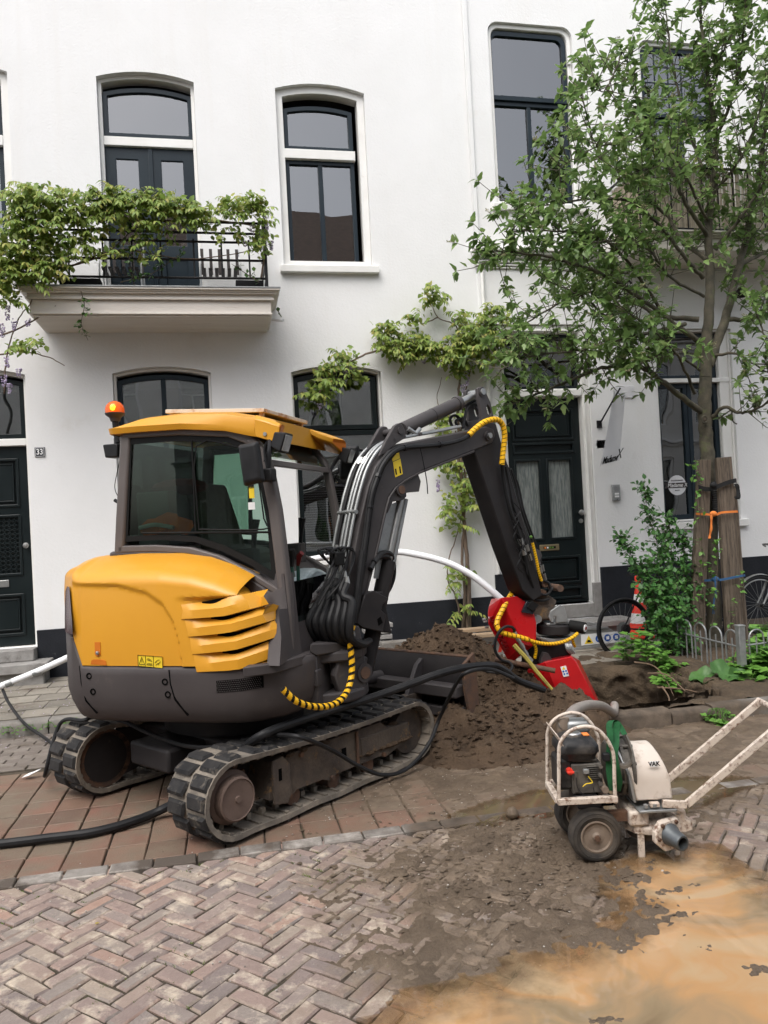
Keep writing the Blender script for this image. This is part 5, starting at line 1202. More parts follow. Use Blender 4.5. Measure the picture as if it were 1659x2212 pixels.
# front cross bar (windscreen is pushed up under the roof), lower screen, rear panel
m2 = MB(); m2.loft([[(.585, y, 2.125), (.625, y, 2.125), (.615, y, 2.165), (.575, y, 2.165)] for y in (YN+.03, YFc-.03)], True, True, MH); obj('cross_bar', m2, 'grey_metal', cabp, bevel=.006)
m2 = MB(); m2.loft([[(.60, y, 2.17), (.48, y, 2.33), (.30, y, 2.38)] for y in (YN+.04, -.2, .15, YFc-.04)], False, False, MH); obj('raised_windscreen', m2, 'cab_glass', cabp)
m2 = MB(); m2.loft([[(.57, y, 2.19), (.45, y, 2.345), (.2, y, 2.395)] for y in (YN+.06, YFc-.06)], False, False, MH); obj('headliner', m2, 'dark_plastic', cabp)
lowp = [(YN+.03, 1.03), (YFc-.03, 1.03), (YFc-.03, 1.40), (YN+.03, 1.40)]
m2 = MB(); m2.prism(lowp, MH @ Vector((.69, 0, 0)), HY, (0, 0, 1), HX, -.003, .003); obj('lower_windscreen', m2, 'clear_glass', cabp, sm=False)
m2 = MB(); m2.bx(-.50, -.47, YN+.03, YFc-.03, 1.62, 1.72, MH); obj('rear_panel', m2, 'dark_plastic', cabp)
# side glass with black ceramic border; sliding panes
gl = [(-.44, 1.70), (-.15, 1.70), (.08, 1.675), (.27, 1.61), (.46, 1.515), (.635, 1.405), (.625, 1.75), (.58, 2.05), (.53, 2.20), (.46, 2.30), (.35, 2.335), (-.05, 2.365), (-.365, 2.37)]
gi = [(-.41, 1.735), (-.12, 1.735), (.10, 1.71), (.29, 1.645), (.47, 1.555), (.595, 1.475), (.585, 1.75), (.545, 2.03), (.50, 2.16), (.43, 2.25), (.33, 2.29), (-.05, 2.325), (-.345, 2.33)]
glr = [(-.44, 1.70), (-.15, 1.70), (-.05, 1.69), (-.03, 2.365), (-.365, 2.37)]; gir = [(-.41, 1.735), (-.15, 1.735), (-.08, 1.73), (-.06, 2.33), (-.345, 2.33)]
for y, gl, gi in ((YN-.012, gl, gi), (YFc+.010, glr, gir)):
    m2 = MB(); m2.plate([gl, gi], MH @ Vector((0, 0, 0)), HX, (0, 0, 1), HY, y-.003, y+.003); obj('glass_border', m2, 'ink', cabp, sm=False)
    m2 = MB(); m2.prism(gl, MH @ Vector((0, 0, 0)), HX, (0, 0, 1), HY, y+.006, y+.010); obj('side_window', m2, 'cab_glass', cabp, sm=False)
rg = MB(); sl = [(.115, 1.755), (.56, 1.735), (.565, 1.80), (.53, 2.1), (.47, 2.22), (.40, 2.255), (.125, 2.28)]
rg.tube(cr([MH @ Vector((x, YN-.018, z)) for x, z in sl+[sl[0]]], 3), .005, 5); rg.cyl(MH @ Vector((.09, YN-.017, 1.74)), MH @ Vector((.095, YN-.017, 2.32)), .006, n=6); rg.cyl(MH @ Vector((-.3, YN-.017, 1.75)), MH @ Vector((.60, YN-.017, 1.715)), .007, n=6)
obj('sliding_window_seal', rg, 'ink', cabp)
m2 = MB(); m2.bx(-.46, -.455, YN+.05, YFc-.05, 1.74, 2.36, MH); obj('rear_window', m2, 'cab_glass', cabp, sm=False)
# stickers in the side glass
for x0_, x1_, z0_, z1_, mt in ((.475, .51, 1.93, 2.0, 'sticker_yellow'), (.475, .51, 1.99, 2.03, 'ink'), (.465, .51, 1.86, 1.905, 'sticker_white')):
    obj('sticker', MB().bx(x0_, x1_, YN-.020, YN-.018, z0_, z1_, MH), mt, cabp, sm=False)
# roof
def roof_sec(x, z0, z1, hw0, hw1):
    c = -.02; return [(x, c-hw0, z0), (x, c-hw0-.012, z0+.035), (x, c-hw1-.01, z1-.03), (x, c-hw1+.10, z1-.004), (x, c, z1), (x, c+hw1-.10, z1-.004), (x, c+hw1+.01, z1-.03), (x, c+hw0+.012, z0+.035), (x, c+hw0, z0)]
secs = [roof_sec(-.50, 2.405, 2.43, .56, .53), roof_sec(-.44, 2.40, 2.475, .595, .565), roof_sec(-.25, 2.398, 2.51, .60, .57), roof_sec(.05, 2.39, 2.515, .60, .57), roof_sec(.35, 2.355, 2.49, .60, .575), roof_sec(.50, 2.315, 2.455, .60, .585), roof_sec(.56, 2.30, 2.44, .60, .585)]
m2 = MB(); m2.loft(secs, True, True, MH); roof = obj('roof', m2, 'yellow_paint', cabp, ang=40)
for s in (-1, 1):   # forward horns of the roof
    c = -.02; y0_, y1_ = c+s*.612, c+s*.30
    rg = [[(.56, y0_, 2.30), (.56, y0_, 2.41), (.56, c+s*.58, 2.437), (.56, y1_, 2.44), (.56, y1_, 2.40)],
          [(.66, y0_, 2.265), (.64, y0_, 2.385), (.64, c+s*.58, 2.405), (.60, y1_+s*.06, 2.41), (.60, y1_+s*.06, 2.37)],
          [(.715, y0_+s*-.01, 2.245), (.72, y0_+s*-.01, 2.35), (.72, c+s*.575, 2.37), (.68, y1_+s*.14, 2.375), (.67, y1_+s*.14, 2.34)]]
    m2 = MB(); m2.loft(rg, True, True, MH); hr = obj('roof_horn', m2, 'yellow_paint', roof, bevel=.006)
    m2 = MB(); m2.add([MH @ Vector(p) for p in ((.722, y0_-s*.012, 2.25), (.727, y0_-s*.012, 2.345), (.727, c+s*.573, 2.365), (.687, y1_+s*.142, 2.37), (.677, y1_+s*.142, 2.345))], [(0, 1, 2, 3, 4)]); obj('horn_face', m2, 'orange_edge', hr, sm=False)
    obj('horn_bolt', MB().cyl(MH @ Vector((.63, y0_-s*.005, 2.31)), MH @ Vector((.63, y0_+s*.008, 2.31)), .012, n=8), 'steel', hr)
    # work lamp under each horn
    cl = MH @ Matrix.Translation((.735, c+s*.60, 2.255)) @ Matrix.Rotation(R(20), 4, 'Y')
    m3 = MB(); m3.loft([[(-.05, -.045, -.045), (-.05, .045, -.045), (-.05, .045, .045), (-.05, -.045, .045)], [(.03, -.062, -.062), (.03, .062, -.062), (.03, .062, .062), (.03, -.062, .062)]], True, True, cl); wl = obj('work_lamp', m3, 'black_rubber', cabp, bevel=.008)
    obj('lamp_lens', MB().box((.032, 0, 0), (.006, .098, .098), cl), 'lens', wl, bevel=.002)
    obj('lamp_bracket', MB().tube([cl @ Vector((-.05, 0, 0)), MH @ Vector((.66, c+s*.60, 2.24)), MH @ Vector((.60, c+s*.57, 2.15))], .012, 6), 'bike_black', wl)
# rusty hatch guard lying on the roof
Mg = MH @ Matrix.Translation((.14, .02, 2.528)) @ Matrix.Rotation(R(4.5), 4, 'Y') @ Matrix.Diagonal((.86, 1, 1, 1))
m2 = MB(); m2.box((0, 0, 0), (.80, .70, .012), Mg)
for y in (-.36, .36): m2.box((0, y, .002), (.84, .03, .026), Mg)
for x in (-.41, .41): m2.box((x, 0, .002), (.03, .68, .025), Mg)
hg = obj('roof_guard', m2, 'cream_rust', cabp, bevel=.003)
for x in (-.38, .38):
    for y in (-.33, .33): obj('guard_foot', MB().box((x, y, -.02), (.03, .03, .03), Mg), 'cream_rust', hg)
obj('roof_marker', MB().ball((.0, .25, 2.53), (.055, .055, .06), 12, 8, MH), 'beacon_dome', cabp)
# beacon on its pole behind the cab
bx_, by_ = hp(248, 885, -.42)[0], -.42
zb = hp(248, 893, -.42)[1]
T0 = MH @ Matrix.Translation((bx_, by_, zb))
bc = obj('beacon', MB().lathe([(.03, -.055), (.038, -.03), (.062, -.012), (.066, 0), (.06, .002)], 20, T0), 'dark_plastic', EX)
obj('dome', MB().lathe([(.063, .0), (.063, .03), (.055, .055), (.038, .073), (.015, .082), (.001, .083)], 20, T0), 'beacon_dome', bc)
obj('bulb', MB().ball((.02, -.045, .03), (.02, .024, .024), 10, 8, T0), 'beacon_lit', bc)
obj('pole', MB().tube([T0 @ Vector((0, 0, -.05)), T0 @ Vector((.0, 0, -.13)), T0 @ Vector((.012, .0, -.20))], [.022, .018, .02], 10), 'black_rubber', bc)
obj('pole_clamp', MB().box((.03, .02, -.19), (.10, .05, .05), T0), 'boom_grey', bc, bevel=.006)
m2 = MB(); m2.loft([[(-.06, -.05, -.30), (.04, -.05, -.30), (.04, .05, -.30), (-.06, .05, -.30)], [(-.075, -.05, -.21), (.04, -.05, -.21), (.04, .05, -.21), (-.075, .05, -.21)]], True, True, T0); obj('rear_work_lamp', m2, 'black_rubber', bc, bevel=.008)
obj('cable', MB().tube(cr([T0 @ Vector(p) for p in ((.04, 0, -.25), (0, 0, -.38), (-.03, 0, -.5), (.0, 0, -.58))], 5), .003, 5), 'black_rubber', bc)
obj('hook', MB().tube([T0 @ Vector(p) for p in ((-.035, 0, -.585), (-.01, 0, -.60), (.04, 0, -.61))], [.012, .012, .016], 7), 'black_rubber', bc)
# mirrors
def mirror(px, py, yl, wpx, hpx, sgn):
    x, z = hp(px, py, yl); Mm = MH @ Matrix.Translation((x, yl, z)) @ Matrix.Rotation(R(-6*sgn), 4, 'Y')
    m3 = MB(); w_, h_ = wpx, hpx
    m3.loft([[(-w_*.9, -.03*.2, -h_*.9), (w_*.9, 0, -h_*.86), (w_*.9, 0, h_*.9), (-w_*.9, 0, h_*.9)], [(-w_, -.03, -h_), (w_, -.03, -h_*.93), (w_, -.03, h_), (-w_, -.03, h_)], [(-w_*.8, -.06, -h_*.8), (w_*.8, -.06, -h_*.75), (w_*.8, -.06, h_*.85), (-w_*.8, -.06, h_*.85)]], True, True, Mm)
    return obj('mirror', m3, 'black_rubber', cabp, bevel=.015, seg=3), Mm
mr, Mm = mirror(548, 1003, -.72, .068, .13, 1)
obj('mirror_arm', MB().tube(cr([MH @ Vector(p) for p in ((.655, -.66, 2.06), (.665, -.66, 2.2), (.65, -.62, 2.27), (.61, -.60, 2.22), (.62, -.60, 2.10))], 5), .013, 7), 'bike_black', mr)
obj('mirror_clamp', MB().bx(.60, .68, -.68, -.60, 2.02, 2.10, MH), 'black_rubber', mr, bevel=.01)
ml, Mm2 = mirror(757, 1000, .72, .075, .14, -1)
obj('mirror_arm', MB().tube(cr([MH @ Vector(p) for p in ((.60, .52, 2.12), (.66, .62, 2.26), (.80, .72, 2.30), (.84, .73, 2.22))], 5), .012, 7), 'bike_black', ml)
obj('grab_rail', MB().tube(cr([MH @ Vector(p) for p in ((.62, .52, 2.02), (.70, .56, 2.02), (.75, .57, 1.95), (.75, .57, 1.5), (.70, .55, 1.42))], 6), .013, 7), 'bike_black', cabp)
# interior
m2 = MB(); m2.bx(-.42, .60, YN+.06, YFc-.06, 1.0, 1.06, MH); obj('floor', m2, 'dark_plastic', cabp)
m2 = MB(); m2.loft([[(-.05, y, 1.42), (.36, y, 1.44), (.36, y, 1.56), (-.05, y, 1.58)] for y in (-.25, .24)], True, True, MH); seat = obj('seat', m2, 'seat_fabric', cabp, bevel=.03, seg=3)
m2 = MB(); m2.loft([[(-.06, y, 1.55), (.06, y, 1.55), (-.10, y, 2.08), (-.19, y, 2.06)] for y in (-.24, .23)], True, True, MH); obj('seat_back', m2, 'seat_fabric', cabp, bevel=.03, seg=3)
for y in (-.40, .38):
    m2 = MB(); m2.loft([[(-.05, y-.06, 1.4), (.42, y-.06, 1.45), (.42, y-.06, 1.62), (-.05, y-.06, 1.60)], [(-.05, y+.06, 1.4), (.42, y+.06, 1.45), (.42, y+.06, 1.62), (-.05, y+.06, 1.60)]], True, True, MH); obj('armrest', m2, 'dark_plastic', cabp, bevel=.015)
    obj('joystick', MB().tube([MH @ Vector((.40, y, 1.6)), MH @ Vector((.41, y, 1.70)), MH @ Vector((.425, y, 1.80))], [.014, .018, .03], 8), 'black_rubber', cabp)
m2 = MB(); m2.bx(-.40, -.16, -.47, -.12, 1.66, 2.02, MH); obj('tool_case', m2, 'grey_box', cabp, bevel=.01)
m2 = MB(); rnd = random.Random(9)
for i in range(3):
    m2.ball((-.27+.10*i, -.49, 1.79+.02*(i % 2)), (.09, .035, .055), 10, 6, MH)
m2.v = [tuple(Vector(v)+Vector((fbm(v[0]*14, v[1]*14, v[2]*14), fbm(v[0]*14+5, v[1]*14, v[2]*14), fbm(v[0]*14, v[1]*14+5, v[2]*14)))*.03) for v in m2.v]
vest = obj('work_vest', m2, 'hivis', cabp); 
m3 = MB(); m3.tube(cr([MH @ Vector(p) for p in ((-.34, -.535, 1.785), (-.22, -.54, 1.80), (-.09, -.535, 1.775))], 6), .014, 6); obj('reflective_tape', m3, 'silver_tape', vest)
m2 = MB(); m2.ball((-.20, -.25, 2.05), (.20, .16, .06), 12, 6, MH); obj('jacket', m2, 'jacket', cabp)
obj('screen_prop', MB().tube([MH @ Vector(p) for p in ((.55, -.42, 1.45), (.56, -.42, 1.9), (.55, -.40, 2.1))], .01, 6), 'steel', cabp)
# travel levers and pedals behind the lower screen, foil bag on the floor
for y, zt, mt in ((-.40, 1.60, 'black_rubber'), (-.30, 1.57, 'handle_red')):
    lv = obj('lever', MB().tube(cr([MH @ Vector((.58, y+.10, 1.06)), MH @ Vector((.63, y+.05, 1.3)), MH @ Vector((.66, y, 1.5))], 5), .012, 7), 'dark_green_paint', cabp)
    obj('grip', MB().tube([MH @ Vector((.66, y, 1.49)), MH @ Vector((.675, y-.01, zt-.02)), MH @ Vector((.70 if mt == 'handle_red' else .675, y-.02, zt))], [.012, .019, .017], 8), mt, lv)
m2 = MB(); m2.loft([[(.35, y, 1.07), (.62, y, 1.07+.02*math.sin(y*30)), (.60, y, 1.40+.04*math.sin(y*9)), (.40, y, 1.44)] for y in (-.18, -.08, .05, .18, .3, .42)], True, True, MH); obj('foil_bag', m2, 'foil', cabp, bevel=.02)

# ---- nose bracket, swing post
def hbox(x0, x1, y0, y1, z0, z1, mat, name, parent=EX, bevel=.012): return obj(name, MB().bx(x0, x1, y0, y1, z0, z1, MH), mat, parent, bevel=bevel)
LX, LY = .86, -.08
nose = hbox(.55, .80, -.42, .30, .60, .93, 'boom_grey', 'nose_casting')
for z0, z1 in ((.86, .93), (.60, .67)):
    pl_ = [(.70, -.40), (.95, -.25), (1.0, -.12), (.99, .02), (.93, .12), (.70, .25)]
    obj('nose_lug', MB().prism(pl_, MH @ Vector((0, 0, 0)), HX, HY, (0, 0, 1), z0, z1), 'boom_grey', nose, bevel=.015)
obj('swing_pin', MB().cyl(MH @ Vector((LX, LY, .55)), MH @ Vector((LX, LY, .99)), .055, n=18), 'boom_grey', nose)
hbox(.765, .81, -.44, -.36, .74, .84, 'boom_grey', 'cover_plate', nose, .006)
# swing post (turns with the boom)
sw_ = bprism([(758, 1348), (775, 1351), (783, 1393), (790, 1435), (800, 1450), (792, 1480), (777, 1490), (775, 1515), (752, 1517), (735, 1500), (722, 1460), (735, 1400), (755, 1398)], .07, .13, .12)
post = obj('swing_post', sw_, 'boom_grey', EX, bevel=.012)
obj('post_cheek', bprism([(758, 1348), (775, 1351), (783, 1393), (790, 1435), (800, 1450), (792, 1480), (777, 1490), (775, 1515), (752, 1517), (735, 1500), (722, 1460), (735, 1400), (755, 1398)], -.16, -.10, .12), 'boom_grey', post, bevel=.012)
obj('post_core', MB().prism([(-.13, .70), (.12, .70), (.16, .84), (.12, .855), (-.13, .855)], OB, BU, BV, BW, -.10, .07), 'boom_grey', post, bevel=.015)
m2 = MB(); m2.loft([[tuple(bw(px, py, o)) for px, py, o in ((671, 1390, .14), (752, 1388, .12), (750, 1405, .12), (684, 1417, .14), (668, 1409, .14))], [tuple(bw(px, py, o)) for px, py, o in ((690, 1380, -.12), (752, 1378, -.14), (750, 1395, -.14), (700, 1407, -.12), (685, 1400, -.12))]], True, True); obj('post_flange', m2, 'boom_grey', post, bevel=.008)
pin = bw(788, 1453, .14); obj('pin', MB().cyl(pin-BW*.32, pin+BW*.01, .040, n=16), 'rust', post); obj('pin_collar', MB().cyl(pin-BW*.02, pin+BW*.004, .062, n=18), 'boom_grey', post)
pin = bw(757, 1372, .14); obj('pin', MB().cyl(pin-BW*.32, pin+BW*.01, .034, n=16), 'galv', post)

# ---- boom
up = [(737, 1372), (741, 1330), (752, 1260), (766, 1187), (779, 1121), (795, 1053), (812, 1008), (838, 973), (874, 957), (940, 944), (1011, 930), (1050, 921)]
lw = [(1066, 927), (1070, 940), (1064, 956), (1024, 973), (960, 998), (907, 1019), (876, 1036), (855, 1052), (841, 1073), (834, 1098), (814, 1187), (784, 1306), (768, 1368), (752, 1388)]
boom = obj('boom', bprism(up+lw, -.085, .08), 'boom_grey', EX, bevel=.008)
m2 = MB()
for e in ([(1024, 975), (960, 1000), (907, 1021), (876, 1038), (855, 1054), (841, 1075), (834, 1100), (814, 1189), (784, 1308)],): m2.tube([bw(a, b, .084) for a, b in e], .009, 6)
obj('weld_flange', m2, 'boom_grey', boom)
obj('cylinder_boss', bprism([(841, 1073), (852, 1050), (868, 1040), (895, 1030), (905, 1024), (911, 1040), (907, 1062), (879, 1063), (880, 1072), (872, 1080), (850, 1084), (838, 1110)], -.075, .075), 'boom_grey', boom, bevel=.006)
pin = bw(869, 1058, .10); obj('pin', MB().cyl(pin-BW*.2, pin, .030, n=16), 'rust', boom); obj('pin_collar', MB().cyl(pin-BW*.02, pin-BW*.006, .044, n=16), 'boom_grey', boom)
for d in (.045, -.115):   # lugs for the arm cylinder
    obj('lug', bprism([(820, 985), (836, 950), (854, 919), (862, 914), (870, 916), (877, 930), (879, 944), (852, 962), (835, 978)], d, d+.03), 'boom_grey', boom, bevel=.005)
pin = bw(865, 930, .08); obj('pin', MB().cyl(pin-BW*.20, pin+BW*.005, .025, n=14), 'boom_grey', boom)
for k, (a, b, c_, d_) in enumerate(((845, 976, 856, 992), (851, 993, 864, 1030))):
    q0, q1 = bw(a, b, .0805), bw(c_, d_, .0805)
    m2 = MB(); x0_, x1_ = bs(848+5*k, 980 if k == 0 else 994, .082), None
    pol = [(846, 985), (862, 977), (864, 990), (848, 997)] if k == 0 else [(849, 998), (865, 991), (870, 1024), (854, 1031)]
    st_ = obj('warning_sticker', bprism(pol, .0805, .0825, .082), 'sticker_yellow', boom, sm=False)
    if k: obj('sticker_print', bprism([(862, 1008), (865, 1007), (867, 1022), (864, 1023)], .0826, .0832, .0832), 'ink', st_, sm=False); obj('sticker_print', bprism([(853, 1013), (856, 1012), (858, 1025), (855, 1026)], .0826, .0832, .0832), 'ink', st_, sm=False)
# arm cylinder
c0, c1 = bw(865, 930, -.02), bw(1040, 847, -.02); ax_ = (c1-c0)
ac = obj('arm_cylinder', MB().cyl(c0+ax_*.02, c0+ax_*.69, .052, n=20), 'boom_grey', boom, ang=50)
obj('gland', MB().cyl(c0+ax_*.66, c0+ax_*.70, .058, n=20), 'boom_grey', ac); obj('gland', MB().cyl(c0+ax_*.365, c0+ax_*.37, .0535, n=20), 'arm_dark', ac)
obj('rod', MB().cyl(c0+ax_*.69, c1-ax_*.02, .029, n=16), 'steel', ac)
obj('rod_guard', MB().cyl(c0+ax_*.70+Vector((0, 0, -.05)), c1+Vector((0, 0, -.045))-ax_*.03, .009, n=6), 'bike_black', ac)
obj('port', MB().tube([c0+ax_*.03+BW*.05, c0+ax_*.10+BW*.06+Vector((0, 0, -.06)), c0+ax_*.16+BW*.05+Vector((0, 0, -.045))], .017, 8), 'galv', ac)
# boom cylinder
c0, c1 = bw(788, 1453, -.01), bw(869, 1060, -.01); ax_ = c1-c0
bcy = obj('boom_cylinder', MB().cyl(c0, c0+ax_*.60, .056, n=20), 'arm_dark', boom, ang=50)
obj('rod', MB().cyl(c0+ax_*.6, c1, .030, n=16), 'steel', bcy)
obj('guard_tube', MB().cyl(c0+ax_*.55+BU*.055, c1-ax_*.05+BU*.05, .02, n=10), 'galv', bcy)
obj('guard_plate', MB().prism([bs(838, 1095, .03), bs(878, 1078, .03), bs(838, 1250, .03), bs(815, 1250, .03)], OB, BU, BV, BW, -.012, -.006), 'galv', bcy)
# front guard bracket on the boom foot
gb = bprism([(786, 1284), (806, 1276), (838, 1292), (836, 1300), (826, 1304), (822, 1318), (833, 1328), (826, 1366), (782, 1356), (768, 1346)], .10, .13, .12); gbo = obj('foot_guard', gb, 'arm_dark', boom, bevel=.006)
obj('foot_guard_plate', bprism([(786, 1284), (806, 1276), (826, 1366), (782, 1356)], -.10, .10, .0), 'arm_dark', gbo, bevel=.006)
obj('guard_hole', bprism([(815, 1338), (822, 1332), (827, 1345), (818, 1352)], .1305, .132, .132), 'void', gbo, sm=False)
# steel pipes over the boom's back
edge = [(743, 1290), (752, 1247), (763, 1187), (775, 1121), (791, 1053), (808, 1005), (835, 968), (873, 951), (940, 938), (1003, 925)]
E2 = cr([Vector((bs(*p)[0], bs(*p)[1], 0)) for p in edge], 5)
def back_path(off, lift, i0=0, i1=None):
    out = []; n = len(E2)
    for i in range(i0, i1 or n):
        t = (E2[min(i+1, n-1)]-E2[max(i-1, 0)]).normalized(); nn = Vector((-t.y, t.x, 0)); q = E2[i]+nn*lift
        out.append(OB+BU*q.x+BV*q.y+BW*off)
    return out
for i, o in enumerate((-.115, -.075, -.035, .005, .045)):
    pth = back_path(o, .018+.004*(i % 2), 4, 44-3*i if i < 3 else None)
    p_ = obj('pipe', MB().tube(pth, .0118, 8), 'galv' if i != 1 else 'black_rubber', boom)
    for k in (0, 1): q = pth[k*2]; obj('coupling', MB().cyl(q-BV*.02, q+BV*.025, .017, n=6), 'steel', p_)
    if i in (1, 2): q = pth[22]; d_ = (pth[23]-pth[22]).normalized(); obj('coupling', MB().cyl(q-d_*.03, q+d_*.03, .017, n=6), 'steel', p_)
pc = back_path(.0, .02)[16]; obj('pipe_clamp', MB().cyl(pc-BW*.13, pc+BW*.065, .016, n=8), 'galv', boom)
for k in (33, 38): pc = back_path(0, .02)[k]; obj('pipe_clamp', MB().cyl(pc-BW*.12, pc+BW*.075, .013, n=6), 'boom_grey', boom)
q = [bw(797, 1062, .083), bw(812, 1062, .083), bw(812, 1068, .083), bw(797, 1068, .083)]
# hose running up the near side of the boom, wrapped at the tip and down the arm
side = [(772, 1330), (778, 1250), (788, 1180), (801, 1080), (812, 1040), (826, 1005), (848, 978), (875, 967), (920, 963), (965, 958), (995, 950), (1012, 941)]
hs_ = cr([bw(a, b, .105) for a, b in side], 6); sh = obj('side_hose', MB().tube(hs_, .0175, 8), 'black_rubber', boom)
sh2 = cr([bw(a-5, b-4, .10) for a, b in side[1:9]], 6); obj('thin_hose', MB().tube(sh2, .008, 6), 'black_rubber', boom); obj('thin_hose', MB().tube(cr([bw(a+6, b+2, .095) for a, b in side[1:7]], 6), .006, 6), 'black_rubber', boom)
for k in (9, 17, 26, 42, 52): q = hs_[k]; d_ = (hs_[k+1]-hs_[k]).normalized(); obj('cable_tie', MB().cyl(q-d_*.012, q+d_*.012, .024, n=8), 'bike_black', sh)
obj('tie_tail', MB().tube(cr([bw(a, b, .11) for a, b in ((908, 968), (915, 1000), (922, 1040), (924, 1067))], 4), .004, 5), 'bike_black', sh)
loop = [(1012, 941, .11), (1028, 925, .12), (1048, 911, .14), (1070, 906, .15), (1084, 915, .15), (1090, 938, .15), (1088, 968, .14), (1084, 1004, .13)]
lp_ = cr([bw(*p) for p in loop], 8); lh = obj('loop_hose', MB().tube(lp_, .018, 8), 'black_rubber', boom); obj('spiral_wrap', spiral(lp_, .0225, .034, .80), 'wrap_yellow', lh)
# loose hoses behind the boom tip
for pts in (((978, 925, -.05), (972, 905, -.06), (985, 898, -.06), (1000, 915, -.05)), ((990, 925, -.03), (985, 910, -.04), (1000, 905, -.05), (1010, 920, -.05)), ((1000, 925, 0), (1010, 880, -.02), (1030, 875, -.04), (1040, 890, -.05))):
    obj('loose_hose', MB().tube(cr([bw(*p) for p in pts], 6), .012, 7), 'black_rubber', boom)
# hose bundle at the boom foot
rnd = random.Random(3)
ends = [(706, 1262), (713, 1254), (721, 1258), (729, 1252), (737, 1257), (745, 1250), (750, 1262)]
for i, (ex, ey) in enumerate(ends):
    o = -.10+.042*i; bot = 672+13*i
    pts = [(ex, ey, o), (ex-8, ey+25, o+.02), (bot+10, 1312-i*2, o+.07), (bot-6+i*2, 1345, o+.09), (bot+8, 1378-3*(i % 2), o+.07), (bot+32, 1392, o+.03), (bot+48, 1385, o-.05)]
    p_ = cr([bw(*p) for p in pts], 7)
    b_ = obj('foot_hose', MB().tube(p_, .0235 if i % 2 else .026, 9), 'black_rubber', boom)
    obj('coupling', MB().tube([p_[0]+BV*.05, p_[0]+BV*.02, p_[0]], [.012, .017, .019], 6), 'steel', b_)
for i in range(9):
    x0_ = rnd.uniform(690, 745); pts = [(x0_, 1215+rnd.uniform(-25, 10), .09), (x0_-14+rnd.uniform(-14, 20), 1190+rnd.uniform(-12, 6), .12), (x0_+20+rnd.uniform(-5, 10), 1185+rnd.uniform(0, 25), .10), (x0_+10, 1240+rnd.uniform(-10, 25), .12), (x0_-20, 1290+rnd.uniform(-15, 20), .1)]
    obj('thin_hose', MB().tube(cr([bw(*p) for p in pts], 6), .0075, 6), 'black_rubber', boom)
vb = bw(728, 1207, .10); obj('valve_block', MB().box((0, 0, 0), (.075, .07, .085), Matrix.Translation(vb) @ Matrix.Rotation(PSI, 4, 'Z')), 'ink', boom, bevel=.006)
for dx_, dz_ in ((-.03, .055), (.0, .06), (.03, .05), (-.02, -.055), (.02, -.055)): obj('fitting', MB().cyl(vb+BU*dx_+BV*dz_*.7, vb+BU*dx_+BV*dz_*1.5, .012, n=6), 'steel', boom)
for pts in (((808, 1215, .10), (825, 1195, .06), (845, 1200, .0), (850, 1240, -.04), (838, 1275, -.05), (815, 1300, -.03)), ((800, 1230, .11), (815, 1205, .07), (838, 1205, .02), (842, 1245, -.02), (828, 1285, -.03))):
    obj('cylinder_hose', MB().tube(cr([bw(*p) for p in pts], 7), .020, 8), 'black_rubber', boom)
fh = cr([bw(a, b, .12) for a, b in ((784, 1190), (778, 1240), (770, 1300), (762, 1345))], 5); obj('sleeve_hose', MB().tube(fh, .026, 9), 'black_rubber', boom)
# striped guard hose round the swing post
C7 = lambda cx, cy: (630.9+.26455*cx, 1234.4+.26455*cy)
sg = [(-75, 960, .33), (0, 1035, .34), (60, 1072, .34), (150, 1100, .33), (250, 1105, .31), (340, 1085, .28), (410, 1035, .25), (455, 965, .22), (482, 870, .20), (490, 770, .19), (482, 660, .18), (474, 560, .17), (485, 480, .16), (500, 430, .15)]
sp_ = cr([bw(*C7(a, b), o) for a, b, o in sg], 7); gh = obj('guard_hose', MB().tube(sp_, .0165, 9), 'ink', EX); obj('spiral_wrap', spiral(sp_, .0200, .052, .56), 'wrap_yellow', gh)

# ---- arm
armp = [(1036, 905), (1072, 915), (1082, 950), (1092, 985), (1120, 1085), (1148, 1185), (1166, 1262), (1172, 1285), (1152, 1298), (1128, 1275), (1093, 1180), (1060, 1080), (1024, 973), (1030, 945)]
arm = obj('arm', bprism(armp, -.09, .065, .065), 'arm_dark', EX, bevel=.01)
hole = [(1057, 872), (1063, 880), (1066, 892), (1063, 898), (1058, 892), (1055, 880)]
for d in (.03, -.10):
    m2 = MB(); m2.plate([[bs(*p) for p in ((1036, 838), (1043, 834), (1052, 842), (1064, 868), (1070, 895), (1074, 925), (1066, 948), (1050, 950), (1043, 930), (1044, 890), (1038, 860))], [bs(*p) for p in hole]], OB, BU, BV, BW, d, d+.03); obj('arm_lug', m2, 'boom_grey', arm, bevel=.004)
pin = bw(1043, 846, .07); obj('pin', MB().cyl(pin-BW*.2, pin+BW*.01, .026, n=14), 'galv', arm); obj('pin_collar', MB().cyl(pin-BW*.03, pin-BW*.002, .040, n=16), 'boom_grey', arm)
pin = bw(1057, 941, .10); obj('pin', MB().cyl(pin-BW*.24, pin+BW*.015, .022, n=12), 'galv', arm); obj('pin_collar', MB().cyl(pin-BW*.02, pin, .038, n=14), 'boom_grey', arm)
obj('arm_rib', bprism([(1092, 990), (1106, 1003), (1112, 1025), (1105, 1035)], -.05, .04), 'arm_dark', arm, bevel=.004)
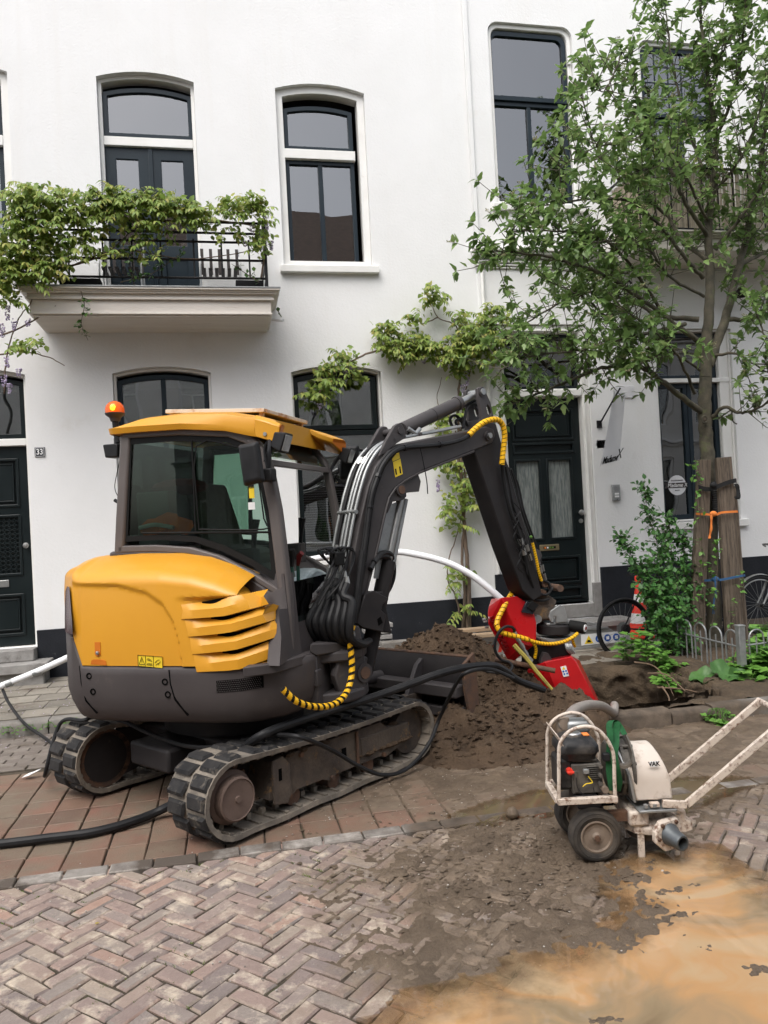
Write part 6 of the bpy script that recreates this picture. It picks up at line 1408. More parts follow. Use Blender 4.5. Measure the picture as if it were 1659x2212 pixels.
# hoses and couplings down the front of the arm
rnd = random.Random(8)
for i, (x0_, r_) in enumerate(((1085, .017), (1092, .013), (1098, .013), (1103, .011), (1106, .009))):
    pts = [(x0_, 1004+3*i, .10-.03*i), (x0_+6+2*i, 1050, .09-.03*i), (x0_+17+2*i, 1100, .10-.03*i), (x0_+34+2*i, 1150, .09-.03*i), (x0_+45+3*i, 1190, .09-.03*i), (x0_+56+3*i, 1235, .08-.03*i), (x0_+66+3*i, 1268, .06-.03*i)]
    p_ = cr([bw(*p) for p in pts], 6); ah = obj('arm_hose', MB().tube(p_, r_, 7), 'black_rubber', arm)
    k = 20+i*2; d_ = (p_[k+1]-p_[k]).normalized()
    for q in (0, 3): obj('coupling', MB().cyl(p_[k]+d_*.028*q, p_[k]+d_*(.028*q+.055), r_+.007, n=8), 'steel', ah)
for i in range(6):
    x0_, y0_ = 1105+rnd.uniform(0, 22), 1085+i*20; obj('thin_hose', MB().tube(cr([bw(x0_+a, y0_+b, .11) for a, b in ((0, 0), (10+rnd.uniform(-4, 4), 18), (2, 38), (16, 55), (20, 75))], 5), .005, 5), 'black_rubber', arm)
obj('green_cap', MB().ball(tuple(bw(1147, 1160, .1)), .014, 8, 6), 'leaf_weed', arm)
yh = cr([bw(a, b, .10) for a, b in ((1150, 1172), (1158, 1205), (1164, 1235), (1170, 1255))], 6); y_ = obj('arm_hose', MB().tube(yh, .010, 7), 'black_rubber', arm); obj('spiral_wrap', spiral(yh, .0125, .02, .8), 'wrap_yellow', y_)
yh = cr([bw(a, b, -.10) for a, b in ((1103, 1215), (1101, 1235), (1104, 1255), (1112, 1270))], 6); y_ = obj('arm_hose', MB().tube(yh, .010, 7), 'black_rubber', arm); obj('spiral_wrap', spiral(yh, .0125, .02, .8), 'wrap_yellow', y_)
# bucket linkage
obj('link', bprism([(1140, 1182), (1150, 1178), (1172, 1190), (1176, 1200), (1160, 1240), (1172, 1290), (1160, 1292), (1148, 1240)], .03, .06), 'boom_grey', arm, bevel=.006)
obj('link', bprism([(1140, 1182), (1150, 1178), (1172, 1190), (1176, 1200), (1160, 1240), (1172, 1290), (1160, 1292), (1148, 1240)], -.10, -.07), 'boom_grey', arm, bevel=.006)
# ================================================================ TILTROTATOR (part of the excavator) AND RED DRILLING TOOL
def TP_(cx, cy): return (1031.4+.1984*cx, 1234.4+.1984*cy)
YT = 6.22
def tw(cx, cy, Y=YT): return FY(*TP_(cx, cy), Y)
def hull(name, pts, mat, parent, bevel=.006):
    bm = bmesh.new()
    for p in pts: bm.verts.new(p)
    r = bmesh.ops.convex_hull(bm, input=bm.verts)
    bmesh.ops.delete(bm, geom=[g for g in r['geom_interior'] if isinstance(g, bmesh.types.BMVert)], context='VERTS')
    bmesh.ops.dissolve_limit(bm, angle_limit=R(6), verts=bm.verts, edges=bm.edges)
    bm.verts.ensure_lookup_table(); mb = MB(); mb.add([v.co for v in bm.verts], []); mb.f = [tuple(v.index for v in f.verts) for f in bm.faces]
    bm.verts.index_update(); mb.f = [tuple(v.index for v in f.verts) for f in bm.faces]; bm.free()
    return obj(name, mb, mat, parent, bevel=bevel, ang=20)
# quick hitch and rotator
hitch = hull('quick_hitch', [tuple(tw(x, y, Y)) for Y in (YT-.08, YT+.08) for x, y in ((560, 330), (740, 230), (860, 320), (830, 420), (760, 520), (620, 520), (590, 450))], 'muddy_metal', EX)
for Y in (YT-.11, YT+.09):
    m2 = MB(); pl_ = [tw(x, y, Y) for x, y in ((790, 430), (890, 360), (940, 380), (985, 545), (850, 560), (850, 490), (825, 480), (810, 500), (840, 545), (800, 555), (770, 500))]
    m2.prism([(p.x, p.z) for p in pl_], (0, Y, 0), UX, UZ, UY, -.012, .012); obj('hitch_hook', m2, 'galv', hitch, bevel=.004)
c = tw(595, 500); obj('hitch_pin', MB().cyl((c.x, YT-.13, c.z), (c.x, YT+.13, c.z), .034, n=16), 'galv', hitch)
c = tw(700, 500); obj('hitch_pin', MB().cyl((c.x-.09, YT-.05, c.z), (c.x+.05, YT-.06, c.z), .022, n=12), 'rust', hitch)
for x, y, r_ in ((660, 230, .035), (850, 175, .03), (690, 130, .028)): c = tw(x, y); obj('link_pin', MB().cyl((c.x, YT-.10, c.z), (c.x, YT+.10, c.z), r_, n=14), 'rust', hitch)
m2 = MB()
for pts in (((620, 160), (680, 240), (760, 250), (820, 180)), ((700, 90), (780, 130), (790, 220), (740, 260)), ((640, 250), (620, 300), (700, 320), (780, 300))): m2.tube(cr([tw(x, y, YT-.11) for x, y in pts], 5), .011, 6)
obj('hitch_hoses', m2, 'black_rubber', hitch)
c = tw(825, 622); r_ = .142
rot = obj('rotator', MB().lathe([(.001, -.045), (.13, -.045), (r_, -.035), (r_, .03), (.132, .04), (.11, .042), (.10, .055), (.001, .055)], 32, Matrix.Translation((c.x, YT, c.z)) @ Matrix.Rotation(R(3), 4, 'Y')), 'arm_dark', EX)
obj('rotator_plate', MB().box((c.x, YT, c.z+.055), (.2, .2, .02)), 'galv', rot, bevel=.004)
m2 = MB(); a, b = tw(1010, 590, YT-.06), tw(1170, 618, YT-.16); m2.cyl(a, b, .050, n=18); mo = obj('rotator_motor', m2, 'ink', rot); d_ = (b-a).normalized()
obj('motor_cap', MB().cyl(b-d_*.012, b+d_*.008, .032, n=14), 'sticker_white', mo); obj('motor_cap', MB().cyl(b, b+d_*.012, .016, n=12), 'dark_red_ink', mo)
m2 = MB(); q = tw(830, 745); m2.box((q.x, YT, q.z), (.30, .20, .055)); m2.box((q.x, YT, q.z-.04), (.26, .18, .05)); obj('tool_plate', m2, 'galv', rot, bevel=.006)
for i in range(7): p = tw(630+i*22, 705+i*8, YT-.145); obj('bolt', MB().cyl(p, p+Vector((0, -.012, 0)), .008, n=6), 'steel', rot)
m2 = MB(); m2.prism([(tw(x, y, YT).x, tw(x, y, YT).z) for x, y in ((615, 690), (770, 715), (770, 770), (620, 750))], (0, YT, 0), UX, UZ, UY, -.145, -.125); obj('side_bracket', m2, 'galv', rot, bevel=.004)

RT = thing('drilling_tool', tuple(tw(700, 900)), 'angular bright red drilling tool hanging from the excavator arm into the pit', 'drilling tool')
ORG[RT.name] = tuple(RT.location)
n0, n1, n2 = YT-.19, YT-.06, YT+.22
front = [(262, 285), (430, 272), (590, 370), (640, 560), (640, 770), (600, 810), (490, 800), (365, 560)]
rim = [(245, 278), (125, 380), (112, 450), (118, 575), (170, 690), (325, 955), (385, 985), (470, 915), (600, 820)]
u1 = hull('upper_shell', [tuple(tw(x, y, n0)) for x, y in front]+[tuple(tw(x, y, n1)) for x, y in rim]+[tuple(tw(x, y, n2)) for x, y in ((150, 300), (130, 560), (330, 900), (420, 280), (600, 380), (620, 780))], 'red_paint', RT)
front2 = [(735, 985), (1020, 925), (1075, 985), (1190, 1200), (1310, 1440), (1290, 1700), (1050, 1700), (900, 1400)]
rim2 = [(735, 960), (1018, 905), (1110, 965), (1195, 1140), (1335, 1430), (1335, 1720), (1000, 1720), (640, 1200), (540, 1085), (560, 1055), (640, 1012)]
u2 = hull('lower_shell', [tuple(tw(x, y, n0-.03)) for x, y in front2]+[tuple(tw(x, y, n1-.03)) for x, y in rim2]+[tuple(tw(x, y, n2)) for x, y in ((740, 960), (1020, 905), (1100, 965), (1320, 1430), (1320, 1720), (1000, 1720), (560, 1070))], 'red_paint', RT)
hull('core', [tuple(tw(x, y, Y)) for Y in (YT-.10, YT+.16) for x, y in ((480, 830), (620, 800), (960, 780), (1020, 900), (1040, 960), (740, 990), (600, 1060), (480, 1000))], 'ink', RT, .01)
m2 = MB(); m2.prism([(tw(x, y).x, tw(x, y).z) for x, y in ((640, 850), (690, 860), (740, 950), (640, 1000), (600, 960))], (0, YT, 0), UX, UZ, UY, -.16, -.11); obj('side_plate', m2, 'dark_plastic', RT, bevel=.004)
m2 = MB(); m2.prism([(tw(x, y).x, tw(x, y).z) for x, y in ((380, 415), (430, 300), (550, 340), (500, 440))], (0, YT, 0), UX, UZ, UY, -.215, -.175); fl = obj('flap', m2, 'enamel_blue', RT, bevel=.004)
m2 = MB(); m2.prism([(tw(x, y).x, tw(x, y).z) for x, y in ((425, 360), (480, 290), (555, 340), (490, 405))], (0, YT, 0), UX, UZ, UY, -.23, -.216); obj('flap_lid', m2, 'ink', fl, bevel=.003)
stk = MB(); stk.prism([(tw(x, y, n0).x, tw(x, y, n0).z) for x, y in ((882, 1032), (942, 1018), (977, 1128), (918, 1140))], (0, n0-.033, 0), UX, UZ, UY, -.004, .0); sk = obj('warning_sticker', stk, 'sticker_white', RT, sm=False)
m2 = MB(); m2.prism([(tw(x, y, n0).x, tw(x, y, n0).z) for x, y in ((902, 1062), (936, 1054), (914, 1026))], (0, n0-.037, 0), UX, UZ, UY, -.002, .0); obj('sticker_print', m2, 'sticker_yellow', sk, sm=False)
for x, y in ((914, 1080), (943, 1074), (925, 1108), (955, 1102)): p = tw(x, y, n0); obj('sticker_print', MB().cyl((p.x, n0-.0395, p.z), (p.x, n0-.037, p.z), .008, n=12), 'sticker_blue', sk, sm=False)
p0, p1 = tw(120, 480, n1-.012), tw(310, 900, n1-.012); ud = (p1-p0).normalized(); vd = Vector((0, -1, 0)).cross(ud); vd = -vd if vd.x < 0 else vd
def along(p, up_=1): n_ = Vector((0, -1, 0)); v_ = n_.cross(ud); return Matrix(((ud.x, v_.x, n_.x, p.x), (ud.y, v_.y, n_.y, p.y), (ud.z, v_.z, n_.z, p.z), (0, 0, 0, 1)))
text('S', .05, along(tw(140, 500, n1-.015)), 'ink_white', RT, ext=.004); text('UAN', .06, along(tw(172, 560, n1-.02)+Vector((0, -.02, 0))), 'dark_red_ink', RT, ext=.012, bold=True); text('DRILL', .055, along(tw(270, 770, n1-.025)+Vector((0, -.03, 0))), 'dark_red_ink', RT, ext=.02, bold=True)
for pts, r_, mt in ((((395, 640), (440, 735), (480, 800), (510, 860), (550, 930), (590, 980)), .016, 'steel'),):
    P_ = cr([tw(x, y, n0-.06) for x, y in pts], 5); ho = obj('hose_fitting', MB().tube(P_, r_*.75, 8), 'black_rubber', RT)
    for k in range(2, len(P_)-2, 3): d_ = (P_[k+1]-P_[k]).normalized(); obj('coupling', MB().cyl(P_[k]-d_*.018, P_[k]+d_*.018, r_*(1.25 if k % 2 else 1.0), n=8), 'steel', ho)
for i in range(4):
    P_ = cr([tw(960+18*i, 790, YT-.12), tw(975+18*i, 850, YT-.14), tw(1010+16*i, 890, YT-.13)], 4); obj('hose_fitting', MB().tube(P_, .010, 7), 'steel' if i % 2 else 'galv', RT)
for x, y in ((90, 520), (100, 545), (120, 605)): p = tw(x, y, n1+.05); obj('bolt', MB().cyl(p, p+Vector((-.03, 0, 0)), .010, n=8), 'steel', RT)
# wrapped hoses from the arm to the tool (parts of the excavator)
big = [(475, -60, .02), (450, 60, -.03), (400, 190, -.10), (330, 310, -.16), (270, 420, -.20), (222, 520, -.23), (212, 590, -.25), (250, 655, -.26), (330, 685, -.26), (440, 712, -.25), (555, 745, -.24)]
P_ = cr([tw(x, y, YT+o) for x, y, o in big], 8); th_ = obj('tool_hose', MB().tube(P_, .0175, 9), 'ink', EX); obj('spiral_wrap', spiral(P_, .0215, .040, .83), 'wrap_yellow', th_)
P2 = cr([tw(x, y, YT+o) for x, y, o in ((560, 747, -.24), (640, 772, -.23), (740, 788, -.22), (850, 785, -.22), (960, 757, -.22), (1040, 715, -.21), (1090, 675, -.19))], 7); th2 = obj('tool_hose', MB().tube(P2, .0125, 8), 'ink', EX); obj('spiral_wrap', spiral(P2, .0155, .026, .8), 'wrap_yellow', th2)
P3 = cr([tw(x, y, YT+o) for x, y, o in ((590, 765, -.23), (622, 800, -.22), (638, 860, -.20), (625, 945, -.18))], 6); th3 = obj('tool_hose', MB().tube(P3, .0105, 8), 'ink', EX); obj('spiral_wrap', spiral(P3, .0135, .024, .8), 'wrap_yellow', th3)
P4 = cr([tw(x, y, YT+o) for x, y, o in ((1035, 740, -.2), (1045, 780, -.19), (1062, 820, -.17))], 5); th4 = obj('tool_hose', MB().tube(P4, .0095, 7), 'ink', EX); obj('spiral_wrap', spiral(P4, .012, .02, .8), 'wrap_yellow', th4)
P5 = cr([tw(x, y, YT+o) for x, y, o in ((405, 640, -.26), (370, 605, -.28), (300, 605, -.28), (230, 670, -.28), (190, 780, -.27), (200, 880, -.26), (260, 960, -.25), (340, 985, -.26), (380, 1035, -.28), (340, 1090, -.30), (250, 1105, -.30), (100, 1085, -.25), (-30, 1045, -.15))], 6)
tag(obj('hydraulic_hose', MB().tube(P5, .012, 8), 'black_rubber', origin=tuple(P5[-1])), 'thin black hydraulic hose looping from the red tool over the soil heap', 'hose')
# wooden stick and muddy rod
a, b = tw(395, 800, YT-.30), tw(812, 1285, YT-.42)
m2 = MB(); m2.tube([a, a.lerp(b, .3)+Vector((.006, 0, .004)), a.lerp(b, .6), b], [.020, .018, .017, .012], 6); tag(obj('stick', m2, 'olive_wood', origin=tuple(b)), 'yellow green wooden stick leaning against the red tool', 'stick')
a, b = tw(340, 985, YT-.22), tw(845, 1082, YT-.36)
m2 = MB(); m2.cyl(a-(b-a)*.3, b, .021, n=14); tag(obj('rod', m2, 'rust', origin=tuple(b)), 'muddy brown steel rod lying across the red tool', 'rod')

# ================================================================ WHITE PIPE, HOSES
pp_ = [(0, 1483, 7.75), (70, 1455, 7.75), (135, 1426, 7.72), (330, 1335, 7.65), (560, 1240, 7.55), (720, 1200, 7.35), (845, 1192, 7.15), (905, 1199, 7.0), (965, 1215, 6.85), (1015, 1240, 6.72), (1055, 1270, 6.6), (1092, 1303, 6.5)]
pth = cr([FY(*p) for p in pp_], 8)
WP = thing('plastic_pipe', tuple(FY(0, 1483, 7.75)), 'long white plastic pipe arching from the left pavement into the red tool', 'pipe'); obj('pipe_run', MB().tube(pth, .031, 14), 'white_pipe', WP, ang=60)
p0 = FY(20, 1476, 7.75); p1 = FY(80, 1452, 7.75); d_ = (p1-p0).normalized()
for a, b, r_, mt in ((-.12, -.02, .020, 'white_pipe'), (-.03, .03, .034, 'galv'), (.04, .09, .026, 'steel'), (.08, .24, .024, 'arm_dark'), (.22, .30, .034, 'galv')): obj('fitting', MB().cyl(p0+d_*a, p0+d_*b, r_, n=12), mt, WP)
def upl(px, py, yl):
    """photo point on a vertical plane beside the tracks"""
    n = MU.to_3x3() @ Vector((0, 1, 0)); d = ray(px, py); t = (Vector((CX, CY, 0)).dot(n)+yl)/d.dot(n); return Vector((d.x*t, d.y*t, CAM_H+d.z*t))
HB_ = [G(-90, 1830, .028), G(0, 1823, .028), G(100, 1811, .03), (G(200, 1798, .03)), G(285, 1775, .035), G(355, 1746, .06), upl(430, 1700, -.48), upl(500, 1640, -.49), G(562, 1590, .53), G(650, 1556, .54), G(800, 1508, .59), G(880, 1480, .64), G(950, 1455, .69), G(1010, 1441, .70), G(1062, 1437, .68), G(1090, 1448, .62), G(1120, 1470, .52), G(1175, 1490, .42)]
P_ = cr(HB_, 8); tag(obj('pressure_hose', MB().tube(P_, .0265, 10), 'black_rubber', origin=tuple(HB_[1])), 'thick black hose from the left street edge over the near track to the heap', 'hose')
HA_ = [FY(6, 1490, 7.75), FY(20, 1520, 7.6), FY(55, 1565, 7.35), G(115, 1612, .03), MU @ Vector((-.95, .90, .12)), MU @ Vector((-.85, .85, .46)), G(180, 1556, .51), G(205, 1549, .515), G(260, 1556, .51), G(320, 1583, .47), G(400, 1611, .42), G(480, 1612, .43), G(560, 1592, .49), G(610, 1588, .515), G(655, 1594, .51), upl(720, 1622, -.965), upl(770, 1652, -.97), upl(820, 1673, -.98), upl(865, 1668, -1.0), upl(900, 1642, -1.02), upl(930, 1600, -1.04), upl(950, 1550, -1.04), G(985, 1478, .60), G(1010, 1452, .70), G(1060, 1446, .68), G(1110, 1465, .60)]
P_ = cr(HA_, 8); tag(obj('air_hose', MB().tube(P_, .0135, 8), 'black_rubber', origin=tuple(HA_[3])), 'thinner black hose draped over both tracks and down to the blade', 'hose')

# ================================================================ MUD PUMP
OP = G(1290, 1868, 0); PA = -YAW
PU, PV, PW = Vector((math.cos(PA), math.sin(PA), 0)), Vector((0, 0, 1)), Vector((-math.sin(PA), math.cos(PA), 0))
def pb(cx, cy, off=0.0):
    d = ray(1179.5+.1984*cx, 1508.7+.1984*cy); n = PW; t = (OP.dot(n)+off)/d.dot(n); return Vector((d.x*t, d.y*t, CAM_H+d.z*t))
def ps(cx, cy, off=0.0): q = pb(cx, cy, off); return ((q-OP).dot(PU), q.z)
def pw_(s, o, z): return OP+PU*s+PW*o+PV*z
MPm = Matrix(((PU.x, PW.x, 0, OP.x), (PU.y, PW.y, 0, OP.y), (0, 0, 1, 0), (0, 0, 0, 1)))
PM = thing('mud_pump', tuple(OP), 'worn white motor pump on two wheels standing in the mud beside the orange puddle', 'pump')
wr_ = .130
for n_, off in enumerate((0.05, .36)):
    Mw = MPm @ Matrix.Translation((ps(560, 1530, .0)[0], off, wr_)) @ MX
    prof = [(.075, -.035), (.085, -.042), (.105, -.047), (.122, -.04), (wr_, -.022), (wr_, .022), (.122, .04), (.105, .047), (.085, .042), (.075, .035)]
    wh = obj('wheel', MB().lathe(prof, 40, Mw, caps=False), 'tyre', PM, ang=60)
    obj('rim', MB().lathe([(.078, .030), (.080, .040), (.072, .042), (.066, .026), (.045, .022), (.042, .030), (.022, .034), (.018, .040), (.012, .048), (.001, .048), (.001, -.03), (.07, -.03)], 32, Mw), 'rim', wh, ang=30)
    obj('hub_nut', MB().lathe([(.015, .046), (.015, .060), (.001, .060)], 6, Mw), 'rust', wh)
    m2 = MB()
    for r_ in (.098, .108, .117): m2.lathe([(r_, .0455-.0), (r_+.002, .0485-(r_-.098)*.35), (r_+.004, .0455-(r_-.098)*.4)], 40, Mw, caps=False)
    obj('tyre_rib', m2, 'tyre', wh)
s0 = ps(560, 1530)[0]; obj('axle', MB().cyl(pw_(s0, .0, wr_), pw_(s0, .42, wr_), .011, n=10), 'rust', PM)
# cage
arcpts = [(140, 1140), (140, 900), (140, 620), (146, 520), (190, 420), (290, 340), (430, 305), (555, 338), (650, 430), (712, 540), (738, 650), (746, 900), (757, 1140)]
def arch3(off): return cr([pw_(*((lambda q: (q[0], off, q[1]))(ps(a, b)))) for a, b in arcpts], 6)
for off in (.0, .27): obj('cage_hoop', MB().tube(arch3(off), .0095, 9), 'white_chipped', PM, ang=60)
for off in (.0, .27):
    a, b = ps(125, 1125), ps(778, 1125); m2 = MB(); m2.box(((a[0]+b[0])/2, off, a[1]), (b[0]-a[0], .03, .03), MPm); obj('cage_bar', m2, 'white_chipped', PM, bevel=.003)
a = ps(140, 1125); m2 = MB(); m2.box((a[0], .135, a[1]), (.03, .24, .028), MPm); b = ps(757, 1125); obj('cage_bar', m2, 'white_chipped', PM, bevel=.003)
m2 = MB(); m2.box((b[0]-.03, .135, b[1]), (.03, .24, .028), MPm); obj('cage_bar', m2, 'white_chipped', PM, bevel=.003)
q0 = ps(160, 480); m2 = MB(); m2.loft([[pw_(q0[0]-.014, o, q0[1]+.03), pw_(q0[0]+.010, o, q0[1]-.02), pw_(q0[0]+.014, o, q0[1]-.018), pw_(q0[0]-.010, o, q0[1]+.032)] for o in (.0, .27)], True, True); obj('cage_plate', m2, 'white_chipped', PM)
# engine
def pbox(x0, x1, y0, y1, o0, o1, mat, name, parent=PM, bevel=.006):
    a, b = ps(x0, y1), ps(x1, y0); m2 = MB(); m2.bx(a[0], b[0], o0, o1, a[1], b[1], MPm); return obj(name, m2, mat, parent, bevel=bevel)
eng = pbox(320, 640, 740, 1085, .05, .24, 'engine', 'engine')
for i in range(7): pbox(470, 600, 765+i*22, 773+i*22, .036, .05, 'engine', 'fin', eng, .001)
pbox(330, 600, 700, 745, .06, .22, 'engine', 'cylinder_head', eng); pbox(335, 590, 1085, 1130, .04, .25, 'arm_dark', 'engine_foot', eng)
pbox(430, 490, 795, 850, .03, .05, 'galv', 'ignition_box', eng, .003); pbox(340, 365, 820, 1060, .042, .05, 'engine', 'side_rib', eng, .003)
for y_ in (760, 860, 950): q = ps(610, y_); obj('bolt', MB().cyl(pw_(q[0], .02, q[1]), pw_(q[0], .05, q[1]), .010, n=8), 'engine', eng)
q = ps(650, 1000); obj('oil_cap', MB().cyl(pw_(q[0], .0, q[1]), pw_(q[0], .05, q[1]), .017, n=8), 'rim', eng)
q = ps(240, 870); rc_ = obj('recoil_cover', MB().lathe([(.001, -.045), (.05, -.045), (.082, -.03), (.088, 0), (.086, .05)], 24, MPm @ Matrix.Translation((q[0]+.01, .14, q[1])) @ Matrix.Rotation(R(90), 4, 'Y')), 'tank_black', eng)
pbox(165, 330, 690, 1060, .06, .22, 'tank_black', 'blower_housing', eng, .02)
for r_ in range(4):
    for k in range(3): pbox(150+k*16, 162+k*16, 705+r_*90, 770+r_*90, .054, .062, 'void', 'vent_slot', eng, .001)
q = ps(278, 820); obj('choke_knob', MB().cyl(pw_(q[0], .025, q[1]), pw_(q[0], .055, q[1]), .016, n=10), 'cone_orange', eng); obj('choke_lever', MB().box((q[0], .018, q[1]), (.034, .012, .01), MPm), 'cone_orange', eng, bevel=.002)
obj('wire', MB().tube(cr([pb(x, y, .03) for x, y in ((460, 850), (500, 900), (500, 920), (440, 930), (400, 960))], 5), .0025, 5), 'sticker_yellow', eng); obj('wire', MB().tube(cr([pb(x, y, .03) for x, y in ((330, 860), (340, 960), (400, 1040), (500, 1060), (525, 1040), (515, 970))], 5), .0025, 5), 'bike_black', eng)
tz = [ps(395, y)[1] for y in (650, 630, 560, 500, 470)]; tx = ps(160, 560)[0], ps(615, 560)[0]
rg = []
for z, i_ in ((tz[0]-.03, .02), (tz[0], .012), (tz[1], .0), (tz[2], .002), (tz[3], .02), (tz[4], .05)):
    x0_, x1_, o0, o1 = tx[0]+i_, tx[1]-i_, .03+i_*.8, .25-i_*.8; c_ = .03
    rg.append([pw_(x0_+c_, o0, z), pw_(x1_-c_, o0, z), pw_(x1_, o0+c_, z), pw_(x1_, o1-c_, z), pw_(x1_-c_, o1, z), pw_(x0_+c_, o1, z), pw_(x0_, o1-c_, z), pw_(x0_, o0+c_, z)])
m2 = MB(); m2.loft(rg, True, True); tank = obj('fuel_tank', m2, 'tank_black', PM, bevel=.006, ang=60)
m2 = MB(); m2.loft([[tuple(Vector(p)+(Vector(p)-sum((Vector(r) for r in rg[1]), Vector())/8)*.03) for p in rg[1]], [tuple(Vector(p)+(Vector(p)-sum((Vector(r) for r in rg[1]), Vector())/8)*.03+Vector((0, 0, .006))) for p in rg[1]]], True, True); obj('tank_seam', m2, 'tank_black', tank)
q = ps(355, 480); rgc = []
for i in range(24): rgc.append(.041 if i % 3 else .037)
m2 = MB(); m2.loft([[(rgc[i]*math.cos(2*math.pi*i/24), rgc[i]*math.sin(2*math.pi*i/24), z) for i in range(24)] for z in (-.005, .026)]+[[(.034*math.cos(2*math.pi*i/24), .034*math.sin(2*math.pi*i/24), .032) for i in range(24)]], True, True, MPm @ Matrix.Translation((q[0], .11, q[1]-.01))); obj('fuel_cap', m2, 'steel', tank, ang=30)
q = ps(495, 462); obj('tank_label', MB().box((q[0], .12, q[1]+.0), (.03, .05, .004), MPm), 'orange_web', tank)
pbox(370, 640, 390, 560, .26, .36, 'galv', 'muffler', PM, .02)
# bell housing + flywheel case
qc = ps(855, 835, .02); Mx_ = MPm @ Matrix.Translation((qc[0], .185, qc[1])) @ Matrix.Rotation(R(90), 4, 'Y')
bh = obj('bell_housing', MB().lathe([(.06, -.05), (.115, -.045), (.13, -.03), (.132, .0), (.150, .004), (.152, .018), (.136, .02), (.136, .045), (.16, .048), (.165, .062), (.001, .062)], 40, Mx_), 'engine', PM, ang=30)
for k in range(10): t = R(36*k); obj('flange_bolt', MB().cyl(Mx_ @ Vector((.145*math.cos(t), .145*math.sin(t), -.012)), Mx_ @ Vector((.145*math.cos(t), .145*math.sin(t), .07)), .009, n=6), 'engine', bh)
# white guard: barrel-topped shell
sx0, sx1 = ps(985, 800)[0], ps(1392, 800)[0]; zt_, zb_ = ps(1100, 468, .185)[1], ps(1100, 1140)[1]
prof = [(.03, zb_)]+[(.03+.155*(1-math.cos(R(a))), zt_-.155+.155*math.sin(R(a))) for a in range(0, 91, 9)]+[(.185+.155*math.sin(R(a)), zt_-.155+.155*math.cos(R(a))) for a in range(9, 91, 9)]+[(.34, zb_)]
m2 = MB(); m2.loft([[pw_(sx0+(.0 if k else .0)+sh_*(z-zb_), o, z) for o, z in prof] for k, sh_ in ((0, -.09), (1, -.09+.0))] if False else [[pw_(sx0-.06*((z-zb_)/(zt_-zb_))**1.5, o, z) for o, z in prof], [pw_(sx1-.055*((z-zb_)/(zt_-zb_))**2, o, z) for o, z in prof]], True, True); shell = obj('guard_shell', m2, 'white_shell', PM, bevel=.008, ang=45)
q = ps(1175, 712, .03); text('VAK', .030, Matrix(((PU.x, 0, -PW.x, 0), (PU.y, 0, -PW.y, 0), (0, 1, 0, 0), (0, 0, 0, 1))).copy() if False else Matrix.Translation(pw_(q[0], .027, q[1])) @ Matrix(((PU.x, 0, -PW.x, 0), (PU.y, 0, -PW.y, 0), (0, 1, 0, 0), (0, 0, 0, 1))), 'ink', shell, ext=.001, bold=True)
q = ps(1175, 712, .03); obj('name_label', MB().box((q[0], .0288, q[1]), (.042, .002, .028), MPm), 'sticker_white', shell, sm=False)
obj('guard_flange', MB().loft([[pw_(s_-.06*((z-zb_)/(zt_-zb_))**1.5, o+(-.012 if o < .185 else .012), z+(.012 if z > zb_+.1 else 0)) for o, z in prof] for s_ in (sx0-.016, sx0-.004)], True, True), 'galv', shell)
pbox(1140, 1240, 1140, 1192, .0, .03, 'white_chipped', 'guard_tab', shell, .002)
pbox(1010, 1412, 1195, 1245, -.015, .36, 'galv', 'deck_plate', PM, .003)
for x in (1090, 1185, 1365): q = ps(x, 1180); obj('bolt', MB().lathe([(.013, 0), (.013, .016), (.001, .017)], 6, MPm @ Matrix.Translation((q[0], .005, ps(1090, 1195)[1]))), 'galv', PM)
# pump casing
pbox(930, 1140, 1245, 1420, .02, .30, 'white_chipped', 'pump_casing', PM, .012); pbox(1140, 1480, 1250, 1440, .08, .30, 'white_chipped', 'pump_casing', PM, .02)
q = ps(1240, 1455); obj('casing_flange', MB().lathe([(.145, -.012), (.150, 0), (.150, .018), (.13, .03), (.10, .05)], 32, MPm @ Matrix.Translation((q[0], .16, q[1]-.01))), 'white_chipped', PM, ang=30)
for x, y in ((1000, 1390), (1500, 1370), (1440, 1280)): q = ps(x, y, .05); obj('casing_lug', MB().lathe([(.030, -.03), (.030, .012), (.016, .013), (.016, .024), (.001, .024)], 8, MPm @ Matrix.Translation((q[0], .06, q[1]))), 'white_chipped', PM)
obj('casing_rib', MB().tube(cr([pb(x, y, .05) for x, y in ((1420, 1210), (1470, 1230), (1490, 1300), (1540, 1350), (1550, 1420))], 5), .020, 8), 'white_chipped', PM)
q = ps(1240, 1500); m2 = MB(); m2.lathe([(.11, -.045), (.12, 0), (.06, -.06)], 24, MPm @ Matrix.Translation((q[0], .16, q[1]))); obj('suction_bowl', m2, 'muddy_metal', PM)
for x0_, x1_, y0_, y1_, o in ((1040, 1100, 1480, 1725, .04), (1442, 1490, 1560, 1735, .04), (1060, 1110, 1480, 1700, .28), (1440, 1480, 1560, 1700, .28)):
    a, b = ps(x0_, y1_), ps(x1_, y0_); m2 = MB(); m2.bx(a[0], b[0], o, o+.02, .0, b[1], MPm); obj('leg', m2, 'white_chipped', PM, bevel=.004)
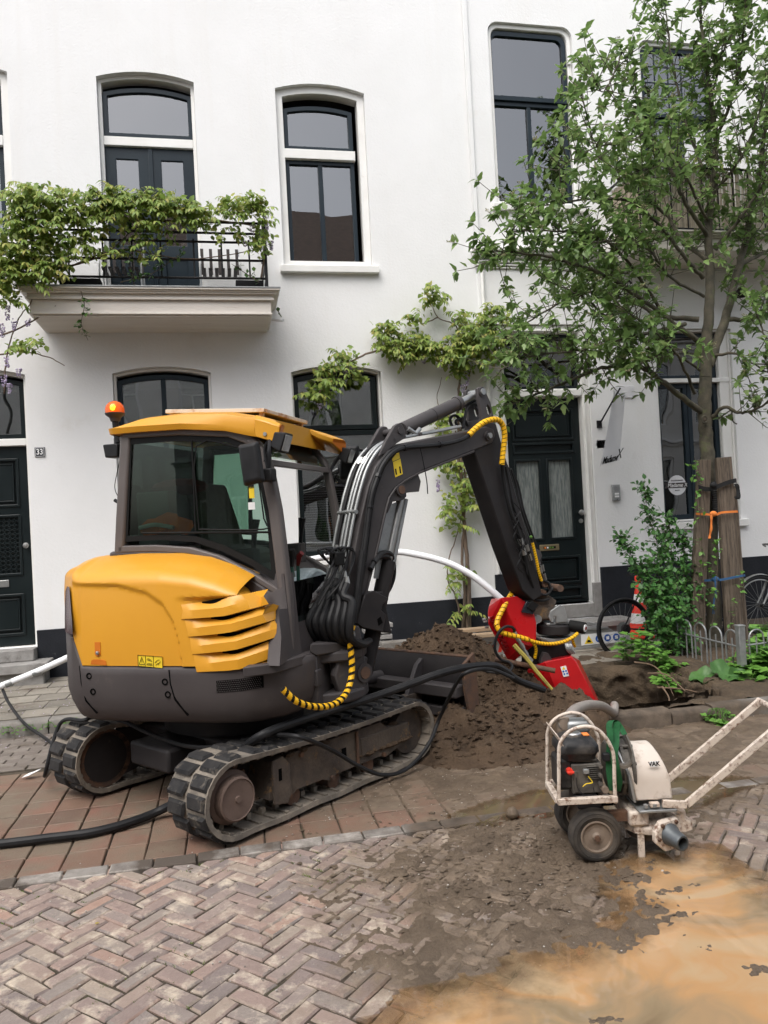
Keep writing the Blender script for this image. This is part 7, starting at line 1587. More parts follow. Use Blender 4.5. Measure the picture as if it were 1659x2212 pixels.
# outlet flange and stub
a = pb(1330, 1465, -.01); dirn = (PU*.38-PW*.90-PV*.18).normalized(); xx = dirn.cross(PV).normalized()*-1; yy = dirn.cross(xx).normalized()
fl_ = [(-.085, .02), (-.05, .062), (.055, .068), (.075, .03), (.078, -.045), (.045, -.078), (-.035, -.078), (-.088, -.03)]
m2 = MB(); m2.prism(fl_, a, xx, PV, dirn, -.02, .012); of = obj('outlet_flange', m2, 'white_chipped', PM, bevel=.006)
for u_, v_ in ((-.07, -.01), (.062, -.03), (.04, .055), (-.045, .05)): q = a+xx*u_+PV*v_; obj('bolt', MB().cyl(q, q+dirn*.022, .010, n=6), 'rust', of)
m2 = MB(); q0_ = a+PV*.0; rings = []
b1, b2 = xx, PV
for d_, r_ in ((.0, .055), (.025, .052), (.045, .042), (.085, .040), (.098, .036), (.098, .028), (.03, .028)): rings.append([tuple(q0_+dirn*d_+(b1*math.cos(t)+b2*math.sin(t))*r_) for t in (2*math.pi*i/24 for i in range(24))])
m2.loft(rings, True, False); st_ = obj('outlet_stub', m2, 'water_hose_end', PM, ang=40)
m2 = MB(); m2.add([q0_+dirn*.034+(b1*math.cos(t)+b2*math.sin(t))*.0285 for t in (2*math.pi*i/24 for i in range(24))], [tuple(range(24))]); obj('stub_bore', m2, 'void', st_, sm=False)
# chassis beam, battery box
pbox(640, 930, 1270, 1400, .05, .09, 'rust', 'chassis_beam', PM, .004); pbox(640, 930, 1270, 1390, .26, .30, 'rust', 'chassis_beam', PM, .004); pbox(385, 640, 1165, 1262, .06, .26, 'arm_dark', 'chassis_box', PM, .006); pbox(640, 800, 1160, 1262, .10, .24, 'void', 'chassis_gap', PM)
# handle
def bar(p, q, wdt=.010, hgt=.018):
    p, q = Vector(p), Vector(q); d = (q-p).normalized(); sd_ = Vector((0, 0, 1)).cross(d).normalized(); up_ = d.cross(sd_)
    return [[tuple(c_+sd_*a_+up_*b_) for a_, b_ in ((-wdt, -hgt), (wdt, -hgt), (wdt, hgt), (-wdt, hgt))] for c_ in (p, q)]
def H4(cx, cy, o): d = ray(1042.4+.3717*cx, 1426.4+.3717*cy); n = PW; t = (OP.dot(n)+o)/d.dot(n); return Vector((d.x*t, d.y*t, CAM_H+d.z*t))
n_a, n_b, n_c = H4(1045, 832, .0), H4(1185, 838, .0), H4(1790, 322, .0)
m2 = MB(); m2.loft(bar(n_a, n_b), True, True); m2.loft(bar(n_b, n_c), True, True); hd = obj('handle', m2, 'white_chipped', PM, bevel=.003)
sh_ = PW*.31; m2 = MB(); m2.loft(bar(n_a+sh_, n_b+sh_), True, True); m2.loft(bar(n_b+sh_, n_c+sh_), True, True); obj('handle', m2, 'white_chipped', PM, bevel=.003)
obj('grip_bar', MB().cyl(n_c-PW*.02, n_c+sh_+PW*.02, .014, n=12), 'white_chipped', hd)
# straps
m2 = MB(); stp = [(720, 1000, .02), (690, 800, .02), (690, 600, .03), (700, 420, .05), (690, 300, .08), (715, 245, .12), (760, 250, .14), (820, 320, .12), (860, 395, .08)]
P_ = cr([pb(*p) for p in stp], 6); rg = []
for i, p in enumerate(P_): t = i/len(P_); rg.append([p-PU*.016-PW*.004, p+PU*.016*(1-.4*t)-PW*.006+Vector((0, 0, .004)), p+PU*.016*(1-.4*t)+PW*.002, p-PU*.016+PW*.004])
m2.loft(rg, True, True); sg_ = obj('lifting_strap', m2, 'green_strap', PM)
P_ = cr([pb(*p) for p in ((770, 260, .12), (760, 360, .10), (755, 500, .04), (740, 620, .01), (760, 750, .0), (790, 900, .02), (770, 1010, .04))], 6); m2 = MB(); m2.loft([[p-PU*.018, p+PU*.018-PW*.004, p+PU*.018, p-PU*.018+PW*.004] for p in P_], True, True); obj('lifting_strap', m2, 'green_strap', PM)
P_ = cr([pb(*p) for p in ((860, 395, .08), (900, 500, .04), (930, 600, .02), (920, 690, .0), (860, 740, .0), (780, 720, .02), (760, 640, .04))], 6); m2 = MB(); m2.loft([[p-PW*.012+PV*.006, p-PW*.014-PV*.008, p+PW*.006-PV*.008, p+PW*.008+PV*.006] for p in P_], True, True); obj('strap_end', m2, 'brown_strap', PM)
pbox(625, 700, 600, 690, -.002, .03, 'black_rubber', 'strap_sleeve', PM)
# suction hose
hp0 = pb(190, 400, .30); HS = [hp0, hp0+PV*.05, pb(195, 280, .30), FY(1226, 1552, hp0.y+.25), FY(1245, 1532, hp0.y+.55), FY(1275, 1523, hp0.y+.95), FY(1302, 1526, hp0.y+1.3), FY(1325, 1540, 5.55), Vector((3.05, 5.85, .12)), Vector((3.1, 6.05, -.3))]
P_ = cr(HS, 8); SH = thing('suction_hose', tuple(hp0), 'grey ribbed suction hose arching from the pump over the kerb into the pit', 'hose')
m2 = MB(); P_ = even(P_, .012); m2.tube(P_, [.033 if i % 2 else .0315 for i in range(len(P_))], 14); obj('hose_run', m2, 'hose_clear', SH, ang=80)
obj('coupling', MB().tube([hp0-PV*.02, hp0+PV*.03, hp0+PV*.09], [.036, .038, .035], 14), 'olive_wood' if False else 'rim', SH); obj('clamp', MB().cyl(hp0-PV*.035, hp0-PV*.01, .045, n=14), 'galv', SH)
# ================================================================ STREET THINGS BEHIND THE PIT
# stack of paving slabs by the wall
sc_ = FY(818, 1375, 8.72)
names = ['topmost', 'second from the top', 'third from the top', 'fourth from the top', 'fifth from the top', 'lowest']
for i in range(6):
    z = .55-i*.062; M = Matrix.Translation((sc_.x+random.uniform(-.03, .03), 8.75+random.uniform(-.02, .02), z)) @ Matrix.Rotation(random.uniform(-.15, .15), 4, 'Z')
    m2 = MB(); m2.box((0, 0, 0), (.30, .30, .052), M); m2.v = [(x+.004*fbm(x*20, y*20, z_*20), y, z_+.003*fbm(x*30, y*30)) for x, y, z_ in m2.v]
    tag(obj('paving_slab', m2, 'bluestone', bevel=.006, origin=tuple(M.translation)), 'worn grey paving slab in the stack behind the boom, '+names[i], 'paving slab', 'stacked paving slabs')
m2 = MB(); q = FY(885, 1375, 8.4); m2.box((q.x-.1, 8.5, q.z-.10), (.42, .14, .10)); tag(obj('kerb_block', m2, 'concrete', bevel=.012, origin=(q.x-.1, 8.5, .15)), 'loose concrete kerb block behind the soil heap', 'kerb block')
# aluminium loading ramps
for n, (y0, zt, x0, x1) in enumerate(((8.28, .37, 2.75, 4.42), (8.52, .42, 2.75, 4.18))):
    rp_ = thing('loading_ramp', (3.5, y0, .15), ['pale aluminium loading ramp with blue warning signs by the bicycle wheel', 'second aluminium ramp lying behind the one with warning signs'][n], 'ramp', 'aluminium loading ramps')
    pr = [(x0, .16), (x1-.16, .16), (x1, .16+(zt-.16)*.62), (x1-.13, zt), (x0, zt)]
    m2 = MB(); m2.prism(pr, (0, y0, 0), UX, UZ, UY, -.008, .008); obj('side_web', m2, 'aluminium', rp_, bevel=.003)
    m2 = MB(); m2.prism(pr, (0, y0+.19, 0), UX, UZ, UY, -.008, .008); obj('side_web', m2, 'aluminium', rp_, bevel=.003)
    m2 = MB(); m2.bx(x0, x1-.13, y0-.02, y0+.004, zt-.012, zt+.012); m2.bx(x0, x1-.16, y0-.02, y0+.004, .148, .172); obj('edge_rail', m2, 'aluminium', rp_, bevel=.004)
    for i in range(14): obj('rung', MB().bx(x0+.06+i*.11, x0+.10+i*.11, y0+.008, y0+.182, zt-.06, zt-.03), 'aluminium', rp_)
    if n == 0:
        q = FY(1272, 1385, y0).x
        obj('sign_label', MB().bx(q-.10, q+.52, y0-.012, y0-.0085, .19, .315), 'sticker_white', rp_, sm=False)
        obj('sign_triangle', MB().prism([(q-.06, .205), (q+.05, .205), (q-.005, .30)], (0, y0-.0125, 0), UX, UZ, UY, -.002, .0), 'sticker_yellow', rp_, sm=False)
        obj('sign_symbol', MB().prism([(q-.03, .22), (q+.02, .22), (q+.01, .245), (q-.02, .25)], (0, y0-.0146, 0), UX, UZ, UY, -.002, .0), 'ink', rp_, sm=False)
        for k in range(3):
            cx_ = q+.12+k*.11; dsk = obj('sign_disc', MB().lathe([(.042, 0), (.042, .004)], 20, Matrix.Translation((cx_, y0-.012, .253)) @ MX), 'sticker_blue', rp_, sm=False)
            obj('sign_symbol', MB().bx(cx_-.018, cx_+.018, y0-.019, y0-.0165, .235, .272), 'ink_white', rp_, sm=False)
        for k in range(5): obj('hazard_stripe', MB().prism([(x0+.02+k*.08, .20), (x0+.06+k*.08, .20), (x0+.09+k*.08, .30), (x0+.05+k*.08, .30)], (0, y0-.0085, 0), UX, UZ, UY, -.003, .0), 'cone_orange', rp_, sm=False)
for n in range(2): tag(obj('plank', MB().bx(2.2, 3.0, 8.12+n*.15, 8.25+n*.15, .40+n*.045, .44+n*.045), 'plank_wood', bevel=.004, origin=(2.6, 8.2, .4)), ['lower pale plank end sticking out left of the red tool', 'upper pale plank end sticking out left of the red tool'][n], 'plank', 'planks behind the red tool')
# traffic cone
cb = FY(1386, 1398, 8.62); cx_, cy_ = cb.x, 8.62
CN = thing('traffic_cone', (cx_, cy_, .16), 'orange and white traffic cone behind the bicycle wheel', 'cone')
obj('base', MB().bx(cx_-.19, cx_+.19, cy_-.19, cy_+.19, .16, .20), 'cone_orange', CN, bevel=.02)
def cone_r(z): return .145-.118*(z-.20)/.62
for z0, z1, mt in ((.20, .34, 'cone_orange'), (.34, .46, 'cone_white'), (.46, .59, 'cone_orange'), (.59, .69, 'cone_white'), (.69, .84, 'cone_orange')):
    obj('band', MB().lathe([(cone_r(z0), z0), (cone_r(z1), z1)], 24, Matrix.Translation((cx_, cy_, 0)), caps=False), mt, CN)
obj('tip', MB().lathe([(.030, .835), (.040, .845), (.040, .90), (.034, .91), (.001, .912)], 20, Matrix.Translation((cx_, cy_, 0))), 'cone_orange', CN)

# ---------------------------------------------------------------- bicycles
def bicycle(origin, ang, label, tyre_m, frame_m, R_=.335, dutch=False):
    B = thing('bicycle', origin, label, 'bicycle', 'parked bicycles'); M = Matrix.Translation(origin) @ Matrix.Rotation(ang, 4, 'Z')
    v = lambda x, z, y=0: M @ Vector((x, y, z))
    for x in (0, 1.05):
        t = MB(); t.tube([v(x+R_*math.cos(a), R_+R_*math.sin(a)) for a in (2*math.pi*i/40 for i in range(41))], .019, 8); wh = obj('wheel', t, 'black_rubber', B)
        t = MB(); t.tube([v(x+(R_-.028)*math.cos(a), R_+(R_-.028)*math.sin(a)) for a in (2*math.pi*i/40 for i in range(41))], .010, 6); obj('rim', t, 'bike_black' if not dutch else 'steel', wh)
        t = MB()
        for k in range(22):
            a = 2*math.pi*k/22; t.cyl(v(x+.02*math.cos(a+1), R_+.02*math.sin(a+1), .02*(-1)**k), v(x+(R_-.03)*math.cos(a), R_+(R_-.03)*math.sin(a)), .0016, n=4)
        obj('spokes', t, 'galv', wh); obj('hub', MB().cyl(v(x, R_, -.06), v(x, R_, .06), .022, n=10), 'bike_black', wh)
        if x == 0: obj('cassette', MB().cyl(v(0, R_, -.05), v(0, R_, -.02), .055, n=18), 'arm_dark', wh); obj('brake_disc', MB().cyl(v(0, R_, .03), v(0, R_, .034), .075, n=20), 'galv', wh)
        if dutch:
            t = MB(); t.loft([[v(x+(R_+.035)*math.cos(a), R_+(R_+.035)*math.sin(a), -.03), v(x+(R_+.045)*math.cos(a), R_+(R_+.045)*math.sin(a), 0), v(x+(R_+.035)*math.cos(a), R_+(R_+.035)*math.sin(a), .03)] for a in (R(15)+R(150)*i/14 for i in range(15))], False, False); obj('mudguard', t, 'steel', wh)
    f = MB(); bb, st, ht, hb = (.43, .28), (.28, .82), (.86, .82), (.90, .66)
    for a, b, r_ in ((bb, st, .017), (st, ht, .016), (bb, hb, .02), (ht, hb, .02), (bb, (0, R_), .010), (st, (0, R_), .009)): f.cyl(v(*a), v(*b), r_, n=8)
    if dutch: f.cyl(v(.86, .70), v(.40, .45), .016, n=8)
    obj('frame', f, frame_m, B)
    for s in (-.05, .05): obj('fork_blade', MB().tube([v(.905, .64, s*.6), v(.96, .48, s), v(1.05, R_, s)], .011, 7), frame_m if not dutch else 'galv', B)
    obj('saddle', MB().loft([[v(.10, .93, -.07), v(.10, .97, 0), v(.10, .93, .07)], [v(.24, .94, -.06), v(.24, .975, 0), v(.24, .94, .06)], [v(.38, .93, -.018), v(.38, .955, 0), v(.38, .93, .018)]], True, True), 'bike_black', B)
    obj('seat_post', MB().cyl(v(*st), v(.245, .94), .014, n=8), 'steel', B)
    obj('handlebar', MB().tube(cr([v(.68, 1.02 if dutch else .96, -.28), v(.78, 1.05 if dutch else .97, -.20), v(.86, 1.06 if dutch else .97, 0), v(.78, 1.05 if dutch else .97, .20), v(.68, 1.02 if dutch else .96, .28)], 6), .012, 8), 'steel' if dutch else 'bike_black', B)
    obj('stem', MB().tube([v(.86, .82), v(.85, .95), v(.86, 1.06 if dutch else .97)], .017, 8), 'steel' if dutch else 'bike_black', B)
    obj('crank', MB().cyl(v(.43, .28, -.06), v(.43, .28, .06), .02, n=10), 'arm_dark', B); obj('chainring', MB().cyl(v(.43, .28, -.055), v(.43, .28, -.05), .085, n=24), 'arm_dark', B)
    for s, dz in ((-.09, -.17), (.09, .17)): obj('crank_arm', MB().cyl(v(.43, .28, s*.7), v(.44, .28+dz, s*.8), .010, n=6), 'steel', B); obj('pedal', MB().box((0, 0, 0), (.09, .08, .02), M @ Matrix.Translation((.44, s*1.4, .28+dz))), 'bike_black', B)
    if dutch:
        t = MB(); t.loft([[v(-.32, .72, -.15), v(.06, .72, -.15), v(.06, .72, .15), v(-.32, .72, .15)], [v(-.34, 1.0, -.18), v(.08, 1.0, -.18), v(.08, 1.0, .18), v(-.34, 1.0, .18)]], True, False); obj('crate', t, 'jacket', B)
    return B
wc = FY(1348, 1358, 8.1)
bicycle((wc.x, 8.1, wc.z-.335), R(4), 'black bicycle whose spoked rear wheel shows at the edge of the pit', 'black_rubber', 'bike_black')
wc2 = FY(1640, 1385, 8.15)
bicycle((wc2.x+1.12, 8.25, .16), R(183), 'dark bicycle with chrome handlebar and brown crate behind the tree stakes', 'black_rubber', 'bike_black', dutch=True)

# ---------------------------------------------------------------- hoop fence
def fence(P0, P1, n, label, post=True):
    P0, P1 = Vector(P0), Vector(P1); d = (P1-P0); st_ = d/n; F = thing('hoop_fence', tuple(P0), label, 'fence', 'low hoop fences round the tree')
    for i in range(n):
        a = P0+st_*(i+.12); b = P0+st_*(i+.88); m_ = (a+b)/2; w_ = (b-a).length/2; dn = (b-a).normalized()
        pth = [a+BV*-.02, a+BV*.30]+[m_+dn*(-w_*math.cos(t))+BV*(.32+w_*.9*math.sin(t)) for t in (math.pi*k/8 for k in range(1, 8))]+[b+BV*.30, b+BV*-.02]
        obj('hoop', MB().tube(pth, .0085, 7), 'galv', F); obj('bar', MB().cyl(m_+BV*-.02, m_+BV*.33, .0075, n=7), 'galv', F)
    obj('rail', MB().cyl(P0+BV*.26, P1+BV*.26, .009, n=7), 'galv', F)
    if post:
        obj('post', MB().box((P0.x, P0.y, P0.z+.21), (.065, .065, .50)), 'galv', F, bevel=.006); obj('post_cap', MB().box((P0.x, P0.y, P0.z+.465), (.075, .075, .016)), 'galv', F, bevel=.004)
fp0 = G(1604, 1458, .12)
fence(fp0, tuple(G(1415, 1402, .13)), 6, 'low galvanised hoop fence running back from its post towards the shrub')
fence((fp0.x+.08, fp0.y+.02, .13), (fp0.x+1.9, fp0.y+.25, .13), 8, 'low galvanised hoop fence hidden in leaves right of the post', False)

# ================================================================ TREE, STAKES
def lf(w, fold=.25, curl=.25, serr=0, n=4):
    """leaf template along +x, length 1: midrib and two sides"""
    v = [(0, 0, 0)]; f = []
    ws = [w*math.sin(math.pi*(.08+.90*((i+1)/(n+1)))**.85) for i in range(n)]
    for i in range(n):
        t = (i+1)/(n+1); s = 1+(serr if i % 2 else -serr); z = -curl*t*t
        v += [(t, 0, z), (t-.03, ws[i]*s, z+fold*ws[i]), (t-.03, -ws[i]*s, z+fold*ws[i])]
    v.append((1, 0, -curl)); L_ = len(v)-1
    f += [(0, 1, 2), (0, 3, 1)]
    for i in range(n-1): a = 1+3*i; f += [(a, a+3, a+4, a+1), (a, a+2, a+5, a+3)]
    a = 1+3*(n-1); f += [(a, L_, a+1), (a, a+2, L_)]
    return v, f
LF_TREE = lf(.25, .2, .18, .16, 4); LF_WIST = lf(.19, .25, .3, 0, 2); LF_SHRUB = lf(.34, .2, .15, .05, 2); LF_IVY = lf(.46, .15, .1, .28, 2); LF_WEED = lf(.42, .15, .2, .22, 3)
def put(mb, T, p, d, up, s):
    d = d.normalized(); y = up.cross(d)
    if y.length < 1e-4: y = d.orthogonal()
    y.normalize(); z = d.cross(y); o = len(mb.v); v, f = T
    px, py, pz = p; dx, dy, dz = d*s; yx, yy, yz = y*s; zx, zy, zz_ = z*s
    mb.v += [(px+a*dx+b*yx+c*zx, py+a*dy+b*yy+c*zy, pz+a*dz+b*yz+c*zz_) for a, b, c in v]; mb.f += [tuple(i+o for i in q) for q in f]
def rv(rnd): return Vector((rnd.gauss(0, 1), rnd.gauss(0, 1), rnd.gauss(0, 1))).normalized()
def raw(name, mb, mat, parent=None, origin=None, sm=True):
    """mesh without the per-face clean-up (foliage)"""
    off = ORG[parent.name] if parent else (origin or (0, 0, 0))
    me = bpy.data.meshes.new(name); me.from_pydata([(a-off[0], b-off[1], c-off[2]) for a, b, c in mb.v], [], mb.f)
    if sm: me.polygons.foreach_set('use_smooth', [True]*len(me.polygons))
    me.materials.append(MAT[mat]); o = bpy.data.objects.new(name, me); COL.objects.link(o)
    if parent: o.parent = parent
    else: o.location = off
    ORG[o.name] = tuple(off); return o
rnd = random.Random(21)
tb = FY(1545, 1405, 7.78)
TREE = thing('tree', (tb.x, 7.78, .12), 'young green broadleaf tree propped between the wooden stakes', 'tree')
LIMBS = [
 ([(1536, 770, 7.75), (1590, 765, 7.45), (1650, 800, 7.25), (1720, 830, 7.1)], .02, .005, .25),
 ([(1512, 800, 7.72), (1455, 765, 7.3), (1405, 775, 7.05), (1350, 805, 6.9)], .018, .005, .25),
 ([(1590, 600, 7.9), (1620, 640, 7.5), (1650, 720, 7.3), (1690, 760, 7.2)], .018, .005, .2),
 ([(1540, 420, 7.6), (1600, 340, 7.3), (1640, 240, 7.2), (1660, 150, 7.2)], .02, .005, .2),
 ([(1535, 210, 7.5), (1560, 120, 7.4), (1590, 40, 7.3), (1600, -60, 7.3)], .016, .005, .1),
 ([(1530, 480, 7.65), (1490, 400, 7.2), (1450, 330, 7.0), (1410, 360, 6.9), (1360, 380, 6.85)], .018, .005, .25),
 ([(1520, 640, 7.7), (1450, 600, 7.2), (1400, 540, 7.0), (1330, 520, 6.9), (1250, 530, 6.8)], .02, .005, .25),
 ([(1545, 1415, 7.78), (1536, 1200, 7.78), (1529, 1000, 7.76), (1522, 900, 7.75), (1524, 815, 7.75)], .088, .070, 0),
 ([(1524, 815, 7.75), (1529, 700, 7.72), (1535, 600, 7.7), (1530, 500, 7.65), (1540, 400, 7.6), (1546, 300, 7.6), (1535, 200, 7.5), (1520, 100, 7.5), (1505, -80, 7.5)], .068, .012, .3),
 ([(1530, 790, 7.75), (1566, 690, 7.8), (1590, 600, 7.9), (1615, 500, 7.95), (1640, 380, 8), (1655, 250, 8.0), (1668, 100, 8), (1675, -80, 8)], .06, .012, .3),
 ([(1515, 890, 7.74), (1460, 848, 7.6), (1405, 805, 7.45), (1370, 792, 7.35), (1300, 795, 7.2), (1225, 825, 7.1), (1150, 855, 7.0), (1105, 872, 6.95)], .04, .006, .35),
 ([(1410, 808, 7.46), (1365, 745, 7.5), (1315, 690, 7.55), (1255, 640, 7.6), (1190, 610, 7.7)], .026, .006, .2),
 ([(1513, 740, 7.73), (1445, 692, 7.5), (1385, 645, 7.35), (1322, 602, 7.2), (1262, 578, 7.05), (1180, 555, 6.9), (1100, 545, 6.8), (1060, 560, 6.75)], .034, .006, .3),
 ([(1510, 690, 7.72), (1430, 683, 7.9), (1372, 655, 8.0), (1300, 632, 8.1), (1240, 640, 8.15), (1150, 690, 8.2), (1090, 740, 8.25)], .032, .006, .3),
 ([(1518, 600, 7.7), (1470, 545, 7.5), (1432, 495, 7.4), (1370, 440, 7.25), (1300, 430, 7.1), (1200, 440, 7.0), (1110, 450, 6.9)], .028, .005, .25),
 ([(1525, 560, 7.68), (1472, 520, 7.9), (1442, 468, 8.0), (1385, 420, 8.0), (1330, 380, 8.0), (1290, 330, 8.0), (1265, 240, 7.9), (1250, 170, 7.9)], .03, .005, .25),
 ([(1528, 510, 7.65), (1482, 440, 7.4), (1440, 350, 7.3), (1400, 280, 7.2), (1372, 190, 7.2), (1345, 110, 7.2)], .028, .005, .2),
 ([(1540, 400, 7.6), (1500, 320, 7.8), (1470, 220, 7.9), (1450, 120, 7.9), (1440, 40, 7.9), (1430, -60, 7.9)], .024, .005, .15),
 ([(1545, 300, 7.6), (1580, 220, 7.3), (1600, 120, 7.2), (1610, 20, 7.1), (1615, -80, 7.1)], .024, .005, .15),
 ([(1535, 905, 7.75), (1565, 880, 7.6), (1600, 892, 7.5), (1640, 880, 7.4), (1690, 850, 7.3), (1760, 840, 7.2)], .026, .005, .3),
 ([(1570, 690, 7.8), (1625, 688, 7.7), (1665, 650, 7.6), (1720, 600, 7.5), (1800, 560, 7.4)], .03, .005, .25),
 ([(1545, 540, 7.7), (1592, 480, 7.5), (1645, 405, 7.3), (1700, 330, 7.2), (1750, 250, 7.1)], .028, .005, .2),
 ([(1600, 570, 7.9), (1660, 540, 8.1), (1730, 480, 8.3), (1800, 440, 8.4)], .026, .005, .2),
 ([(1640, 380, 8.0), (1690, 300, 8.1), (1740, 180, 8.1), (1770, 80, 8.1)], .022, .005, .2),
 ([(1480, 700, 7.6), (1400, 720, 7.3), (1320, 740, 7.0), (1230, 760, 6.8), (1150, 770, 6.7), (1080, 800, 6.6)], .024, .005, .25),
 ([(1440, 690, 7.5), (1360, 570, 7.2), (1290, 510, 7.0), (1190, 500, 6.85), (1090, 500, 6.75)], .022, .005, .3),
 ([(1500, 850, 7.7), (1470, 780, 7.3), (1440, 740, 7.1), (1390, 700, 6.95), (1340, 660, 6.8)], .02, .005, .3),
 ([(1400, 280, 7.2), (1370, 300, 7.0), (1320, 310, 6.9), (1260, 330, 6.85), (1200, 370, 6.8)], .014, .004, .2),
 ([(1345, 110, 7.2), (1325, 160, 7.1), (1300, 200, 7.1), (1280, 160, 7.0)], .010, .004, .2),
]
wood = MB(); leaves = []; buds = MB()
def rosette(p, d, n, s, rnd, out):
    a0 = rnd.uniform(0, 6.28); x = d.orthogonal().normalized(); y = d.cross(x)
    for k in range(n):
        a = a0+2.4*k; el = rnd.uniform(.1, .75); dd = (x*math.cos(a)+y*math.sin(a))*math.cos(el)+d*math.sin(el)+Vector((0, 0, -.18))
        out.append((p+d*rnd.uniform(-.03, .02), dd.normalized(), (Vector((0, 0, 1))+rv(rnd)*.35).normalized(), s*rnd.uniform(.7, 1.15)))
for pts, r0, r1, start in LIMBS:
    P_ = cr([FY(*p) for p in pts], 7); n = len(P_)
    P_ = [p+rv(rnd)*.008 if 0 < i < n-1 else p for i, p in enumerate(P_)]
    wood.tube(P_, [r0+(r1-r0)*(i/(n-1))**.8 for i in range(n)], 9 if r0 > .05 else 6)
    if start == 0: continue
    Ltot = sum((b-a).length for a, b in zip(P_, P_[1:])); m_ = int(Ltot*20)
    for k in range(m_):
        t = start+(1-start)*(k+rnd.random())/m_; i = min(int(t*(n-1)), n-2); p = P_[i].lerp(P_[i+1], t*(n-1)-i); ax_ = (P_[i+1]-P_[i]).normalized()
        d = (rv(rnd)+ax_*.45+Vector((0, 0, .35))).normalized(); L_ = rnd.uniform(.12, .62)*(1.1-.35*t)
        q1 = p+d*L_*.5+rv(rnd)*.02; q2 = q1+(d+Vector((0, 0, .25))).normalized()*L_*.5
        if q2.y > 9.1: continue
        wood.tube([p, q1, q2], [.0055, .004, .0028], 4)
        dd = (q2-q1).normalized(); rosette(q2, dd, rnd.randint(5, 8), .102, rnd, leaves)
        for u in (.4, .7): rosette(p.lerp(q2, u), d, rnd.randint(1, 3), .10, rnd, leaves)
        if rnd.random() < .30:
            for j in range(9):
                e = q2+dd*.05+Vector((rnd.uniform(-.028, .028), rnd.uniform(-.028, .028), rnd.uniform(-.008, .014))); buds.tube([q2, e], .0013, 3); buds.ball(tuple(e), .0055, 5, 3)
trunk = obj('trunk', wood, 'bark', TREE, ang=80)
kn = FY(1522, 906, 7.64); m2 = MB(); m2.tube([kn+Vector((.032*math.cos(a), 0, .037*math.sin(a))) for a in (2*math.pi*i/16 for i in range(17))], .012, 6); obj('branch_scar', m2, 'bark', trunk)
obj('scar_heart', MB().ball(tuple(kn), (.022, .012, .027), 10, 6), 'twig', trunk)
leaves.sort(key=lambda l: l[0].length_squared if 0 else (l[0].y))
near = [l for l in leaves if in_view(l[0].x*CAM_H/max(.2, abs(l[0].z-CAM_H)+.01), l[0].y, 1e9)]
lm = bpy.data.meshes.new('leaf'); lm.from_pydata(LF_TREE[0], [], LF_TREE[1]); lm.polygons.foreach_set('use_smooth', [True]*len(lm.polygons)); lm.materials.append(MAT['leaf_tree'])
crown = MB()
for p, d, u, s in leaves[300:]: put(crown, LF_TREE, p, d, u, s)
cro = tag(raw('crown', crown, 'leaf_tree', TREE), kind='stuff')
for p, d, u, s in leaves[:300]:
    y = u.cross(d).normalized(); z = d.cross(y); o = inst('leaf', lm, p, Matrix(((d.x, y.x, z.x), (d.y, y.y, z.y), (d.z, y.z, z.z))), TREE, (s, s, s))
tag(raw('flower_buds', buds, 'bud', TREE), kind='stuff')
# stakes
def stake(tl, tr_, br_, bl, Y, th, label, knot=None):
    pts = [FY(*p, Y) for p in (bl, br_, tr_, tl)]; m2 = MB(); n = 9; rings = []
    for k in range(n):
        t = k/(n-1); a = pts[0].lerp(pts[3], t); b = pts[1].lerp(pts[2], t); jx = .006*fbm(t*4, Y, 1)
        rings.append([(a.x+jx, Y, a.z), (a.x*.5+b.x*.5, Y-.012, (a.z+b.z)/2), (b.x+jx, Y, b.z+.004*fbm(t*9, 2)), (b.x+jx, Y+th, b.z), (a.x+jx, Y+th, a.z)])
    m2.loft(rings, True, True); return tag(obj('tree_stake', m2, 'old_wood', bevel=.004, origin=(pts[0].x, Y, .12)), label, 'stake', 'wooden stakes round the tree')
stake((1511, 993), (1537, 993), (1521, 1420), (1492, 1420), 7.58, .06, 'narrow grey wooden stake left of the tree trunk')
stake((1549, 989), (1581, 986), (1612, 1425), (1574, 1425), 7.52, .05, 'broad weathered wooden stake right of the tree trunk')
stake((1583, 1050), (1591, 1050), (1621, 1420), (1610, 1420), 7.60, .07, 'thin wooden stake behind the broad right stake')
def webbing(pts, w_, mat, label, tail=None, knot=None):
    P_ = cr([FY(*p) for p in pts], 6); T = thing('tie_strap', tuple(P_[0]), label, 'strap', 'straps round the stakes')
    m2 = MB(); m2.loft([[p+BV*w_+Vector((0, -.004, 0)), p-BV*w_+Vector((0, -.004, 0)), p-BV*w_, p+BV*w_] for p in P_], True, True); obj('band', m2, mat, T)
    if tail:
        Q = cr([FY(*p) for p in tail], 6); m2 = MB(); m2.loft([[p+Vector((-w_, 0, 0)), p+Vector((w_, -.008*math.sin(i*.8), 0)), p+Vector((w_, .004, 0)), p+Vector((-w_, .004, 0))] for i, p in enumerate(Q)], True, True); obj('tail', m2, mat, T)
    if knot: k = FY(*knot); obj('knot', MB().ball(tuple(k), (.045, .03, .032), 10, 6), mat, T)
webbing([(1508, 1052, 7.54), (1530, 1057, 7.53), (1552, 1050, 7.49), (1570, 1043, 7.475), (1589, 1038, 7.49), (1590, 1042, 7.6)], .024, 'black_web', 'wide black strap tying the stakes near their tops', [(1590, 1045, 7.5), (1595, 1060, 7.5), (1594, 1078, 7.5), (1590, 1072, 7.52)], (1541, 1048, 7.47))
webbing([(1503, 1110, 7.55), (1525, 1111, 7.54), (1545, 1112, 7.5), (1560, 1107, 7.475), (1591, 1105, 7.48), (1593, 1106, 7.6)], .012, 'orange_web', 'orange strap knotted round the stakes', [(1536, 1112, 7.45), (1537, 1130, 7.45), (1535, 1150, 7.46), (1532, 1163, 7.46)], (1541, 1110, 7.47))
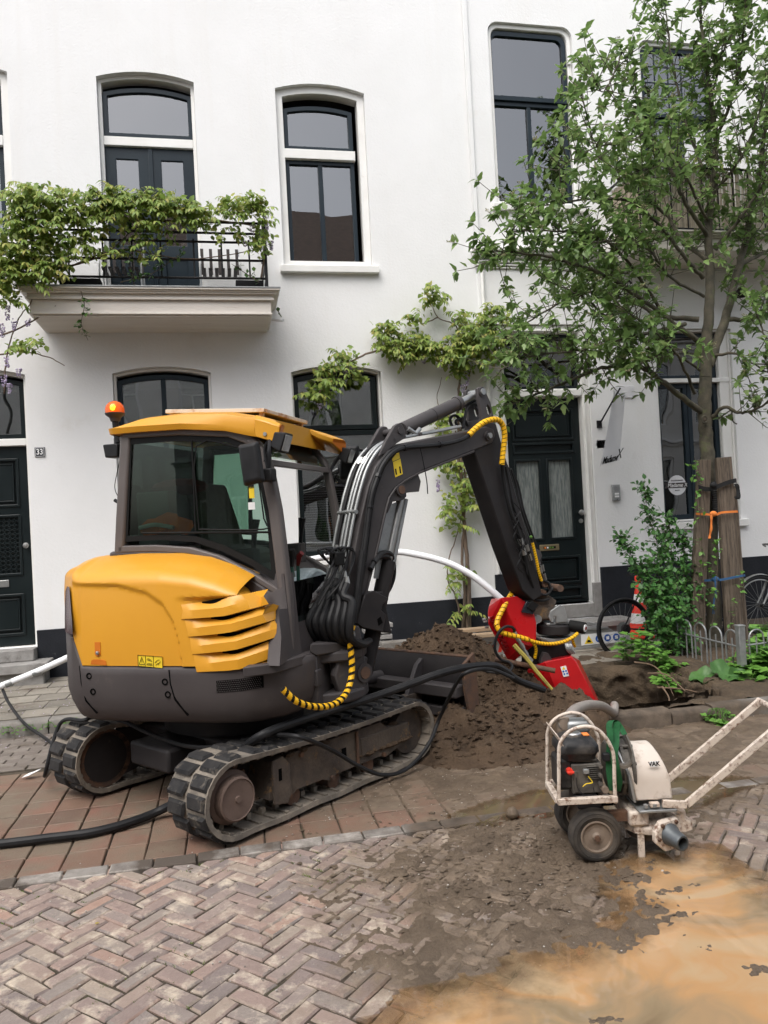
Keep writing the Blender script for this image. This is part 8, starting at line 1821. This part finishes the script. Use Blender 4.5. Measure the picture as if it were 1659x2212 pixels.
webbing([(1521, 1254, 7.56), (1540, 1253, 7.5), (1560, 1252, 7.475), (1585, 1247, 7.475), (1607, 1243, 7.49), (1609, 1243, 7.6)], .012, 'blue_web', 'blue strap knotted low round the stakes', [(1545, 1253, 7.45), (1547, 1275, 7.45), (1543, 1300, 7.45), (1541, 1326, 7.46)], (1545, 1251, 7.47))
P_ = cr([FY(*p) for p in ((1541, 1040, 7.60), (1543, 1060, 7.6), (1546, 1085, 7.6), (1548, 1110, 7.61))], 8); m2 = MB(); P_ = even(P_, .012); m2.tube(P_, [.042 if i % 2 else .036 for i in range(len(P_))], 12); tag(obj('drain_pipe', m2, 'black_web', origin=tuple(P_[-1])), 'short black corrugated watering pipe between trunk and stakes', 'pipe')
m2 = MB(); m2.tube(cr([FY(*p) for p in ((1552, 905, 7.7), (1572, 890, 7.68), (1580, 888, 7.66), (1582, 905, 7.66), (1585, 912, 7.66), (1592, 916, 7.65))], 5), .008, 6); obj('dead_shoot', m2, 'bark', TREE)

# ================================================================ SHRUB, WEEDS, CLIMBERS
def bush(name, label, cat, stems, mat, T, size, dens, spread, stem_r=.006, seed=1, sub=1.0, droop=0, parent_thing=None, wood_m='twig', leafname='foliage'):
    rnd = random.Random(seed); w_, l_ = MB(), MB(); base = FY(*stems[0][0])
    B = parent_thing or thing(name, tuple(base), label, cat)
    for st_ in stems:
        P_ = cr([FY(*p) for p in st_], 6); n = len(P_); w_.tube(P_, [stem_r*(1-.7*i/n) for i in range(n)], 5)
        L_ = sum((b-a).length for a, b in zip(P_, P_[1:]))
        for k in range(int(L_*dens)):
            t = .12+.88*(k+rnd.random())/max(1, L_*dens); i = min(int(t*(n-1)), n-2); p = P_[i].lerp(P_[i+1], t*(n-1)-i)
            d = (rv(rnd)+Vector((0, 0, .25-droop))).normalized(); ln = rnd.uniform(.3, 1)*spread*(1.15-.6*t); q = p+d*ln
            if q.y > 9.24: q.y = 9.24
            w_.tube([p, q], [.0028, .0015], 3)
            m_ = max(3, int(ln*40*sub))
            for j in range(m_):
                u = (j+1)/m_; s = rnd.uniform(.7, 1.2)*size; a = rnd.uniform(0, 6.28); dd = (rv(rnd)*.9+d*.5+Vector((0, 0, -droop))).normalized()
                put(l_, T, p.lerp(q, u)+rv(rnd)*.008, dd, (Vector((0, -.35, 1))+rv(rnd)*.5).normalized(), s)
    if w_.v: tag(raw('stems', w_, wood_m, B), kind='stuff')
    tag(raw(leafname, l_, mat, B), kind='stuff'); return B
sy = 7.62
bush('shrub', 'leafy green shrub with upright shoots beside the tree stakes', 'shrub', [
 [(1455, 1425, sy), (1440, 1330, sy), (1425, 1200, sy+.05), (1400, 1110, sy+.05), (1388, 1045, sy)],
 [(1450, 1425, sy), (1415, 1330, sy-.05), (1385, 1240, sy-.05), (1352, 1180, sy-.08), (1338, 1160, sy-.1)],
 [(1455, 1420, sy), (1425, 1340, sy-.1), (1400, 1270, sy-.1), (1385, 1215, sy-.1)],
 [(1460, 1420, sy), (1455, 1300, sy+.1), (1450, 1180, sy+.1), (1442, 1115, sy+.1)],
 [(1465, 1420, sy), (1475, 1300, sy), (1478, 1200, sy+.05), (1470, 1140, sy)],
 [(1470, 1420, sy), (1495, 1320, sy), (1502, 1250, sy), (1500, 1180, sy+.1)],
 [(1455, 1430, sy-.1), (1440, 1370, sy-.15), (1420, 1310, sy-.2), (1405, 1260, sy-.2)],
 [(1475, 1430, sy-.1), (1480, 1380, sy-.2), (1470, 1320, sy-.25), (1462, 1260, sy-.2)],
 [(1465, 1430, sy), (1445, 1350, sy), (1430, 1280, sy), (1410, 1200, sy)]], 'leaf_shrub', LF_SHRUB, .060, 62, .25, seed=4)
bush('shrub', 'thin leafy shoots sprouting in front of the left stake', 'shrub', [[(1525, 1400, 7.45), (1520, 1250, 7.45), (1512, 1100, 7.45), (1505, 1030, 7.45), (1500, 985, 7.45)], [(1530, 1400, 7.4), (1545, 1300, 7.4), (1550, 1200, 7.4), (1548, 1170, 7.4)], [(1560, 1400, 7.4), (1600, 1290, 7.4), (1606, 1230, 7.42)]], 'leaf_weed', LF_SHRUB, .055, 11, .12, seed=6)
rnd = random.Random(31)
def ground_plants(name, label, cat, spots, mat, T, size, n, h, seed):
    rnd = random.Random(seed); l_, w_ = MB(), MB(); B = thing(name, tuple(G(spots[0][0], spots[0][1], .12)), label, cat)
    for x, y, Y in spots:
        c_ = FY(x, y, Y)
        for k in range(n):
            a = rnd.uniform(0, 6.28); r_ = rnd.uniform(.03, .20); p = Vector((c_.x+r_*math.cos(a)*.6, Y+r_*math.sin(a)*.6, c_.z-rnd.uniform(0, h))); d = Vector((math.cos(a), math.sin(a), rnd.uniform(-.1, .5)))
            b_ = Vector((c_.x+rnd.uniform(-.04, .04), Y+rnd.uniform(-.04, .04), max(.1, c_.z-h-.05))); w_.tube([b_, p.lerp(b_, .4)+Vector((0, 0, .03)), p], .002, 3)
            for j in range(3): e = Matrix.Rotation((j-1)*.8, 3, 'Z') @ d; put(l_, T, p, e, (Vector((0, -.2, 1))+rv(rnd)*.3).normalized(), size*rnd.uniform(.7, 1.25))
    raw('stems', w_, mat, B); tag(raw('foliage', l_, mat, B), kind='stuff')
ground_plants('weed_clump', 'bright green weeds crowding the fence post at the right edge', 'weeds', [(1600, 1420, 6.5), (1630, 1400, 6.5), (1655, 1380, 6.55), (1620, 1460, 6.4), (1650, 1450, 6.4), (1590, 1480, 6.3), (1640, 1490, 6.25), (1660, 1420, 6.5), (1680, 1440, 6.4), (1610, 1500, 6.2), (1650, 1350, 6.8), (1700, 1400, 6.6), (1655, 1500, 6.1), (1645, 1520, 5.95), (1670, 1480, 6.2), (1625, 1430, 6.45), (1612, 1445, 6.35), (1690, 1510, 6.0)], 'leaf_weed', LF_WEED, .105, 30, .22, 2)
ground_plants('weed_clump', 'low green weeds at the foot of the shrub above the pit', 'weeds', [(1375, 1365, 7.3), (1395, 1385, 7.1), (1420, 1405, 6.95), (1450, 1430, 6.85), (1480, 1445, 6.8), (1350, 1392, 7.4), (1505, 1445, 6.8), (1440, 1460, 6.7)], 'leaf_weed', LF_WEED, .075, 20, .12, 3)
ground_plants('weed_clump', 'small weed tuft rooted in front of the kerb', 'weeds', [(1550, 1545, 5.56), (1562, 1553, 5.5)], 'leaf_weed', LF_WEED, .05, 12, .04, 5)
ground_plants('weed_clump', 'sparse weeds under the kerb left behind the far track', 'weeds', [(20, 1580, 7.36), (60, 1574, 7.36), (150, 1560, 7.36), (105, 1570, 7.36)], 'leaf_weed', LF_SHRUB, .025, 9, .015, 7)
ground_plants('weed_clump', 'grassy weeds at the foot of the climbing wisteria', 'weeds', [(985, 1365, 9.0), (1030, 1355, 8.9), (1055, 1362, 8.8), (1010, 1360, 9.0)], 'leaf_ivy', lf(.06, .2, .6, 0, 3), .16, 16, .06, 8)
# broad butterbur-like leaves: one object each
BW_ = thing('broadleaf_plant', tuple(G(1565, 1470, .1)), 'plant with broad round green leaves at the foot of the fence', 'plant')
for cx_, cy_, Y, s, rz, tl in ((1562, 1452, 6.35, .135, .3, .42), (1522, 1462, 6.4, .12, 2.6, .28), (1592, 1466, 6.3, .11, -.4, .5), (1590, 1495, 6.3, .10, -1.2, .3), (1640, 1402, 6.7, .12, .2, .4), (1545, 1490, 6.35, .09, 3.0, .3)):
    c_ = FY(cx_, cy_, Y); M = Matrix.Translation(c_) @ Matrix.Rotation(-YAW, 4, 'Z') @ Matrix.Rotation(R(90)*tl, 4, 'X') @ Matrix.Rotation(rz, 4, 'Z'); v = [(0, 0, -.02)]; nn = 22
    for ring_ in (.35, .7, 1):
        for i in range(nn):
            a = 2*math.pi*i/nn; rr = s*ring_*(1+.10*math.cos(a)-.55*math.exp(-((a-math.pi)/.28)**2)+.03*math.sin(a*9)); v.append((rr*math.cos(a), rr*math.sin(a), -.02+.022*ring_*ring_*math.cos(a*5+ring_)+.05*ring_*ring_*abs(math.sin(a))-.03*ring_*ring_*math.cos(a)))
    f = [(0, 1+i, 1+(i+1) % nn) for i in range(nn)]
    for k in (0, 1): f += [(1+k*nn+i, 1+(k+1)*nn+i, 1+(k+1)*nn+(i+1) % nn, 1+k*nn+(i+1) % nn) for i in range(nn)]
    m2 = MB(); m2.add(v, f, M); obj('leaf', m2, 'leaf_broad', BW_, ang=180); obj('stalk', MB().tube([M @ Vector((-s*.3, 0, -.02)), Vector((c_.x, c_.y+.05, .08))], .006, 5), 'leaf_weed', BW_)
# roots in the pit wall
for rl, pts in zip(('longest brown root running down the lit pit wall', 'bare root crossing the middle of the pit wall', 'short root hanging near the bottom of the pit wall', 'thin root ending at the right rim of the pit'), (((1370, 1428, 7.0), (1410, 1435, 6.9), (1435, 1460, 6.7), (1455, 1500, 6.4)), ((1400, 1452, 6.75), (1440, 1455, 6.6), (1480, 1490, 6.2)), ((1430, 1480, 6.5), (1445, 1505, 6.35), (1442, 1530, 6.2)), ((1420, 1482, 6.55), (1470, 1485, 6.3), (1505, 1492, 6.15)))):
    P_ = [FY(*p) for p in pts]; P_ = [Vector((p.x-.03, p.y-.05, p.z)) for p in P_]
    tag(obj('root', MB().tube(cr(P_, 5), [.009, .0088]+[.008-.0004*i for i in range(len(cr(P_, 5))-2)], 6), 'root', origin=tuple(P_[0])), rl, 'root', 'roots in the pit wall')

# wisteria leaf sprays: a stalk with paired leaflets
def spray(l_, w_, p, d, L_, rnd, T=LF_WIST, s=.055):
    n = rnd.randint(4, 6); P_ = [p+d*L_*t+Vector((0, 0, -.45*L_*t*t)) for t in (0, .25, .5, .75, 1)]; w_.tube(P_, .0018, 3)
    for k in range(n):
        t = .25+.75*k/(n-1); q = P_[0]+d*L_*t+Vector((0, 0, -.45*L_*t*t)); ax_ = (d+Vector((0, 0, -.9*t))).normalized(); sd_ = ax_.cross(Vector((0, 0, 1))).normalized()
        for sg_ in (-1, 1): put(l_, T, q, (sd_*sg_+ax_*.5+Vector((0, 0, -.55))+rv(rnd)*.2).normalized(), (Vector((0, -.3, 1))+rv(rnd)*.35).normalized(), s*rnd.uniform(.75, 1.2))
    put(l_, T, P_[-1], (d+Vector((0, 0, -1.0))).normalized(), Vector((0, -.3, 1)), s*1.1)
def raceme(f_, p, L_, rnd):
    for k in range(int(L_*260)):
        t = rnd.random(); r_ = .028*(1-.6*t); a = rnd.uniform(0, 6.28); q = p+Vector((r_*math.cos(a), r_*math.sin(a), -L_*t)); s = rnd.uniform(.007, .012)
        f_.ball(tuple(q), (s, s*.8, s*.9), 5, 3)
def climber(name, label, vines, masses, flowers, Y, seed, stem_m='vine_wood', leaf='leaf_wist', woodr=.012, dens=1.8, ls=.075):
    rnd = random.Random(seed); w_, l_, f_ = MB(), MB(), MB(); B = thing(name, tuple(FY(*vines[0][0][:3])), label, 'climber')
    for v in vines:
        r0 = v[0][3] if len(v[0]) > 3 else woodr; P_ = cr([FY(*p[:3]) for p in v], 6); n = len(P_); P_ = [p+rv(rnd)*.006 for p in P_]; w_.tube(P_, [r0*(1-.6*i/n) for i in range(n)], 6)
    for x0, y0, rx, ry, n, yd in masses:
        for k in range(int(n*dens)):
            a, r_ = rnd.uniform(0, 6.28), math.sqrt(rnd.random()); p = FY(x0+rx*r_*math.cos(a), y0+ry*r_*math.sin(a), Y-rnd.uniform(-.02, yd)); d = Vector((rnd.uniform(-1, 1), rnd.uniform(-1, .15), rnd.uniform(-.1, .8))).normalized()
            if rnd.random() < .5: spray(l_, w_, p, d, rnd.uniform(.12, .25), rnd, s=ls)
            else:
                for j in range(rnd.randint(5, 9)):
                    e = p+rv(rnd)*rnd.uniform(.02, .10); put(l_, LF_SHRUB, e, (rv(rnd)+Vector((0, -.3, -.25))).normalized(), (Vector((0, -.6, .7))+rv(rnd)*.5).normalized(), ls*rnd.uniform(.55, 1.25))
    for x, y, L_ in flowers: raceme(f_, FY(x, y, Y-.08), L_, rnd)
    raw('stems', w_, stem_m, B); tag(raw('foliage', l_, leaf, B), kind='stuff')
    if f_.v: tag(raw('flowers', f_, 'lilac', B), kind='stuff')
    return B
Yw = 9.19
climber('wisteria', 'wisteria climbing the white wall left of the black door', [
 [(1008, 1375, Yw, .03), (1012, 1300, Yw), (1008, 1200, Yw), (1000, 1100, Yw), (995, 1000, Yw), (990, 900, Yw), (992, 830, Yw), (1000, 770, Yw)],
 [(1000, 1375, Yw, .022), (1004, 1280, Yw), (998, 1200, Yw), (1003, 1100, Yw), (990, 1000, Yw), (985, 930, Yw)], [(1015, 1370, Yw, .018), (1014, 1250, Yw), (1002, 1150, Yw), (1006, 1050, Yw), (996, 950, Yw), (1005, 850, Yw), (1020, 790, Yw)],
 [(995, 1340, Yw, .012), (985, 1290, Yw), (968, 1255, Yw), (968, 1215, Yw), (985, 1160, Yw), (998, 1110, Yw)],
 [(1000, 770, Yw, .018), (950, 755, Yw), (890, 745, Yw), (840, 752, Yw), (790, 765, Yw), (745, 790, Yw-.03), (710, 815, Yw-.05), (690, 850, Yw-.08)], [(1000, 775, Yw, .014), (1040, 740, Yw), (1070, 720, Yw), (1110, 730, Yw-.1)],
 [(1000, 770, Yw, .01), (985, 705, Yw), (945, 685, Yw), (930, 645, Yw)], [(945, 685, Yw, .008), (915, 700, Yw), (900, 690, Yw)], [(990, 960, Yw, .008), (960, 920, Yw), (945, 860, Yw), (955, 815, Yw)]],
 [(1045, 745, 45, 48, 60, .25), (985, 755, 50, 32, 44, .2), (910, 750, 55, 26, 44, .18), (850, 742, 35, 28, 26, .15), (832, 715, 22, 16, 14, .12), (930, 640, 26, 18, 14, .12), (900, 690, 14, 10, 5, .08), (750, 772, 22, 12, 8, .1), (720, 795, 18, 14, 8, .1), (700, 825, 14, 24, 12, .12), (680, 855, 16, 14, 7, .12), (775, 800, 14, 18, 6, .1), (1000, 690, 22, 14, 8, .1), (1060, 690, 30, 28, 26, .2),
  (1000, 790, 25, 24, 14, .15), (960, 915, 16, 30, 10, .12), (1000, 880, 20, 25, 8, .1), (975, 1010, 26, 16, 7, .12), (1010, 1050, 34, 22, 13, .15), (985, 1085, 28, 26, 11, .15), (1030, 1095, 20, 12, 5, .12), (975, 1130, 22, 20, 6, .12), (985, 1245, 24, 16, 7, .12), (1000, 1320, 12, 10, 4, .1), (960, 1000, 14, 10, 3, .1)],
 [(1008, 795, .22), (1000, 830, .15), (945, 1035, .16), (880, 775, .06), (915, 775, .06), (690, 870, .08), (745, 800, .06), (760, 790, .06), (1010, 700, .08), (985, 690, .05), (968, 890, .1), (950, 925, .08)], Yw, 11)
climber('wisteria', 'wisteria smothering the balcony railing at the left', [
 [(10, 850, 8.8, .01), (15, 760, 8.7), (40, 690, 8.6), (70, 640, 8.6), (60, 560, 8.6)], [(-40, 740, 9.0, .012), (60, 700, 8.7), (120, 660, 8.6)], [(-20, 770, 9.1, .01), (40, 760, 9.0), (100, 770, 9.0), (140, 790, 9.0)], [(60, 590, 8.62, .018), (60, 480, 8.62), (150, 470, 8.62), (300, 480, 8.62), (450, 475, 8.62), (560, 490, 8.62)], [(60, 600, 8.62, .012), (200, 560, 8.62), (330, 520, 8.62), (420, 470, 8.62)], [(100, 600, 8.62, .01), (250, 540, 8.62), (400, 560, 8.62), (560, 540, 8.62)],
 [(565, 600, 8.62, .012), (572, 540, 8.62), (565, 480, 8.62)]],
 [(70, 440, 55, 35, 62, .25), (140, 450, 55, 35, 46, .25), (60, 520, 55, 50, 66, .25), (130, 520, 45, 55, 40, .25), (30, 575, 35, 40, 34, .25), (90, 590, 55, 24, 28, .25), (215, 435, 45, 25, 34, .22), (280, 440, 45, 26, 40, .22), (350, 445, 50, 26, 46, .22), (420, 465, 45, 24, 34, .2), (240, 480, 50, 22, 20, .2), (340, 490, 50, 20, 14, .2), (490, 450, 30, 20, 16, .2), (550, 445, 26, 28, 22, .2), (570, 510, 18, 40, 14, .15), (500, 500, 40, 22, 8, .15), (200, 530, 40, 40, 16, .2), (300, 540, 60, 24, 10, .2), (20, 640, 22, 22, 14, .2), (60, 745, 35, 12, 8, .1), (10, 610, 25, 25, 14, .2)],
 [(15, 660, .16), (30, 690, .12), (5, 700, .14), (60, 690, .08), (15, 770, .12), (40, 795, .10), (8, 810, .12), (20, 830, .1), (575, 470, .14), (565, 500, .12), (585, 520, .1), (545, 490, .08), (530, 520, .06)], 8.60, 12, dens=1.6, ls=.075)
bush('ivy', 'green ivy trailing through the balcony railing and down the fascia', 'ivy', [[(290, 615, 8.56), (280, 560, 8.56), (300, 530, 8.57), (330, 560, 8.57)], [(260, 610, 8.55), (330, 590, 8.56), (400, 540, 8.56)], [(175, 630, 8.49), (182, 660, 8.48), (176, 700, 8.48), (190, 735, 8.48)], [(240, 540, 8.55), (300, 490, 8.55), (320, 520, 8.55)], [(560, 610, 8.55), (530, 590, 8.55), (500, 570, 8.55)], [(600, 670, 8.8), (608, 685, 8.8)]], 'leaf_ivy', LF_IVY, .05, 22, .10, seed=13)
bush('climber', 'yellow green climber on the reed-screened balcony behind the tree', 'climber', [[(1270, 350, 8.5), (1330, 335, 8.5), (1400, 330, 8.5), (1450, 310, 8.5), (1490, 280, 8.5)], [(1300, 350, 8.5), (1380, 360, 8.5), (1460, 345, 8.5), (1540, 350, 8.5)], [(1480, 340, 8.5), (1560, 335, 8.5), (1650, 340, 8.5)]], 'leaf_wist', LF_WIST, .075, 34, .20, seed=14, droop=.3)
# litter: petals and leaves on the sidewalk
m2 = MB(); rnd = random.Random(17)
for k in range(260):
    x, y = rnd.uniform(-3.0, -1.2), rnd.uniform(7.0, 9.25); z = (walk_z(x, y) if y > 7.55 else 0)+.008; put(m2, LF_SHRUB, Vector((x, y, z)), Vector((rnd.uniform(-1, 1), rnd.uniform(-1, 1), .1)), Vector((0, 0, 1)), rnd.uniform(.010, .022))
tag(raw('petals', m2, 'lilac'), kind='stuff')
c_ = G(65, 1682, 0); m2 = MB(); put(m2, lf(.22, .3, -.3, .2, 4), Vector((c_.x-.06, c_.y, .012)), Vector((1, .1, .05)), Vector((0, 0, 1)), .14); tag(raw('litter', m2, 'sticker_white', origin=(c_.x, c_.y, 0)), 'crumpled pale paper litter on the pavers left of the far track', 'litter')
c_ = G(205, 1998, .004); m2 = MB(); put(m2, LF_SHRUB, Vector((c_.x, c_.y, .008)), Vector((1, .6, .1)), Vector((0, 0, 1)), .022); tag(raw('fallen_leaf', m2, 'yellow_leaf', origin=(c_.x, c_.y, 0)), 'tiny yellow fallen leaf on the herringbone bricks', 'leaf')
